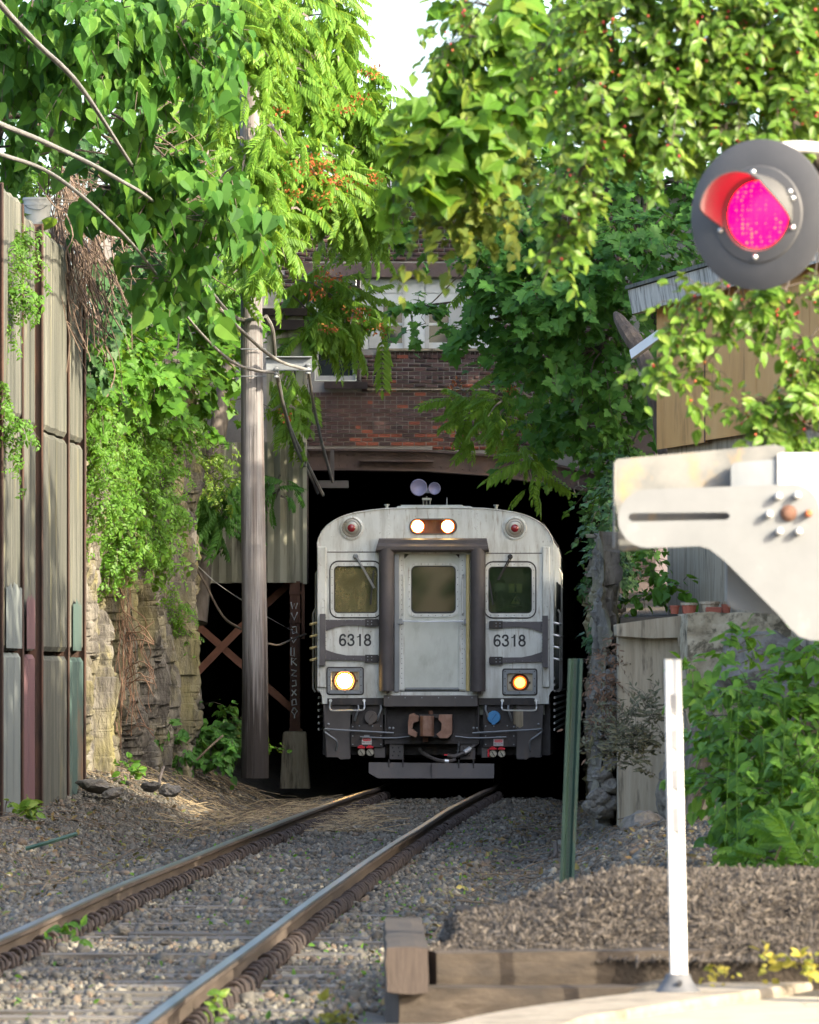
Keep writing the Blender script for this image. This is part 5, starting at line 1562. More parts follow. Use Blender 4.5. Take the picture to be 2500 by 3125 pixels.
# underframe
tb(MB().bx(X(1175), X(1463), -.12, .1, Z(2157), Z(2122)), 'step_plate', m_under2, bevel=.008)
bb = MB()
for i in range(6): bb.lathe([(.010, 0), (.010, .006), (0, .008)], (X(1190 + i * 51), -.12, Z(2129)), (0, -1, 0), 6)
tag(tb(bb, 'bolts', m_galv), kind='stuff')
tb(MB().bx(X(1002), X(1176), -.02, .2, Z(2151), Z(2131)), 'sill_beam', m_under); tb(MB().bx(X(1463), X(1636), -.02, .2, Z(2151), Z(2131)), 'sill_beam', m_under)
for mir in (0, 1):
    f = (lambda a: a) if not mir else (lambda a: 2664 - a - 12)
    q = lambda *pts: [(X(f(a)), Z(c)) for a, c in pts]
    tb(MB().plate(q((989, 2149), (1072, 2149), (1072, 2316), (1042, 2318), (1034, 2311), (1000, 2311)), .02, .06), 'valance', m_under2, bevel=.006)
    tb(MB().bx(X(f(1000)) - .02, X(f(1000)) + .02, .06, 2.0, Z(2311), Z(2149)), 'side_skirt', m_under)
    tb(MB().plate(q((1074, 2211), (1172, 2209), (1172, 2280), (1074, 2278)), -.03, .04), 'junction_box', m_under, bevel=.006)
    tb(MB().plate(q((1146, 2282), (1178, 2282), (1178, 2312), (1146, 2312)), .0, .05), 'gusset', m_under2, bevel=.006)
    b = MB()
    for px, py in ((1080, 2218), (1100, 2215), (1141, 2216), (1166, 2216), (1080, 2246), (1166, 2246), (1080, 2272), (1166, 2272)):
        b.lathe([(.010, 0), (.010, .006), (0, .008)], (X(f(px)), -.03, Z(py)), (0, -1, 0), 6)
    tag(tb(b, 'bolts', m_galv), kind='stuff')
    # grab iron under the headlight
    tb(MB().tube(bez([(X(f(1012)), -.03, Z(2138)), (X(f(1011)), -.06, Z(2150)), (X(f(1011)), -.10, Z(2160)), (X(f(1018)), -.10, Z(2168)), (X(f(1060)), -.10, Z(2168)), (X(f(1108)), -.10, Z(2167)), (X(f(1116)), -.10, Z(2160)), (X(f(1116)), -.06, Z(2150)), (X(f(1115)), -.03, Z(2138))], 4), .0115, 6), 'grab_iron', m_bright)
    b = MB()
    for px in (1012, 1115): b.lathe([(.022, 0), (.022, .012), (0, .012)], (X(f(px)), -.021, Z(2138)), (0, -1, 0), 10)
    tb(b, 'grab_iron_foot', m_bright)
    # uncoupling lever
    tb(MB().tube(bez([(X(f(1030)), .0, Z(2290)), (X(f(1031)), -.05, Z(2262)), (X(f(1010)), -.06, Z(2245)), (X(f(994)), -.06, Z(2232)), (X(f(997)), -.08, Z(2224)), (X(f(1010)), -.08, Z(2226)), (X(f(1100)), -.085, Z(2231)), (X(f(1206)), -.09, Z(2237))], 4), .013, 6), 'uncoupling_lever', m_galv)
    tb(MB().tube([(X(f(1103)), -.07, Z(2249)), (X(f(1175)), -.08, Z(2252)), (X(f(1215)), -.08, Z(2252)), (X(f(1258)), -.1, Z(2247))], .010, 6), 'uncoupling_lever', m_galv)
    b = MB()
    for px, py in ((1005, 2210), (1006, 2228), (1192, 2222), (1203, 2222)): b.lathe([(.018, 0), (.018, .02), (0, .025)], (X(f(px)), .02, Z(py)), (0, -1, 0), 6)
    tb(b, 'lever_bracket', m_galv)
    # danger plate and twin air cocks with red caps
    sx = 1123 if not mir else 1525
    dy = 0 if not mir else 4
    dp = tb(MB().bx(X(sx - 15), X(sx + 15), -.045, -.0305, Z(2272 + dy), Z(2251 + dy)), 'danger_plate', m_whitepaint)
    tb(MB().plate(rr(sx - 13, sx + 13, 2253 + dy, 2261.5 + dy, 4), -.048, -.0455), 'red_field', m_redcap, dp)
    text('DANGER', X(sx), Z(2257.2 + dy), .027, m_whitepaint, 'lettering', dp, y=-.0485, ext=.0004)
    text('480 VOLTS', X(sx), Z(2266.6 + dy), .026, m_black, 'lettering', dp, y=-.0458, ext=.0004)
    tb(MB().bx(X(sx - 8), X(sx + 8), -.06, -.0305, Z(2249 + dy), Z(2243 + dy)), 'plate_bracket', m_galv, dp)
    for i, dx in enumerate((-14, 12)):
        c_ = (X(sx - 8 + dx + 6), -.02, Z(2296 + dy))
        ak = tb(MB().lathe([(.052, -.04), (.052, .02), (.045, .03), (.02, .03), (.02, .045), (0, .045)], c_, (0, -1, 0), 16), 'air_cock', m_chromelens, smooth=True)
        tb(MB().bar((c_[0] - .02, -.07, c_[2] + .03), (c_[0] + .02, -.07, c_[2] - .03), .012, .01), 'slot', m_black, ak)
        rc = MB(); rc.bx(c_[0] - .05, c_[0] + .045, -.09, -.02, c_[2] + .052, c_[2] + .078); rc.bx(c_[0] - .03, c_[0] + .02, -.095, -.02, c_[2] + .075, c_[2] + .092)
        if mir and i == 0: rc.bx(c_[0] - .075, c_[0] - .05, -.06, -.02, c_[2] - .045, c_[2] + .06)
        tb(rc, 'red_cap', m_redcap, ak, bevel=.006)
    # jumper sockets
    jx = 1135 if not mir else 1511
    js = tb(MB().lathe([(.088, -.05), (.088, .02), (.08, .034), (0, .036)], (X(jx), -.005, Z(2189)), (0, -1, 0), 24), 'jumper_socket', m_under2 if not mir else m_blue, smooth=True)
    if mir: js['label'] = 'socket with a bright blue cap'
    tb(MB().bar((X(jx - 5), -.045, Z(2196)), (X(jx + 8), -.045, Z(2178)), .010, .008), 'cap_ridge', m_under if not mir else mat('dark_blue_ridge', [(.02, .10, .28), (.03, .13, .33)], .5), js)  # right ridge in a darker blue than its cap
    tb(MB().bx(X(jx - 6), X(jx + 5), -.05, -.02, Z(2211), Z(2207)), 'cap_latch', m_under2 if not mir else m_blue, js)
    tb(MB().bx(X(1078 if not mir else 1478), X(1172 if not mir else 1570), .03, .05, Z(2210), Z(2152)), 'back_panel', m_under)
    b = MB()
    for px in (1092, 1161): b.tube(bez([(X(f(px + 4)), -.0, Z(2150)), (X(f(px + 5)), -.03, Z(2165)), (X(f(px - 2)), -.03, Z(2185)), (X(f(px - 6)), .0, Z(2200))], 4), .015, 6)
    tb(b, 'air_pipe', m_galv)
tb(MB().lathe([(.10, 0), (.11, .03), (.11, .22), (.10, .25), (0, .26)], (X(1590), .12, Z(2222)), (0, 0, 1), 16), 'air_reservoir', m_conc, smooth=True)
b = MB(); b.bx(X(1178), X(1466), .10, .2, Z(2268), Z(2157)); b.bx(X(1178), X(1182), -.04, .1, Z(2268), Z(2157)); b.bx(X(1462), X(1466), -.04, .1, Z(2268), Z(2157)); tb(b, 'draft_pocket', m_under)
tb(MB().bx(X(1178), X(1466), -.05, .2, Z(2270), Z(2240)), 'end_beam', m_under)
b = MB(); b.bx(X(985), X(1682), .25, 24, Z(2305), Z(2128)); tb(b, 'underfloor', m_under)
# coupler
cpl = tb(MB().plate(pp((1256, 2180), (1268, 2176), (1284, 2186), (1284, 2200), (1268, 2206), (1264, 2222), (1280, 2236), (1276, 2250), (1252, 2240), (1252, 2205)), -.34, -.02), 'coupler', m_coupler, bevel=.006)
b = MB(); b.plate(pp((1346, 2180), (1385, 2180), (1385, 2238), (1372, 2252), (1348, 2252), (1338, 2240), (1352, 2228), (1354, 2206), (1344, 2196)), -.30, -.02); tb(b, 'guard_arm', m_coupler, cpl, bevel=.006)
b = MB(); prof = [(-.26, 1287), (-.40, 1289), (-.46, 1298), (-.47, 1312), (-.44, 1325), (-.36, 1331), (-.24, 1329), (-.2, 1300)]
k = len(prof)
for py in (2246, 2184): b.v += [(X(px), y, Z(py)) for y, px in prof]
b.f += [(i_, (i_ + 1) % k, k + (i_ + 1) % k, k + i_) for i_ in range(k)] + [tuple(range(k)), tuple(k + i_ for i_ in range(k))]; b.m += [0] * (k + 2)
tb(b, 'knuckle', m_coupler, cpl, bevel=.004)
b = MB(); b.bx(X(1262), X(1380), -.10, .12, Z(2244), Z(2186)); b.bx(X(1284), X(1346), -.22, -.1, Z(2190), Z(2180)); b.bx(X(1284), X(1346), -.2, -.1, Z(2250), Z(2240)); tb(b, 'coupler_head', m_under, cpl)
b = MB(); b.bx(X(1296), X(1312), -.30, -.2, Z(2264), Z(2250)); tb(b, 'lock_lifter', m_steel_rust, cpl)
b = MB(); b.lathe([(.03, 0), (.03, .05), (0, .05)], (X(1321), -.36, Z(2180)), (0, 0, 1), 10); tb(b, 'knuckle_pin', m_steel_rust, cpl)
# hangers, hoses
for px0, px1 in ((1192, 1236), (1408, 1454)):
    tb(MB().bx(X(px0), X(px1), -.02, .05, Z(2318), Z(2270)), 'hanger_plate', m_under2, bevel=.006)
    bb = MB()
    for i in range(3):
        for j in range(2): bb.lathe([(.012, 0), (.012, .002), (0, .002)], (X(px0 + 10 + j * 18 + (i % 2) * 4), -.02, Z(2282 + i * 12)), (0, -1, 0), 8)
    tb(bb, 'hanger_holes', m_black)
b = MB(); b.tube(bez([(X(1284), .0, Z(2286)), (X(1298), -.08, Z(2300)), (X(1335), -.12, Z(2318)), (X(1372), -.12, Z(2323)), (X(1395), -.10, Z(2318))], 6), .026, 8); tb(b, 'air_hose', m_under2, smooth=True)
b = MB(); b.tube(bez([(X(1370), -.08, Z(2306)), (X(1392), -.10, Z(2308)), (X(1420), -.08, Z(2298)), (X(1440), -.04, Z(2284)), (X(1460), .0, Z(2268))], 6), .028, 8); tb(b, 'air_hose', m_under2, smooth=True)
b = MB(); b.tube([(X(1422), -.085, Z(2297)), (X(1440), -.045, Z(2284))], .036, 10); b.tube([(X(1362), -.12, Z(2322)), (X(1374), -.12, Z(2323))], .031, 10); tb(b, 'hose_clamp', m_bright)
tb(MB().bx(X(1360), X(1374), -.1, -.04, Z(2306), Z(2301)), 'red_tag', m_redcap)
# chain
b = MB()
for i in range(9):
    t = i / 8; c_ = Vector((X(1405 - 6 * t), -.05, Z(2268 + 38 * t)))
    b.tube([c_ + Vector((.01 * math.cos(a) * (i % 2), .01 * math.cos(a) * (1 - i % 2), .02 * math.sin(a))) for a in np.linspace(0, 2 * PI, 9)], .004, 4, cap=False)
tb(b, 'chain', m_galv)
# plough
b = MB()
b.add([(X(1131), -.18, Z(2326)), (X(1513), -.18, Z(2330)), (X(1513), -.30, Z(2374)), (X(1160), -.30, Z(2374)), (X(1131), -.27, Z(2358)), (X(1131), -.14, Z(2326)), (X(1513), -.14, Z(2330)), (X(1513), -.26, Z(2374)), (X(1160), -.26, Z(2374)), (X(1131), -.23, Z(2358))],
      [(0, 1, 2, 3, 4), (5, 9, 8, 7, 6), (0, 5, 6, 1), (1, 6, 7, 2), (2, 7, 8, 3), (3, 8, 9, 4), (4, 9, 5, 0)])
tb(b, 'plough', m_under2)
b = MB()
for px in (1192, 1235, 1405, 1450): b.bx(X(px) - .008, X(px) + .008, -.22, .1, Z(2352), Z(2318))
b.bx(X(1322) - .004, X(1322) + .004, -.30, -.2, Z(2372), Z(2330)); tb(b, 'plough_brace', m_under)
# wheels behind
for s_ in (-1, 1):
    for y in (2.4, 5.0):
        wh = tb(MB().lathe([(.10, -.07), (.40, -.05), (.43, -.04), (.42, .07), (.39, .07), (.36, .03), (.12, .03), (.10, .09), (0, .09)], (s_ * .7525, y, .425), (s_, 0, 0), 28), 'wheel', m_under, smooth=True)
tb(MB().bx(-1.05, 1.05, 1.7, 5.7, .35, .62), 'bogie_frame', m_under)
# inside of the cab
b = MB()
for a_, c_ in ((-1.45, -.50), (.50, 1.45)):
    b.bx(a_, c_, 1.3, 1.35, 1.0, 3.3); b.bx(a_, c_, .12, 1.3, .95, 1.0)
    b.bx(a_ - .0, c_, .12, .45, 1.0, 1.85) 
b.bx(-.52, -.47, .12, 1.35, 1.0, 3.4); b.bx(.47, .52, .12, 1.35, 1.0, 3.4)
tb(b, 'cab_lining', m_cab)
tb(MB().bx(-.47, .47, 3.0, 3.05, .9, 3.3), 'aisle_end', m_under2)

# ------------------------------------------------------------------ driver behind the left glass
drv = thing('person', 'bald driver in a brown shirt seated dimly behind the tan left cab window', 'person', W['train'] @ Vector((-1.03, .75, 1.0)))
def body_skin():
    J = [((0, 0, 1.72), .15), ((0, 0, 2.0), .15), ((0, .01, 2.2), .155), ((0, .01, 2.30), .075), ((0, -.01, 2.38), .055),
         ((-.19, 0, 2.26), .065), ((-.25, -.10, 2.02), .05), ((-.16, -.34, 1.95), .04), ((-.10, -.40, 1.96), .035),
         ((.19, 0, 2.26), .065), ((.25, -.10, 2.02), .05), ((.16, -.34, 1.95), .04), ((.10, -.40, 1.96), .035),
         ((-.10, -.05, 1.66), .09), ((-.11, -.42, 1.62), .07), ((-.11, -.45, 1.15), .05), ((-.11, -.55, 1.08), .045),
         ((.10, -.05, 1.66), .09), ((.11, -.42, 1.62), .07), ((.11, -.45, 1.15), .05), ((.11, -.55, 1.08), .045)]
    E = [(0, 1), (1, 2), (2, 3), (3, 4), (2, 5), (5, 6), (6, 7), (7, 8), (2, 9), (9, 10), (10, 11), (11, 12), (0, 13), (13, 14), (14, 15), (15, 16), (0, 17), (17, 18), (18, 19), (19, 20)]
    me = bpy.data.meshes.new('body'); me.from_pydata([j[0] for j in J], E, [])
    me.materials.append(m_cloth)
    o = bpy.data.objects.new('body', me)
    put(o, drv, W['train'] @ Matrix.Translation((-1.03, .80, 0)))
    sk = o.modifiers.new('skin', 'SKIN')
    for i, j in enumerate(J): me.skin_vertices[0].data[i].radius = (j[1], j[1])
    me.skin_vertices[0].data[0].use_root = True
    o.modifiers.new('sub', 'SUBSURF').levels = 1
    o.modifiers['sub'].render_levels = 2
    return o
try: body_skin()
except Exception as e: print('skin', e)
b = MB()
hc = Vector((-1.03, .77, 2.55))
prof = [(0, -.145), (.045, -.135), (.065, -.10), (.078, -.04), (.082, .02), (.078, .07), (.058, .11), (.03, .128), (0, .132)]
base = len(b.v)
b.lathe([(max(r, 1e-4), t) for r, t in prof], hc, (0, 0, 1), 20)
b.v = [(x, (y - hc.y) * 1.18 + hc.y, z) for x, y, z in b.v]
b.add([hc + Vector(v) for v in ((-.012, -.09, -.055), (.012, -.09, -.055), (0, -.118, -.06), (0, -.092, .0))], [(0, 1, 2), (0, 2, 3), (1, 3, 2)])
for s_ in (-1, 1): b.lathe([(.03, 0), (.03, .015), (0, .02)], hc + Vector((s_ * .082, .0, -.02)), (s_, .3, 0), 8)
hd_ = tb(b, 'head', m_skin, train, smooth=True)
hd_.parent = drv; hd_.matrix_parent_inverse = W[drv.name].inverted()
bb = MB()
for s_ in (-1, 1): bb.lathe([(.012, 0), (.012, .004), (0, .006)], hc + Vector((s_ * .03, -.092, .005)), (0, -1, 0), 8)
bb.bx(hc.x - .025, hc.x + .025, hc.y - .09, hc.y - .075, hc.z - .092, hc.z - .084)
o = tb(bb, 'face_details', m_black, train); o.parent = hd_; o.matrix_parent_inverse = W[hd_.name].inverted()

# ------------------------------------------------------------------ crossing signal, near right
GDp = 24.6
def sp(px, py, d=0): return P(px, py, GDp + d)
mast_x = P(2650, 1, GDp).x
sig = thing('crossing_signal', 'round black crossing signal with a lit magenta red lens and half-tube visor', 'signal', Vector((mast_x, GDp, .1)))
MB().lathe([(.07, 0), (.07, 5.0), (0, 5.02)], (mast_x, GDp + .35, .05), (0, 0, 1), 16).build('mast', m_galv, sig, True)
b = MB(); b.tube(bez([sp(2380, 452, .22), sp(2440, 448, .25), sp(2520, 455, .3), sp(2650, 470, .35)], 5), .026, 10); b.build('arm', m_whitepaint, sig, True)
yaw = Matrix.Rotation(math.radians(-29), 4, 'Z')     # turned a little towards the left of the camera
sc_ = sp(2316, 655)
SG = Matrix.Translation(sc_) @ yaw
def sb(mb, name, m, par=sig, **k):
    mb.v = [tuple(SG @ Vector(v)) for v in mb.v]
    return mb.build(name, m, par, **k)
R_ = .315
b = MB(); b.lathe([(R_ - .012, -.012), (R_, -.004), (R_, .0), (R_ - .004, .003), (.20, .006), (.205, .0)], (0, 0, 0), (0, -1, 0), 64)
sb(b, 'background_disc', m_sigblack, smooth=True)
b = MB(); b.lathe([(.205, .006), (.20, .014), (.155, .022), (.148, .012), (.145, -.02)], (0, 0, 0), (0, -1, 0), 48)
sb(b, 'lamp_rim', m_sigblack, smooth=True)
b = MB(); b.lathe([(.19, -.14), (.20, -.01)], (0, 0, 0), (0, -1, 0), 32); b.bx(-.19, .19, .02, .15, -.19, .19); sb(b, 'housing', m_sigblack)
# LED lens
m_led, n_, L, bs = _nodes('lit_red_led_lens')
tcn = n_.new('ShaderNodeTexCoord'); 
brk = n_.new('ShaderNodeTexVoronoi'); brk.inputs['Scale'].default_value = 52; brk.inputs['Randomness'].default_value = .35
L.new(tcn.outputs['Object'], brk.inputs[0])
nz_ = n_.new('ShaderNodeTexNoise'); nz_.inputs['Scale'].default_value = 9; L.new(tcn.outputs['Object'], nz_.inputs[0])
sb1 = n_.new('ShaderNodeMath'); sb1.operation = 'SUBTRACT'; L.new(nz_.outputs[0], sb1.inputs[0]); L.new(brk.outputs[0], sb1.inputs[1])
rp_ = _ramp(n_, [(1, 0, .034), (1, .004, .03), (1, .05, .016)], .06, .40); L.new(sb1.outputs[0], rp_.inputs[0])
L.new(rp_.outputs[0], bs.inputs['Emission Color']); bs.inputs['Emission Strength'].default_value = 2.6
bs.inputs['Base Color'].default_value = (.12, .0, .02, 1); bs.inputs['Roughness'].default_value = .25
b = MB(); b.lathe([(.147, .004), (.12, .012), (.07, .018), (.02, .02), (0, .02)], (0, 0, 0), (0, -1, 0), 48); sb(b, 'lens', m_led, smooth=True)
# visor: a tube cut away below
b = MB()
n1 = 40; r0, r1 = .164, .157
def vl(a):                          # length of the tube at angle a (0 = right, pi/2 = top)
    d = math.degrees(a)
    return .012 + .215 * ss(-26, 40, d) * ss(203, 172, d)
angs = [math.radians(-25 + 230 * i / n1) for i in range(n1 + 1)]
for a in angs:
    l_ = vl(a); c_, s_ = math.cos(a), math.sin(a)
    b.v += [(r0 * c_, -.005, r0 * s_), (r0 * c_ * 1.03, -l_, r0 * s_ * 1.03), (r1 * c_, -.005, r1 * s_), (r1 * c_ * 1.03, -l_, r1 * s_ * 1.03)]
for i in range(n1):
    o_ = i * 4
    b.f += [(o_, o_ + 4, o_ + 5, o_ + 1), (o_ + 1, o_ + 5, o_ + 7, o_ + 3), (o_ + 2, o_ + 3, o_ + 7, o_ + 6)]; b.m += [0, 0, 0]
b.f += [(0, 1, 3, 2), (n1 * 4, n1 * 4 + 2, n1 * 4 + 3, n1 * 4 + 1)]; b.m += [0, 0]
sb(b, 'visor', m_signal_grey, smooth=True)
b = MB()
for a in (95, 268, 20, 340, 200, 30): b.lathe([(.011, 0), (.011, .008), (.005, .014), (0, .015)], (.178 * math.cos(math.radians(a)), -.018, .178 * math.sin(math.radians(a))), (0, -1, 0), 10)
sb(b, 'screw', m_bright)

# gate mechanism
gate = thing('crossing_gate', 'cream slotted gate bracket with bolts over a rusty channel at the right edge', 'barrier gate', Vector((mast_x, GDp, .1)))
def gq(pts, d=0): return [(sp(a, c, d).x, sp(a, c, d).z) for a, c in pts]
def arcp(cx_, cy_, r, a0, a1, n_=8): return [(cx_ + r * math.cos(math.radians(a0 + (a1 - a0) * i / n_)), cy_ - r * math.sin(math.radians(a0 + (a1 - a0) * i / n_))) for i in range(n_ + 1)]
outl = arcp(1975, 1583, 89, 90, 270, 12) + [(2060, 1670), (2135, 1667), (2165, 1676), (2205, 1706), (2300, 1800), (2380, 1880), (2408, 1915), (2440, 1943), (2475, 1954), (2560, 1956), (2560, 1620)] + arcp(2418, 1562, 84, 0, 90, 7)
slot = [(1930, 1566), (2216, 1564), (2226, 1570), (2226, 1580), (2216, 1586), (1930, 1592), (1920, 1586), (1918, 1572)]
MB().plate(gq(outl), GDp - .012, GDp, [gq(slot)]).build('bracket_plate', m_gate, gate, bevel=.003)
ch = [(1874, 1412), (1884, 1401), (2365, 1357), (2395, 1364), (2400, 1400), (2400, 1640), (1900, 1683), (1890, 1676), (1882, 1560)]
b = MB(); b.plate(gq(ch, .12), GDp + .12, GDp + .13)
b.bx(sp(1874, 1).x, sp(1880, 1).x, GDp + .05, GDp + .125, sp(1, 1670).z, sp(1, 1412).z)
b.build('channel', m_gate_rusty, gate, bevel=.004)
MB().plate(gq([(2231, 1425), (2241, 1412), (2368, 1402), (2372, 1490), (2231, 1492)], .03), GDp + .03, GDp + .09).build('junction_box', m_galv, gate, bevel=.006)
b = MB(); b.bx(sp(2376, 1).x, sp(2640, 1).x, GDp + .03, GDp + .30, sp(1, 1800).z, sp(1, 1380).z); b.build('machine_case', m_whitepaint, gate, bevel=.02, seg=3)
MB().plate(gq([(2373, 1384), (2382, 1384), (2382, 1485), (2373, 1485)], .02), GDp + .015, GDp + .028).build('case_flange', m_whitepaint, gate)
MB().plate(gq([(2216, 1640), (2560, 1640), (2560, 1890), (2372, 1878), (2350, 1873), (2240, 1858), (2224, 1846), (2217, 1826)], .16), GDp + .14, GDp + .24).build('counterweight', m_gate, gate, bevel=.012, seg=2)
for px, py, r, big in ((2375, 1515, .016, 0), (2433, 1512, .016, 0), (2347, 1570, .016, 0), (2378, 1622, .016, 0), (2437, 1622, .016, 0), (2467, 1567, .016, 2), (2407, 1566, .026, 1)):
    c_ = sp(px, py, -.012)
    m_ = (m_whitepaint, m_steel_rust, mat('orange_rust', [(.35, .10, .04), (.5, .16, .06)], .7))[big]
    if big == 1: MB().lathe([(.034, 0), (.034, .012), (.028, .014), (.022, .03), (.012, .034), (0, .034)], c_, (0, -1, 0), 20).build('shaft_end', m_, gate, True)
    else: MB().lathe([(r, 0), (r, .035), (r * .6, .047), (0, .048)], c_, (0, -1, 0), 12).build('bolt', m_, gate, True)
b = MB(); b.bx(mast_x - .05, mast_x + .05, GDp + .28, GDp + .36, .1, 3.2); b.build('post', m_galv, gate)
b = MB(); b.bx(mast_x - .25, mast_x + .25, GDp + .1, GDp + .6, -.1, .12); b.build('base', m_conc, gate)

# ------------------------------------------------------------------ leaves: flat outlines folded along the midrib, base at the origin, tip towards +Y, face up +Z
def leaf(half, fold=.10, droop=.18, mid=(0, .33, .66, 1.0)):
    """half: outline of the right half from base to tip (x >= 0)"""
    v, f = [], []
    mids = [(0, m, 0) for m in mid]
    for s_ in (1, -1):
        o = len(v)
        ring = mids + [(s_ * x, y, 0) for x, y in half[::-1]]
        v += ring
        idx = list(range(o, o + len(ring)))
        f.append(tuple(idx if s_ < 0 else idx[::-1]))
    v = [(x, y, fold * abs(x) - droop * y * y + .04 * math.sin(9 * x + 5 * y)) for x, y, z in v]
    return v, f
L_heart = leaf([(.10, -.10), (.28, -.10), (.42, .03), (.46, .22), (.40, .44), (.27, .66), (.12, .86)], .16, .32)
L_heart2 = leaf([(.08, -.06), (.24, -.08), (.38, .02), (.43, .2), (.38, .42), (.25, .64), (.10, .84)], .34, .55)
L_ovate = leaf([(.12, .04), (.26, .22), (.30, .42), (.24, .64), (.12, .86)], .25, .22)
L_maple = leaf([(.10, -.06), (.40, -.16), (.34, .02), (.58, .06), (.50, .18), (.72, .40), (.52, .38), (.50, .50), (.28, .42), (.32, .60), (.26, .62), (.30, .78), (.14, .78)], .12, .25)
L_grape = leaf([(.08, -.10), (.30, -.14), (.48, .0), (.46, .12), (.62, .22), (.56, .36), (.60, .50), (.40, .56), (.30, .72), (.22, .84), (.10, .92)], .14, .30)
L_mul = leaf([(.10, -.04), (.34, -.08), (.40, .10), (.30, .22), (.50, .36), (.42, .52), (.26, .56), (.28, .72), (.14, .88)], .14, .28)
L_ivy = leaf([(.12, -.05), (.40, .0), (.34, .20), (.42, .42), (.22, .50), (.12, .80)], .12, .2)
L_lance = leaf([(.10, .10), (.16, .35), (.12, .7)], .3, .35, (0, .5, 1))
L_lily = leaf([(.08, .05), (.14, .3), (.15, .55), (.10, .8)], .3, .9, (0, .33, .66, 1))


def pinnate(pairs=10, L_=1.0, lf=.24, seed=0, droopr=.35, sag=.55):
    """feather leaf: curved stalk with hanging pointed leaflets"""
    r = random.Random(seed)
    V_, F_ = [], []
    tv, tf = leaf([(.09, .06), (.17, .30), (.13, .68)], .25, .30, (0, .5, 1))
    def sp_(t): return Vector((0, t * L_ * (1 - .12 * t), -droopr * t * t * L_))
    k = 5                                             # stalk: thin ribbon with three sides
    for i in range(k + 1):
        p = sp_(i / k); w_ = .009 * (1 - .6 * i / k)
        V_ += [p + Vector((w_, 0, 0)), p + Vector((-w_, 0, 0)), p + Vector((0, 0, -w_ * 1.5))]
    for i in range(k):
        a = i * 3
        for j in range(3): F_.append((a + j, a + (j + 1) % 3, a + 3 + (j + 1) % 3, a + 3 + j))
    for i in range(pairs * 2 + 1):
        t = .14 + .86 * (i // 2) / pairs
        if i == pairs * 2: t = 1.0
        s_ = (1 if i % 2 else -1) if i < pairs * 2 else 0
        ln = lf * (.75 + .5 * math.sin(PI * min(1, t * .9))) * r.uniform(.85, 1.1)
        p = sp_(t)
        d = Vector((s_ * 1.0, .55 + r.uniform(-.1, .1), -sag - r.uniform(0, .25))).normalized() if s_ else Vector((0, 1, -.5)).normalized()
        n_ = Vector((s_ * .35, .1, 1)); n_ = (n_ - d * n_.dot(d)).normalized(); x_ = d.cross(n_)
        o = len(V_)
        for a, b_, c in tv: V_.append(p + (x_ * a + d * b_ + n_ * c) * ln)
        F_ += [tuple(q + o for q in f) for f in tf]
    return [tuple(v) for v in V_], F_
PIN = [pinnate(10, 1, .22, 1), pinnate(9, 1, .23, 2, .5, .8), pinnate(11, 1, .20, 3, .2, .5)]
SPRIG = []                                             # a short twig of five small leaves for fine vines
for sd in range(3):
    r = random.Random(sd + 40); V_, F_ = [], []
    tv, tf = leaf([(.12, .04), (.28, .25), (.24, .60)], .2, .2, (0, .5, 1))
    for i in range(6):
        t = i / 5; p = Vector((0, t * .8, -.25 * t * t)); s_ = 1 if i % 2 else -1
        d = Vector((s_ * .9, .5, -.4 + r.uniform(-.3, .3))).normalized(); n_ = Vector((s_ * .2, .2, 1)); n_ = (n_ - d * n_.dot(d)).normalized(); x_ = d.cross(n_)
        o = len(V_); ln = r.uniform(.3, .45)
        for a, b_, c in tv: V_.append(tuple(p + (x_ * a + d * b_ + n_ * c) * ln))
        F_ += [tuple(q + o for q in f) for f in tf]
    SPRIG.append((V_, F_))


def nrm(a): return a / np.maximum(1e-9, np.linalg.norm(a, axis=-1, keepdims=True))


def sprays(clumps, m, size, L_, down=.5, up=.9, flat=.45, svar=.25, front=.5, seed=0, out_w=1.0, tipdown=.35, twig_r=.006, shell=.45):
    """clumps: (px, py, rx, ry, D, rd, number of twigs) in photo columns and rows at distance D.
       returns positions, frames, sizes of leaves, plus the twigs as (start, end)"""
    g = np.random.default_rng(seed)
    PO, FR, SZ, TW = [], [], [], []
    for (px, py, rx_, ry_, D, rd, ns) in clumps:
        C = np.array(P(px, py, D)); R = np.array([rx_ * D / F, rd, ry_ * D / F])
        d = nrm(g.normal(size=(ns, 3)))
        r = g.random(ns) ** shell
        c = C + d * r[:, None] * R
        o = nrm(d * np.array([1, 1, .6]) / 1.0 + g.normal(size=(ns, 3)) * .45 + np.array([0, -.25, -down * .5]))
        for i in range(ns):
            L1 = L_ * g.uniform(.6, 1.3)
            t = (np.arange(m) + g.random(m) * .8) / m
            side = nrm(np.cross(o[i], [0, 0, 1.0]))
            axis = o[i] * t[:, None] * L1 + np.array([0, 0, -1.0]) * (down * .5 * (t ** 2))[:, None] * L1
            sgn = np.where(np.arange(m) % 2, 1, -1)[:, None]
            p = c[i] + axis + g.normal(size=(m, 3)) * size * flat * .5
            tip = nrm(o[i] * .6 + side * sgn * .8 + np.array([0, 0, -tipdown]) + g.normal(size=(m, 3)) * .35)
            nn_ = np.array([0, 0, up]) + o[i] * .45 * out_w + np.array([.15, -.45, .15]) + g.normal(size=(m, 3)) * .35
            nn_ = nrm(nn_ - tip * (nn_ * tip).sum(1)[:, None])
            x_ = np.cross(tip, nn_)
            s_ = size * np.exp(g.normal(size=m) * svar)
            PO.append(p); FR.append(np.stack([x_, tip, nn_], 2)); SZ.append(s_)
            TW.append((c[i], c[i] + axis[-1]))
    return np.concatenate(PO), np.concatenate(FR), np.concatenate(SZ), TW


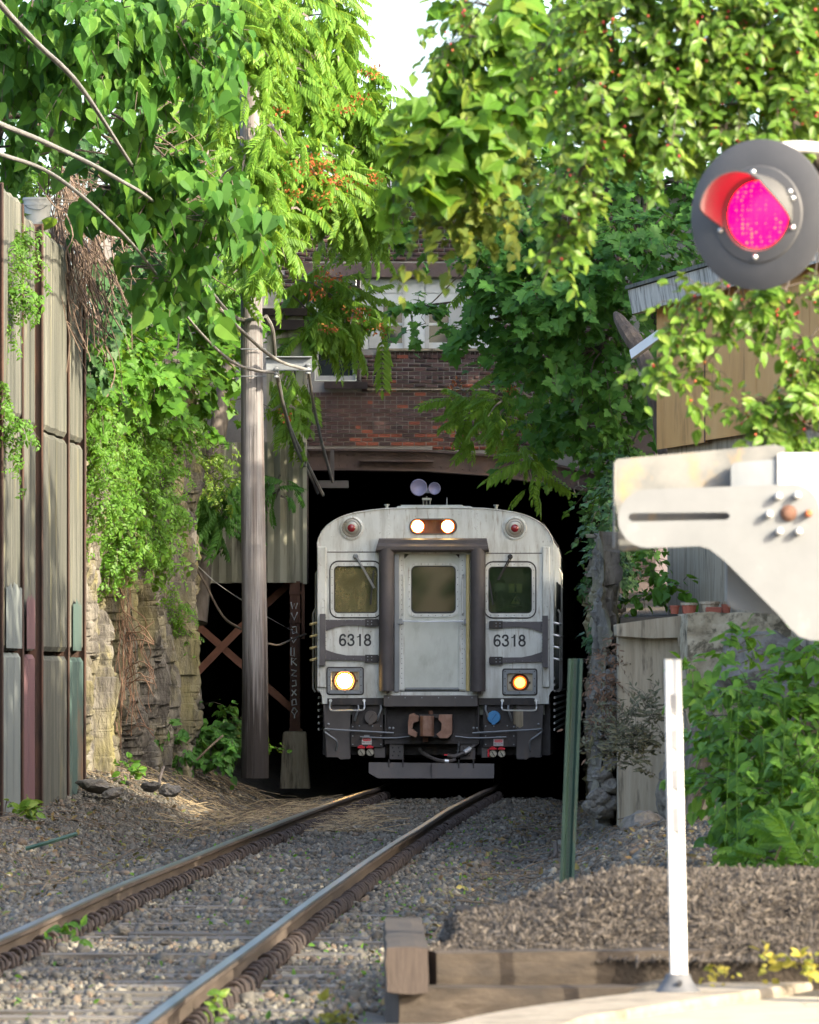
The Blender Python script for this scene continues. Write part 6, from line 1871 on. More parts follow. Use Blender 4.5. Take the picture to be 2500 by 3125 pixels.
def foliage(parent, clumps, tmpl, material, m=10, size=.15, L_=.5, singles=300, leafname='leaf', restname='crown', bark=m_bark, trunk=None, twigs=True, limb_r=.05, **k):
    """puts the largest-looking leaves as parts, the others as one part, and twigs joined to limbs"""
    po, fr, sz, tw = sprays(clumps, m, size, L_, **k)
    n_ = len(po)
    g = np.random.default_rng(n_)
    ti = g.integers(0, len(tmpl), n_)
    M3 = fr * sz[:, None, None]
    px = CX + po[:, 0] * F / po[:, 1]; py = HY - (po[:, 2] - H) * F / po[:, 1]
    score = sz / po[:, 1] * np.exp(-(po[:, 1] - po[:, 1].min()) * .9) * ((px > 10) & (px < 2490) & (py > 5) & (py < 3115))
    order = np.argsort(-score)
    one = order[:singles]; one = one[score[one] > 0]
    mask = np.ones(n_, bool); mask[one] = False
    mes = []
    for tv, tf in tmpl:
        me = bpy.data.meshes.new(leafname); me.from_pydata(tv, [], tf); me.materials.append(material); mes.append(me)
    for i in one:
        mm = Matrix([list(M3[i][r_]) + [po[i][r_]] for r_ in range(3)] + [[0, 0, 0, 1]])
        put(bpy.data.objects.new(leafname, mes[ti[i]]), parent, mm)
    if mask.any():
        me = batch(tmpl, [material], M3[mask], po[mask], ti[mask])
        tag(mobj(restname, me, parent), kind='stuff')
    if twigs:
        b = MB()
        rnd = random.Random(n_)
        for (a, e) in tw[::1]:
            a_, e_ = Vector(a), Vector(e)
            b.tube([a_, a_.lerp(e_, .5) + Vector((0, 0, .03)), e_], [size * .045, size * .035, size * .015], 3, cap=False)
        if trunk:
            j = 0
            for (cpx, cpy, rx_, ry_, D, rd, ns) in clumps:
                c = P(cpx, cpy, D)
                near = min(trunk, key=lambda q: (q[0] - c).length)
                st = near[0]
                midp = st.lerp(c, .55) + Vector((rnd.uniform(-.1, .1), rnd.uniform(-.1, .1), .18 * (c - st).length))
                r_ = min(limb_r, near[1] * .7, limb_r * (.15 + ns * .03))
                b.tube(bez([st, midp, c], 5), list(np.linspace(r_, r_ * .35, 11)), 6, cap=False)
                for q in range(min(ns, 9)):
                    a = Vector(tw[min(len(tw) - 1, j + q * max(1, ns // 9))][0])
                    b.tube(bez([c.lerp(st, .15), c.lerp(a, .5) + Vector((0, 0, .06)), a], 3), list(np.linspace(r_ * .32, r_ * .12, 7)), 4, cap=False)
                j += ns
        tag(b.build('branches', bark, parent), kind='stuff')


def trunk(parent, pts, r0, r1, m=m_bark):
    pts = bez(pts, 6)
    rs = list(np.linspace(r0, r1, len(pts)))
    b = MB(); b.tube(pts, rs, 9)
    b.build('trunk', m, parent, True)
    return list(zip(pts, rs))

# --- big-leaved catalpa, upper left
T = thing('catalpa_tree', 'catalpa tree with large heart-shaped leaves leaning over the retaining wall in the upper left', 'tree', P(-60, 700, 64))
tk = trunk(T, [P(-120, 760, 65), P(-40, 450, 65), P(60, 180, 64.5), P(160, -60, 64), P(260, -300, 63)], .16, .07)
b = MB(); b.tube(bez([P(150, 415, 63.5), P(200, 300, 63.3), P(228, 220, 63), P(240, 80, 63)], 5), [.03] * 8 + [.022] * 8, 7); b.build('branches', m_bark_pale, T, True)
foliage(T, [(90, 60, 190, 150, 63, .8, 26), (300, 70, 190, 130, 62.5, .7, 26), (480, 90, 190, 120, 63, .6, 24), (90, 230, 150, 110, 64, .5, 14), (330, 220, 130, 90, 63, .5, 14), (610, 170, 120, 90, 64, .4, 10), (420, 320, 90, 70, 64, .3, 6), (20, 430, 60, 60, 65, .3, 5),
            (430, 540, 150, 80, 65, .5, 15), (590, 560, 160, 90, 65, .5, 16), (360, 590, 90, 60, 65, .3, 7), (690, 590, 90, 90, 66, .4, 9), (650, 690, 90, 60, 66, .3, 6), (560, 880, 60, 50, 67, .3, 4), (490, 840, 80, 60, 67, .3, 6), (100, 330, 90, 60, 65.5, .3, 5)],
        [L_heart, L_heart2], lf_catalpa, m=9, size=.188, L_=.5, singles=300, trunk=tk, limb_r=.045, seed=11, down=.8, up=.55, tipdown=1.3, out_w=1.2)

# --- ailanthus, centre left: feather leaves and orange seed clusters
T = thing('ailanthus_tree', 'sunlit tree of heaven with feathery leaves and orange seed clusters behind the utility pole', 'tree', P(640, 1900, 80))
tk = trunk(T, [P(600, 1900, 80), P(640, 1500, 80.5), P(700, 1100, 81), P(760, 700, 81), P(800, 200, 81), P(820, -400, 81)], .15, .05, m_bark_pale)
ail = [(560, 120, 190, 180, 80, .9, 34), (760, 110, 190, 180, 80, .9, 40), (930, 60, 120, 150, 81, .9, 26), (1030, 170, 70, 110, 81, .5, 12), (740, 690, 60, 110, 75.2, .2, 11), (760, 450, 80, 150, 75, .25, 16), (750, 180, 80, 160, 75, .3, 22), (760, 20, 80, 110, 75, .3, 14), (770, 820, 30, 40, 75.2, .12, 4), (640, 330, 200, 150, 79, .9, 36), (850, 320, 200, 140, 80, .9, 40), (1000, 310, 100, 80, 81, .5, 15), (1150, 330, 70, 60, 81, .4, 12), (1200, 430, 70, 60, 81, .4, 12), (1120, 450, 70, 60, 81, .4, 10),
       (700, 500, 160, 120, 78.5, .7, 26), (880, 500, 150, 110, 79, .7, 28), (1010, 560, 150, 110, 80, .6, 26), (1130, 640, 80, 70, 80.5, .4, 8), (800, 660, 110, 90, 77.6, .5, 20), (700, 620, 90, 90, 78, .5, 13), (860, 750, 60, 40, 78, .4, 5),
       (980, 880, 90, 50, 82, .4, 13), (1090, 950, 60, 40, 82, .3, 8), (970, 980, 80, 50, 82, .4, 10), (1060, 700, 80, 30, 83, .3, 5), (900, 1120, 40, 40, 81, .2, 3), (850, 1260, 30, 60, 80.6, .2, 4), (460, 330, 110, 160, 80, .6, 14), (560, -120, 300, 120, 81, 1, 22), (900, -130, 220, 110, 82, 1, 18)]
foliage(T, ail, PIN, lf_ail, m=6, size=.44, L_=.24, singles=300, leafname='feather_leaf', trunk=tk, limb_r=.05, bark=m_bark_pale, seed=12, down=.9, up=1.0, tipdown=.35, svar=.2)
def seeds(clumps, par, name='seed_cluster'):
    g = np.random.default_rng(5)
    V0, F0 = L_ovate
    for (px, py, r, D, n_) in clumps:
        c = np.array(P(px, py, D - 1.1)); n2 = int(n_ * 1.0)
        po = c + g.normal(size=(n2, 3)) * np.array([r * 1.4, r, r * .8]) * D / F * .5
        me = batch([(V0, F0)], [lf_red], rotm(n2) * .048, po, np.zeros(n2, int))
        tag(mobj(name, me, par), kind='stuff')
seeds([(900, 520, 40, 79, 60), (960, 500, 45, 79, 90), (1000, 545, 40, 79.5, 70), (1050, 560, 30, 80, 40), (900, 590, 30, 79, 40), (985, 610, 30, 79.5, 40), (1130, 545, 30, 80.2, 45), (860, 550, 26, 79, 30), (1060, 330, 26, 80.5, 30), (1140, 225, 28, 80.5, 30), (1100, 300, 20, 80.5, 20),
       (1010, 850, 34, 81.5, 50), (970, 900, 28, 81.5, 35), (1090, 960, 28, 81.5, 35), (1160, 1000, 24, 81.5, 25), (1000, 1000, 25, 81.5, 25), (860, 340, 20, 79.5, 18), (830, 460, 22, 79, 20), (870, 1270, 20, 80.4, 20)], T)

# --- low tree of heaven shoots by the shed
T = thing('ailanthus_shoot', 'shaded feathery shoots hanging in front of the corrugated sheets', 'shrub', P(560, 1700, 78.5))
tk = trunk(T, [P(560, 1760, 79), P(600, 1600, 79), P(640, 1450, 79)], .03, .012, m_bark_pale)
foliage(T, [(620, 1560, 90, 70, 79, .3, 10), (690, 1500, 60, 60, 79, .3, 6), (560, 1540, 80, 70, 78.5, .3, 7)], PIN, lf_maple, m=4, size=.40, L_=.25, singles=80, leafname='feather_leaf', trunk=tk, limb_r=.012, seed=13, bark=m_bark_pale)
T = thing('ailanthus_shoot', 'dark feathery shoot sticking out right of the utility pole', 'shrub', P(830, 1600, 80.5))
tk = trunk(T, [P(815, 1560, 81.0), P(822, 1490, 80.9), P(830, 1470, 80.8)], .015, .01, m_bark_pale)
foliage(T, [(850, 1490, 30, 40, 80.8, .12, 5)], PIN, lf_maple, m=3, size=.42, L_=.2, singles=60, leafname='feather_leaf', trunk=tk, limb_r=.01, seed=14, bark=m_bark_pale)

# --- mulberry left of the pole
T = thing('mulberry_tree', 'bright green lobed-leaf mulberry growing from the rock left of the utility pole', 'tree', P(430, 1500, 77))
tk = trunk(T, [P(420, 1520, 77.5), P(450, 1250, 77), P(500, 1000, 76.5), P(560, 780, 76.5)], .08, .03)
foliage(T, [(350, 1110, 90, 80, 71.4, .4, 26), (470, 1150, 110, 80, 72.8, .4, 30), (410, 990, 100, 90, 72, .4, 26), (300, 1200, 60, 70, 70, .25, 14), (540, 1130, 70, 80, 74, .3, 14), (560, 1060, 110, 90, 76, .5, 26), (650, 980, 80, 110, 77, .5, 20), (620, 840, 90, 90, 77, .5, 20), (680, 1090, 40, 70, 77, .4, 9), (560, 920, 110, 80, 76, .4, 22), (320, 1010, 60, 70, 70.5, .3, 14), (650, 1180, 60, 50, 77.5, .4, 9), (480, 740, 90, 60, 77, .4, 14), (540, 1240, 80, 40, 77.5, .4, 11), (660, 700, 80, 90, 77, .4, 14)],
        [L_mul, L_maple], lf_mul, m=8, size=.135, L_=.45, singles=300, trunk=tk, limb_r=.035, seed=15, down=.7)
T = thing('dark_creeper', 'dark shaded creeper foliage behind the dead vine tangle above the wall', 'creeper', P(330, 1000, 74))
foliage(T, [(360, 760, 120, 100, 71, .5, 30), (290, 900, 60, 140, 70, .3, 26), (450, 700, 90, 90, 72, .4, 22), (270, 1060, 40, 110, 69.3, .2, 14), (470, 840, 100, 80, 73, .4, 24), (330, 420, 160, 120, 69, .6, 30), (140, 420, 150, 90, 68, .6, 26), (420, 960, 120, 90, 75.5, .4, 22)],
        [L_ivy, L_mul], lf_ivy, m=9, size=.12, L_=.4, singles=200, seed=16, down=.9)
T = thing('privet_bush', 'small-leaved light green bush behind the wall at the left edge', 'bush', P(80, 640, 67))
foliage(T, [(70, 560, 130, 50, 66.5, .4, 60), (20, 600, 60, 40, 66, .3, 20)], [L_ovate], lf_vine, m=9, size=.065, L_=.25, singles=150, seed=17, up=.7, down=.2)

# --- creeper over the rock
T = thing('rock_creeper', 'sunlit small-leaved creeper hanging over the rock face left of the pole', 'creeper', P(360, 1500, 73))
foliage(T, [(350, 1290, 90, 100, 73, .35, 80), (330, 1430, 80, 120, 72.2, .3, 90), (420, 1400, 100, 110, 73.6, .3, 80), (470, 1280, 110, 70, 74.5, .3, 50), (400, 1560, 110, 90, 72.6, .25, 80), (360, 1660, 60, 80, 72.2, .2, 34), (450, 1640, 60, 60, 73, .2, 26), (300, 1500, 50, 110, 70.4, .2, 30), (500, 1500, 60, 100, 74, .2, 26), (530, 1330, 50, 80, 74.4, .2, 22), (300, 1240, 50, 60, 71, .3, 22), (500, 1690, 40, 40, 73.3, .12, 8), (300, 1350, 40, 90, 71, .2, 28)],
        SPRIG, lf_vine, m=6, size=.13, L_=.32, singles=300, leafname='leaf_sprig', seed=18, down=1.0, up=.5)
T = thing('rock_creeper', 'yellowish wiry creeper trailing across the left part of the corrugated sheets', 'creeper', P(560, 1500, 78))
foliage(T, [(600, 1400, 90, 50, 78, .2, 30), (680, 1430, 50, 40, 78, .15, 10), (540, 1440, 70, 60, 77.5, .2, 22), (610, 1500, 40, 30, 78, .1, 7)], SPRIG, lf_crab, m=5, size=.11, L_=.35, singles=200, leafname='leaf_sprig', seed=19, down=.6)
T = thing('rock_creeper', 'short creeper tuft on the corner of the shaded rock', 'creeper', P(550, 1850, 76))
foliage(T, [(545, 1840, 45, 50, 75.6, .15, 16), (550, 1920, 25, 40, 75.8, .1, 5)], SPRIG, lf_mul, m=5, size=.10, L_=.2, singles=60, leafname='leaf_sprig', seed=20, down=.7)
T = thing('wall_creeper', 'light creeper spilling over the top of the stained concrete wall at the left edge', 'creeper', P(40, 900, 60))
foliage(T, [(60, 720, 26, 60, 60.5, .1, 12), (30, 830, 40, 70, 60, .1, 16), (50, 900, 40, 40, 60, .1, 8), (15, 960, 30, 50, 59.8, .1, 8), (20, 1200, 16, 40, 59.5, .06, 5), (30, 1290, 24, 40, 59.5, .06, 7), (25, 1360, 24, 30, 59.5, .06, 5)], SPRIG, lf_vine, m=6, size=.12, L_=.25, singles=200, leafname='leaf_sprig', seed=21, down=1.0)
T = thing('lily_plant', 'strap-leaved plant in the white bucket on the wall', 'plant', P(100, 690, 64.5))
foliage(T, [(90, 680, 30, 10, 64.4, .05, 2)], [L_lily], lf_vine, m=4, size=.34, L_=.1, singles=20, seed=22, up=.6, tipdown=-.4, twigs=False)

# --- Norway maple on the right, in the shade
T = thing('maple_tree', 'dense dark green maple hanging over the right half of the tunnel mouth', 'tree', P(2150, 1500, 80))
tk = trunk(T, [P(2150, 1780, 81), P(2100, 1300, 80.5), P(2000, 900, 80), P(1850, 500, 80), P(1700, 100, 80)], .22, .08)
mp = [(1570, 700, 150, 100, 77, .9, 42), (1750, 620, 190, 130, 77, 1, 52), (1480, 850, 70, 60, 78, .5, 15), (1640, 880, 150, 110, 77, .9, 46), (1800, 850, 180, 130, 76.5, 1, 56), (1960, 760, 130, 130, 76, .8, 36), (1500, 990, 80, 50, 78.5, .5, 16), (1680, 1060, 130, 80, 78, .7, 38), (1830, 1080, 160, 110, 77, .9, 46), (1560, 1110, 60, 50, 80, .4, 8),
      (1730, 1220, 110, 70, 79, .6, 28), (1880, 1280, 130, 110, 78, .7, 36), (1660, 1310, 70, 40, 80, .4, 10), (1770, 1320, 110, 40, 80, .5, 14), (1900, 1420, 90, 80, 79, .5, 20), (1280, 960, 70, 40, 80, .25, 8), (1300, 690, 90, 40, 80.5, .3, 8), (1480, 480, 90, 120, 80, .7, 18), (1600, 420, 170, 150, 79, .9, 40), (1850, 400, 180, 150, 78, .9, 40),
      (1500, 190, 70, 140, 81, .6, 16), (1640, 150, 190, 170, 81, 1, 36), (1900, 150, 200, 180, 80, 1, 36), (2150, 600, 160, 300, 78, .9, 50), (2300, 200, 200, 250, 79, 1, 36), (1960, 1580, 50, 60, 79, .3, 7)]
foliage(T, mp, [L_maple], lf_maple, m=9, size=.135, L_=.5, singles=300, trunk=tk, limb_r=.06, seed=23, down=.7, up=1.1)
T = thing('ailanthus_tree', 'feathery-leaved branches with a rusty cluster mixed into the maple right of the white window', 'tree', P(1620, 1300, 81))
tk = trunk(T, [P(1900, 1500, 82), P(1750, 1300, 82), P(1560, 1180, 81.5)], .05, .02, m_bark_pale)
foliage(T, [(1440, 1200, 60, 25, 81, .3, 5), (1480, 1270, 60, 30, 81, .3, 6), (1560, 1240, 90, 60, 80, .3, 10), (1500, 790, 60, 30, 78.5, .2, 4), (1620, 1400, 40, 40, 79, .2, 3)], PIN, lf_ail, m=4, size=.46, L_=.3, singles=120, leafname='feather_leaf', trunk=tk, limb_r=.02, seed=24, bark=m_bark_pale)
seeds([(1400, 1170, 24, 80.8, 30), (1560, 1190, 20, 80, 20)], T)
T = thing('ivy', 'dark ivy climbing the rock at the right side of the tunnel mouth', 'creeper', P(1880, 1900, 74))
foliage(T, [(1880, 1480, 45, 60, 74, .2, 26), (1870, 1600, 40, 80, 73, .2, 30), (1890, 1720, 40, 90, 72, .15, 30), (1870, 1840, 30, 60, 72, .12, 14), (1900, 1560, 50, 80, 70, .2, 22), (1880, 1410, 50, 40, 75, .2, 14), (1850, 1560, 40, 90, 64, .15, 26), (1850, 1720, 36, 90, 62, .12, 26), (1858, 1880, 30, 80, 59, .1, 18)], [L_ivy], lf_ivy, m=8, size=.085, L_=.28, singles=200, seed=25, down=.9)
T = thing('sapling', 'yellow-green sapling between the ivy and the concrete house foundation', 'sapling', P(1990, 1830, 57))
foliage(T, [(1985, 1700, 40, 20, 57, .1, 7), (1990, 1760, 30, 40, 57, .1, 9), (1985, 1820, 40, 24, 57, .1, 8), (1970, 1680, 24, 14, 57, .1, 3)], [L_ovate], lf_mul, m=5, size=.085, L_=.18, singles=120, seed=26)
T = thing('sapling', 'small broad-leaved sapling in front of the concrete house foundation', 'sapling', P(2060, 1830, 56.5))
foliage(T, [(2070, 1780, 36, 26, 56.5, .08, 5), (2050, 1800, 24, 30, 56.5, .08, 3)], [L_heart], lf_mul, m=3, size=.11, L_=.15, singles=40, seed=27)
T = thing('grey_shrub', 'thin grey-green weed in front of the concrete pilaster', 'weed', P(1900, 2450, 53))
foliage(T, [(1890, 2250, 70, 70, 53.5, .15, 70), (1960, 2210, 40, 50, 53.6, .12, 24), (1990, 2160, 30, 40, 53.6, .1, 14), (1940, 2320, 50, 50, 53.5, .1, 26)], [L_lance], lf_sage, m=8, size=.06, L_=.25, singles=100, seed=28, up=.2, tipdown=-.4, down=-.2)
T = thing('dry_climber', 'reddish brown dry climber tumbling down the rough stones', 'creeper', P(1840, 2100, 56))
foliage(T, [(1840, 2080, 30, 60, 55, .12, 30), (1825, 2160, 26, 60, 55, .12, 22), (1860, 1990, 24, 40, 55, .1, 12)], [L_lance], leafmat('dry_leaf', [(.14, .085, .055), (.22, .14, .095)], (.2, .12, .08), .2, .7), m=7, size=.05, L_=.25, singles=80, seed=29, up=.2, down=1)

# --- weeds right of the delineator
T = thing('tall_weeds', 'bright green leafy weeds growing in front of the dark boulders at the right', 'weeds', P(2300, 2640, 40))
foliage(T, [(2235, 2000, 40, 50, 41, .2, 9), (2330, 2170, 110, 80, 40, .4, 44), (2470, 2060, 50, 80, 40, .4, 22), (2230, 2240, 90, 100, 40.5, .3, 40), (2430, 2180, 70, 70, 40, .3, 24), (2380, 2290, 130, 110, 39.5, .4, 64), (2180, 2380, 70, 90, 41, .2, 14), (2290, 2430, 120, 110, 39.5, .4, 52), (2440, 2430, 100, 120, 39, .4, 48), (2210, 2540, 70, 70, 40, .25, 12), (2340, 2580, 120, 70, 39, .4, 30), (2460, 2570, 80, 90, 38.5, .4, 24), (2110, 2050, 30, 40, 43, .1, 5), (2120, 2110, 34, 50, 43, .1, 6)],
        [L_heart, L_ovate], lf_weed, m=7, size=.085, L_=.25, singles=300, seed=30, up=.9, down=.2, tipdown=.4)
b = MB()
for i in range(22):
    px = random.uniform(2140, 2520); D = random.uniform(38.5, 41)
    b.tube(bez([P(px, 2680, D), P(px + random.uniform(-14, 14), 2420, D), P(px + random.uniform(-30, 30), 2150 + random.uniform(-60, 160), D)], 3), [.0035] * 3 + [.0022] * 4, 4, cap=False)
tag(b.build('stems', lf_weed, T), kind='stuff')
T = thing('fern_weed', 'feathery light green weed at the right edge behind the mulch', 'weed', P(2430, 2640, 36))
foliage(T, [(2430, 2610, 90, 60, 37, .2, 10), (2350, 2630, 60, 40, 37, .2, 6)], PIN, lf_weed, m=4, size=.22, L_=.15, singles=60, leafname='feather_leaf', seed=31, up=.5, tipdown=-.3, down=.1)

# --- undergrowth at the pole foot
T = thing('undergrowth', 'shaded broad-leaved undergrowth at the foot of the utility pole', 'bush', P(650, 2330, 76))
foliage(T, [(640, 2240, 80, 60, 76.5, .3, 30), (700, 2190, 50, 60, 77, .3, 20), (600, 2280, 60, 40, 76, .25, 16), (690, 2280, 50, 40, 76, .2, 14), (490, 2240, 50, 30, 75, .15, 8), (560, 2290, 40, 30, 75.4, .15, 7)], [L_heart, L_ovate], lf_maple, m=7, size=.10, L_=.25, singles=200, seed=32)
for lab, px, py, D, mt, sz_ in (('small bright seedling on the sunlit strip at the foot of the rock', 385, 2345, 70, lf_weed, .09), ('small green weed beside the left rail in the sun', 225, 2845, 34.5, lf_weed, .055), ('tiny seedling between concrete foot and pole', 828, 2265, 77, lf_weed, .08), ('pale dry weed beside the near end of the right rail', 640, 3060, 28.3, lf_crab, .05), ('yellow weed standing left of the timbers near the lower edge', 1000, 3095, 28, lf_yel, .05),
                            ('yellow-green weed at the right end of the kerb', 2440, 2945, 25.5, lf_yel, .05), ('yellow-green weed between the timber end and the white delineator foot', 2160, 2965, 25.5, lf_yel, .035), ('small yellow weed on the mulch near the right edge', 2340, 2930, 25.6, lf_yel, .04), ('green weed under the mulch crest left of the delineator', 1890, 2680, 40, lf_weed, .06), ('weed at the bottom of the concrete wall in the lower left corner', 60, 2470, 59, lf_crab, .11)):
    T = thing('weed', lab, 'weed', P(px, py + 20, D))
    foliage(T, [(px, py, 26, 22, D, .06, 6)], [L_ovate], mt, m=5, size=sz_, L_=.12, singles=30, seed=int(px), up=.5, tipdown=-.2)
b = np.random.default_rng(9)
# ground cover: low green bits in the ballast
n_ = 1500
yy = 28 + 40 * b.random(n_) ** 1.3; cc = np.where(b.random(n_) < .5, b.normal(1.55, .45, n_), b.uniform(-2.6, 1.2, n_))
ok = (b.random(n_) < .9); 
po = np.stack([np.array([tx(y) for y in yy]) + cc, yy, np.array([ground_z(tx(y) + c, y) for y, c in zip(yy, cc)]) + .02], 1)
me = batch([L_ovate], [lf_weed], rotm(n_, .5) * b.uniform(.02, .05, n_)[:, None, None], po, np.zeros(n_, int))
tag(mobj('ground_weeds', me), 'scattered low green weeds in the ballast', 'weeds', kind='stuff')
n_ = 2600
yy = 30 + 46 * b.random(n_); cc = np.where(b.random(n_) < .6, b.uniform(-4.2, -1.5, n_), b.uniform(1.3, 3.4, n_))
po = np.stack([np.array([tx(y) for y in yy]) + cc, yy, np.array([ground_z(tx(y) + c, y) for y, c in zip(yy, cc)]) + .022], 1)
me = batch([L_ovate], [leafmat('fallen_leaf', [(.20, .14, .06), (.12, .08, .05), (.26, .22, .08), (.09, .12, .04)], (.2, .14, .06), .15, .8)], rotm(n_, .5) * b.uniform(.03, .08, n_)[:, None, None], po, np.zeros(n_, int))
tag(mobj('leaf_litter', me), 'dead leaves scattered on both sides of the track', 'leaf litter', kind='stuff')

# --- hanging crab apple and grape, near right
T = thing('grape_vine', 'out-of-focus vine of broad lobed leaves hanging in from the top centre right', 'vine', P(1500, 0, 36))
foliage(T, [(1540, 80, 110, 110, 31, .25, 15), (1430, 70, 40, 80, 31, .12, 8), (1395, 200, 40, 50, 31, .1, 5), (1470, 230, 90, 90, 31, .2, 12), (1560, 230, 140, 110, 31, .2, 15), (1350, 370, 80, 70, 31, .2, 10), (1460, 370, 120, 90, 31, .2, 13), (1250, 460, 60, 50, 31, .12, 5), (1360, 500, 90, 60, 31, .2, 9), (1640, 120, 110, 150, 31.4, .2, 11), (1215, 560, 30, 30, 31, .1, 2), (1600, 330, 90, 80, 31, .15, 7), (1290, 330, 40, 40, 31, .1, 3)],
        [L_grape], lf_grape, m=6, size=.098, L_=.19, singles=300, seed=33, down=.8, up=.6, tipdown=.45)
foliage(T, [(1400, 600, 120, 70, 31.4, .15, 26), (1500, 660, 90, 60, 31.4, .15, 16), (1290, 640, 70, 40, 31.4, .1, 8), (1250, 800, 24, 24, 31.4, .05, 3), (1540, 560, 120, 110, 31.4, .15, 20), (1400, 730, 90, 40, 31.4, .1, 9), (1640, 500, 80, 90, 31.4, .15, 12)], [L_heart, L_grape], leafmat('small_vine_leaf', [(.09, .15, .025), (.14, .19, .03), (.22, .24, .035)], (.4, .45, .05), .4, .5), m=6, size=.046, L_=.13, singles=1, leafname='small_leaf', restname='small_leaves', seed=34, down=1)
T = thing('crab_apple_tree', 'out-of-focus crab apple boughs with red berries filling the upper right corner', 'tree', P(2700, 1400, 29))
tk = trunk(T, [Vector((2.9, 29, .0)), Vector((2.8, 29, 1.8)), Vector((2.5, 29, 3.2)), Vector((1.9, 29, 4.2)), Vector((1.2, 29, 5.0))], .09, .03)
ca = [(1900, 80, 170, 130, 28.5, .22, 80), (2130, 80, 180, 140, 28.5, .25, 90), (2360, 100, 170, 150, 28.5, .25, 90), (1800, 250, 130, 100, 28.5, .2, 44), (1980, 270, 170, 120, 28.5, .22, 70), (2200, 280, 180, 120, 28.5, .22, 70), (2420, 300, 120, 140, 28.5, .22, 56), (1840, 420, 120, 80, 28.5, .18, 34), (2010, 440, 120, 60, 28.7, .18, 28), (1750, 560, 70, 80, 28.5, .12, 18), (1740, 680, 60, 70, 28.5, .1, 15), (1700, 780, 45, 60, 28.5, .08, 9),
      (2230, 420, 90, 30, 28.3, .1, 9), (2050, 450, 50, 30, 28, .06, 4), (1640, 180, 50, 80, 28.7, .1, 8), (1960, -90, 400, 90, 28.5, .3, 70), (2420, -80, 200, 90, 28.5, .3, 40), (1365, 150, 26, 80, 30, .08, 7), (1410, 40, 36, 60, 30, .08, 8),
      (2150, 920, 80, 40, 28.2, .12, 12), (2240, 900, 80, 60, 28.2, .12, 14), (2380, 930, 110, 60, 28.2, .15, 22), (2060, 1030, 60, 30, 28.2, .08, 8), (1990, 1110, 60, 20, 28.2, .08, 6), (2140, 1080, 60, 60, 28.2, .1, 6), (2430, 1080, 70, 80, 28.2, .12, 16), (2100, 1180, 40, 50, 28.2, .06, 3), (2300, 1260, 90, 50, 28.2, .1, 12), (2440, 1240, 80, 80, 28.2, .14, 18), (2350, 1310, 90, 30, 28.2, .1, 9), (2440, 1330, 80, 40, 28.2, .1, 10), (2480, 870, 50, 40, 28.2, .1, 7)]
foliage(T, ca, [L_ovate], lf_crab, m=9, size=.058, L_=.17, singles=300, trunk=tk, limb_r=.02, seed=35, down=.7, up=.7, tipdown=.5)
g = np.random.default_rng(77)
bv = MB().lathe([(.0001, -.5), (.35, -.36), (.5, 0), (.35, .36), (.0001, .5)], (0, 0, 0), (0, 0, 1), 7)
pts = []
for (px, py, rx_, ry_, D, rd, ns) in ca:
    for i in range(int(ns * .75)):
        d = nrm(g.normal(size=3)); c = np.array(P(px, py, D)) + d * np.array([rx_ * D / F, rd, ry_ * D / F]) * g.random() ** .5 + np.array([0, -.05, -.03]); pts.append(c)
pts = np.array(pts)
me = batch([(bv.v, bv.f)], [lf_berry], np.repeat(np.eye(3)[None] * .0145, len(pts), 0) * g.uniform(.7, 1.2, len(pts))[:, None, None], pts, np.zeros(len(pts), int))
tag(mobj('berries', me, T), kind='stuff')

# --- trees standing outside the frame to the right; they shade the track
big = leaf([(.2, .1), (.42, .35), (.38, .7)], .15, .2, (0, .5, 1))
def shade_tree(x, y, z0, z1, r, lab, n_=900, s_=.34, seed=0):
    T = thing('shade_tree', lab, 'tree', Vector((x, y, 0)))
    pts = bez([Vector((x, y, 0)), Vector((x + .1, y, z0)), Vector((x, y + .2, z1 - .5))], 5)
    b = MB(); b.tube(pts, list(np.linspace(.2, .06, len(pts))), 8); b.build('trunk', m_bark, T, True)
    g = np.random.default_rng(seed + 100)
    d = nrm(g.normal(size=(n_, 3))); rr_ = g.random(n_) ** .4
    po = np.array([x, y, (z0 + z1) / 2]) + d * rr_[:, None] * np.array([r, r, (z1 - z0) / 2])
    me = batch([big], [lf_maple], rotm(n_, .6) * (s_ * g.uniform(.7, 1.3, n_))[:, None, None], po, np.zeros(n_, int))
    tag(mobj('crown', me, T), kind='stuff')
for i, (x, y, z0, z1, r, n_) in enumerate([(6.2, 27.6, 2.4, 7.6, 1.6, 1100), (7.4, 32.5, 2.5, 8.5, 2.3, 1900), (8.0, 37.5, 2.5, 9.3, 2.5, 2200), (8.2, 43, 2.5, 9.8, 2.8, 2500), (8.6, 48.6, 2.2, 12.0, 3.0, 3000), (9.3, 53.0, 2.5, 12.4, 2.6, 3000), (9.2, 57.2, 2.8, 10, 2.1, 2200), (8.8, 65.4, 3.0, 13.6, 2.3, 3000), (8.6, 71.5, 4.0, 12.0, 2.6, 2600), (9.2, 77, 4, 15.5, 3.0, 3200), (7.0, 83, 5, 16.5, 3.0, 3200), (5.8, 73, 4.2, 8.0, 1.6, 1100)]):
    shade_tree(x, y, z0, z1, r, 'leafy roadside tree on the right bank outside the picture, number %s from the crossing' % ['one', 'two', 'three', 'four', 'five', 'six', 'seven', 'eight', 'nine', 'ten', 'eleven', 'twelve'][i], n_, seed=i)

for i, (x, y, z1, r, n_) in enumerate([(-9, -3, 9, 3.2, 1500), (-3, -7, 8, 3.0, 1500), (2.5, -6, 9, 3.2, 1700), (8, -4, 8.5, 3.2, 1700), (13.5, -2, 7.5, 2.8, 1300)]):  # trees added out of view to darken window reflections and cut sky light
    shade_tree(x, y, 1.0, z1, r, 'unseen leafy tree added behind the camera for reflections, number %s of its row' % ['one', 'two', 'three', 'four', 'five'][i], n_, .42, 40 + i)

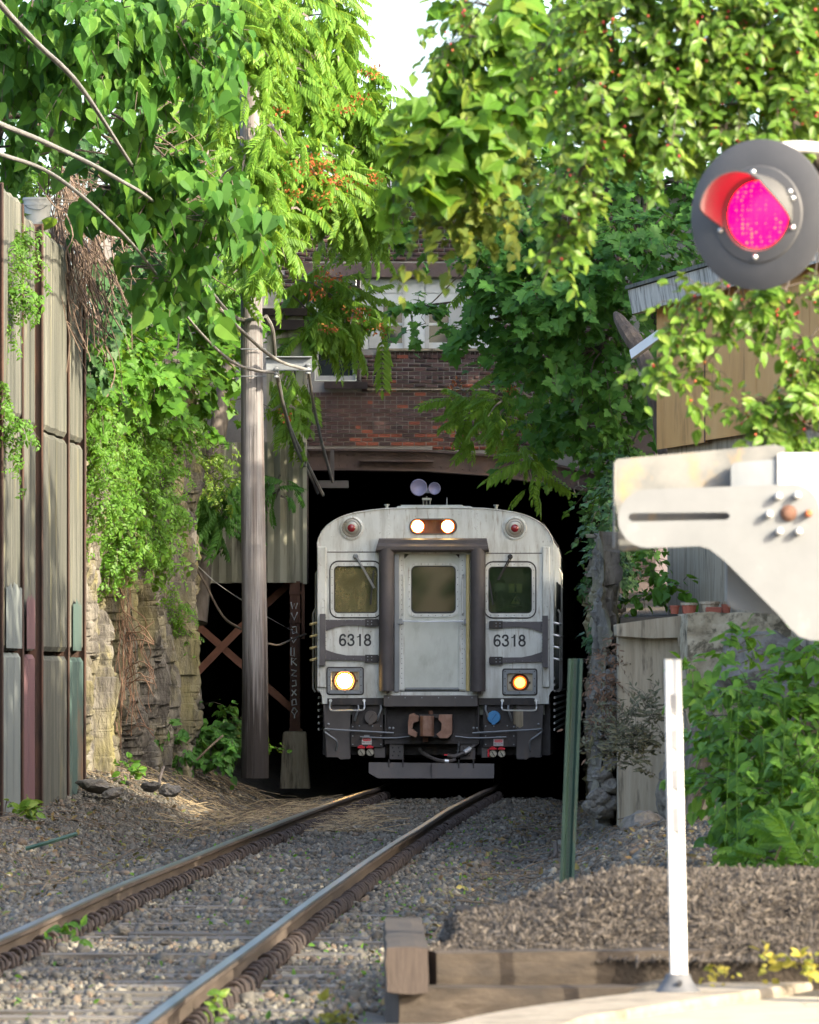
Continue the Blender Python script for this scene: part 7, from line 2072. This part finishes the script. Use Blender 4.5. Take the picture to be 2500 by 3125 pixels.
# ------------------------------------------------------------------ dead vines, sticks and straw
b = MB()
for i in range(230):
    x0_ = random.gauss(205, 36); y0_ = random.uniform(500, 760)
    D = 65.5 + (x0_ - 150) * .03 + random.uniform(-.3, .3)
    n_ = random.randint(3, 6); pts = []
    x, y = x0_, y0_
    for j in range(n_):
        pts.append(P(x, y, D + random.uniform(-.2, .2))); x += random.gauss(14, 26); y += random.uniform(20, 130)
    b.tube(bez(pts, 3), random.uniform(.004, .011), 4, cap=False)
for i in range(150):
    x0_ = random.uniform(190, 560); y0_ = random.gauss(600, 90)
    D = 67 + random.uniform(-.4, 1.2); a = random.uniform(-.7, 1.2); L_ = random.uniform(60, 200)
    pts = [P(x0_ + L_ * t * math.cos(a) + random.gauss(0, 12), y0_ + L_ * t * math.sin(a) + random.gauss(0, 12), D) for t in (0, .33, .66, 1)]
    b.tube(bez(pts, 3), random.uniform(.003, .007), 4, cap=False)
tag(b.build('dead_vines', m_vine), 'tangled dead brown vines hanging off the end of the concrete wall', 'vines', kind='stuff')
b = MB()
for i in range(26):
    x0_ = random.gauss(378, 12); y0_ = random.uniform(1750, 2000)
    pts = []; x, y = x0_, y0_
    for j in range(6): pts.append(P(x, y, 72.9 + random.uniform(-.15, .1))); x += random.gauss(8, 16); y += random.uniform(30, 90)
    b.tube(bez(pts, 4), random.uniform(.003, .007), 4, cap=False)
for i in range(10):
    y0_ = random.uniform(1900, 2260); b.tube(bez([P(385, y0_, 72.8), P(430, y0_ - random.uniform(0, 40), 72.6), P(470, y0_ + random.uniform(-40, 60), 72.6)], 4), .006, 4, cap=False)
tag(b.build('hanging_roots', mat('red_brown_root', [(.15, .085, .055), (.26, .165, .115)], .9, 0, 9)), 'reddish brown roots hanging down the rock beside the sunlit strip', 'roots', kind='stuff')
b = MB(); b2 = MB()
for i in range(1500):
    px = random.uniform(265, 1130); py = 2335 + (px - 265) * .095 + random.gauss(18, 26)
    if py < 2325: continue
    D = F * (H + .0) / (py - HY) * .93
    D = min(79, max(62, D)); x = (px - CX) * D / F; z = ground_z(x, D)
    L_ = random.uniform(.1, .55); a = random.gauss(0, .5) + (PI if random.random() < .5 else 0); e = random.uniform(-.05, .28)
    p = Vector((x, D, z + .02)); q_ = p + Vector((math.cos(a) * L_, math.sin(a) * L_, 0)); q_.z = ground_z(q_.x, q_.y) + .02 + L_ * max(0, e)
    (b if random.random() < .6 else b2).tube([p, p.lerp(q_, .5) + Vector((0, 0, random.uniform(0, .05))), q_], random.uniform(.002, .0048), 3, cap=False)
for i in range(900):
    c = random.choice([-1, 1]); y = random.uniform(36, 77)
    cx_ = random.uniform(-4.0, -1.7) if c < 0 else random.uniform(1.5, 3.2)
    p = Vector((tx(y) + cx_, y, 0)); p.z = ground_z(p.x, p.y) + .02; L_ = random.uniform(.1, .5); a = random.uniform(0, 6.28)
    q_ = p + Vector((math.cos(a) * L_, math.sin(a) * L_, 0)); q_.z = ground_z(q_.x, q_.y) + .02 + max(0, random.gauss(0, .06))
    b2.tube([p, p.lerp(q_, .5) + Vector((0, 0, random.uniform(0, .05))), q_], random.uniform(.002, .0055), 4, cap=False)
tag(b.build('straw', m_straw), 'dry straw and stalks on the sunlit strip before the rock', 'straw', kind='stuff')
tag(b2.build('twigs', m_stick), 'dead twigs lying on both banks of the track', 'twigs', kind='stuff')
def stick(pts, r, lab, m=m_stick): tag(MB().tube(bez(pts, 4), r, 6).build('branch', m, smooth=True), lab, 'branch')
def gp_(px, py, dz=.03):
    D = F * (H + .12) / (py - HY); v = P(px, py, D); v.z = ground_z(v.x, D) + dz; return v
stick([gp_(1480, 2575), gp_(1540, 2590), gp_(1620, 2600), gp_(1690, 2608), gp_(1695, 2590, .12)], .022, 'dark fallen branch on the ballast left of the green post', m_bark)
stick([P(80, 2590, 50), P(150, 2570, 50), P(232, 2545, 50.5)], .02, 'greenish stick lying in the lower left ballast', m_green)
stick([P(490, 2420, 68), P(488, 2380, 68), P(500, 2340, 68.2)], .018, 'short grey broken branch standing in the straw', m_bark_pale)
stick([P(600, 2320, 73), P(640, 2280, 73), P(680, 2245, 73.2)], .014, 'pale stick leaning beside the undergrowth by the pole', m_stick)
stick([P(565, 1680, 78), P(620, 1770, 78), P(680, 1880, 77.5), P(735, 1920, 76.4)], .016, 'dark vine stem arching from the rock to the pole', m_bark)
stick([P(820, 1964, 76.2), P(850, 1968, 78), P(890, 1952, 80), P(935, 1935, 81.3)], .013, 'grey stem curving from the pole to the steel leg', m_bark_pale)
tag(MB().tube(bez([P(568, 1690, 78.5), P(650, 1770, 78.5), P(735, 1830, 78.8), P(820, 1885, 79.5), P(920, 1940, 81.2)], 4), .005, 4).build('wire', m_bright), 'thin pale wire stretched from the rock past the pole to the steel leg', 'wire')
# stones at the wall end and stray stones
for px, py, D, a_, c_, lab in ((300, 2400, 66.5, 60, 24, 'flat grey slab lying at the end of the concrete wall'), (345, 2420, 66, 40, 18, 'second slab in front of the concrete wall end'), (515, 2412, 65.5, 34, 24, 'roundish brown stone in the straw left of the track'), (460, 2400, 66.5, 34, 18, 'flat brown stone in the straw'), (370, 2838, 35.6, 26, 16, 'pale yellow stone between the rails in the sun patch'), (505, 2875, 34.4, 20, 13, 'brown stone between the rails near the sun patch')):
    boulder('stone', px, py, D, a_, c_, lab, cat='stone')
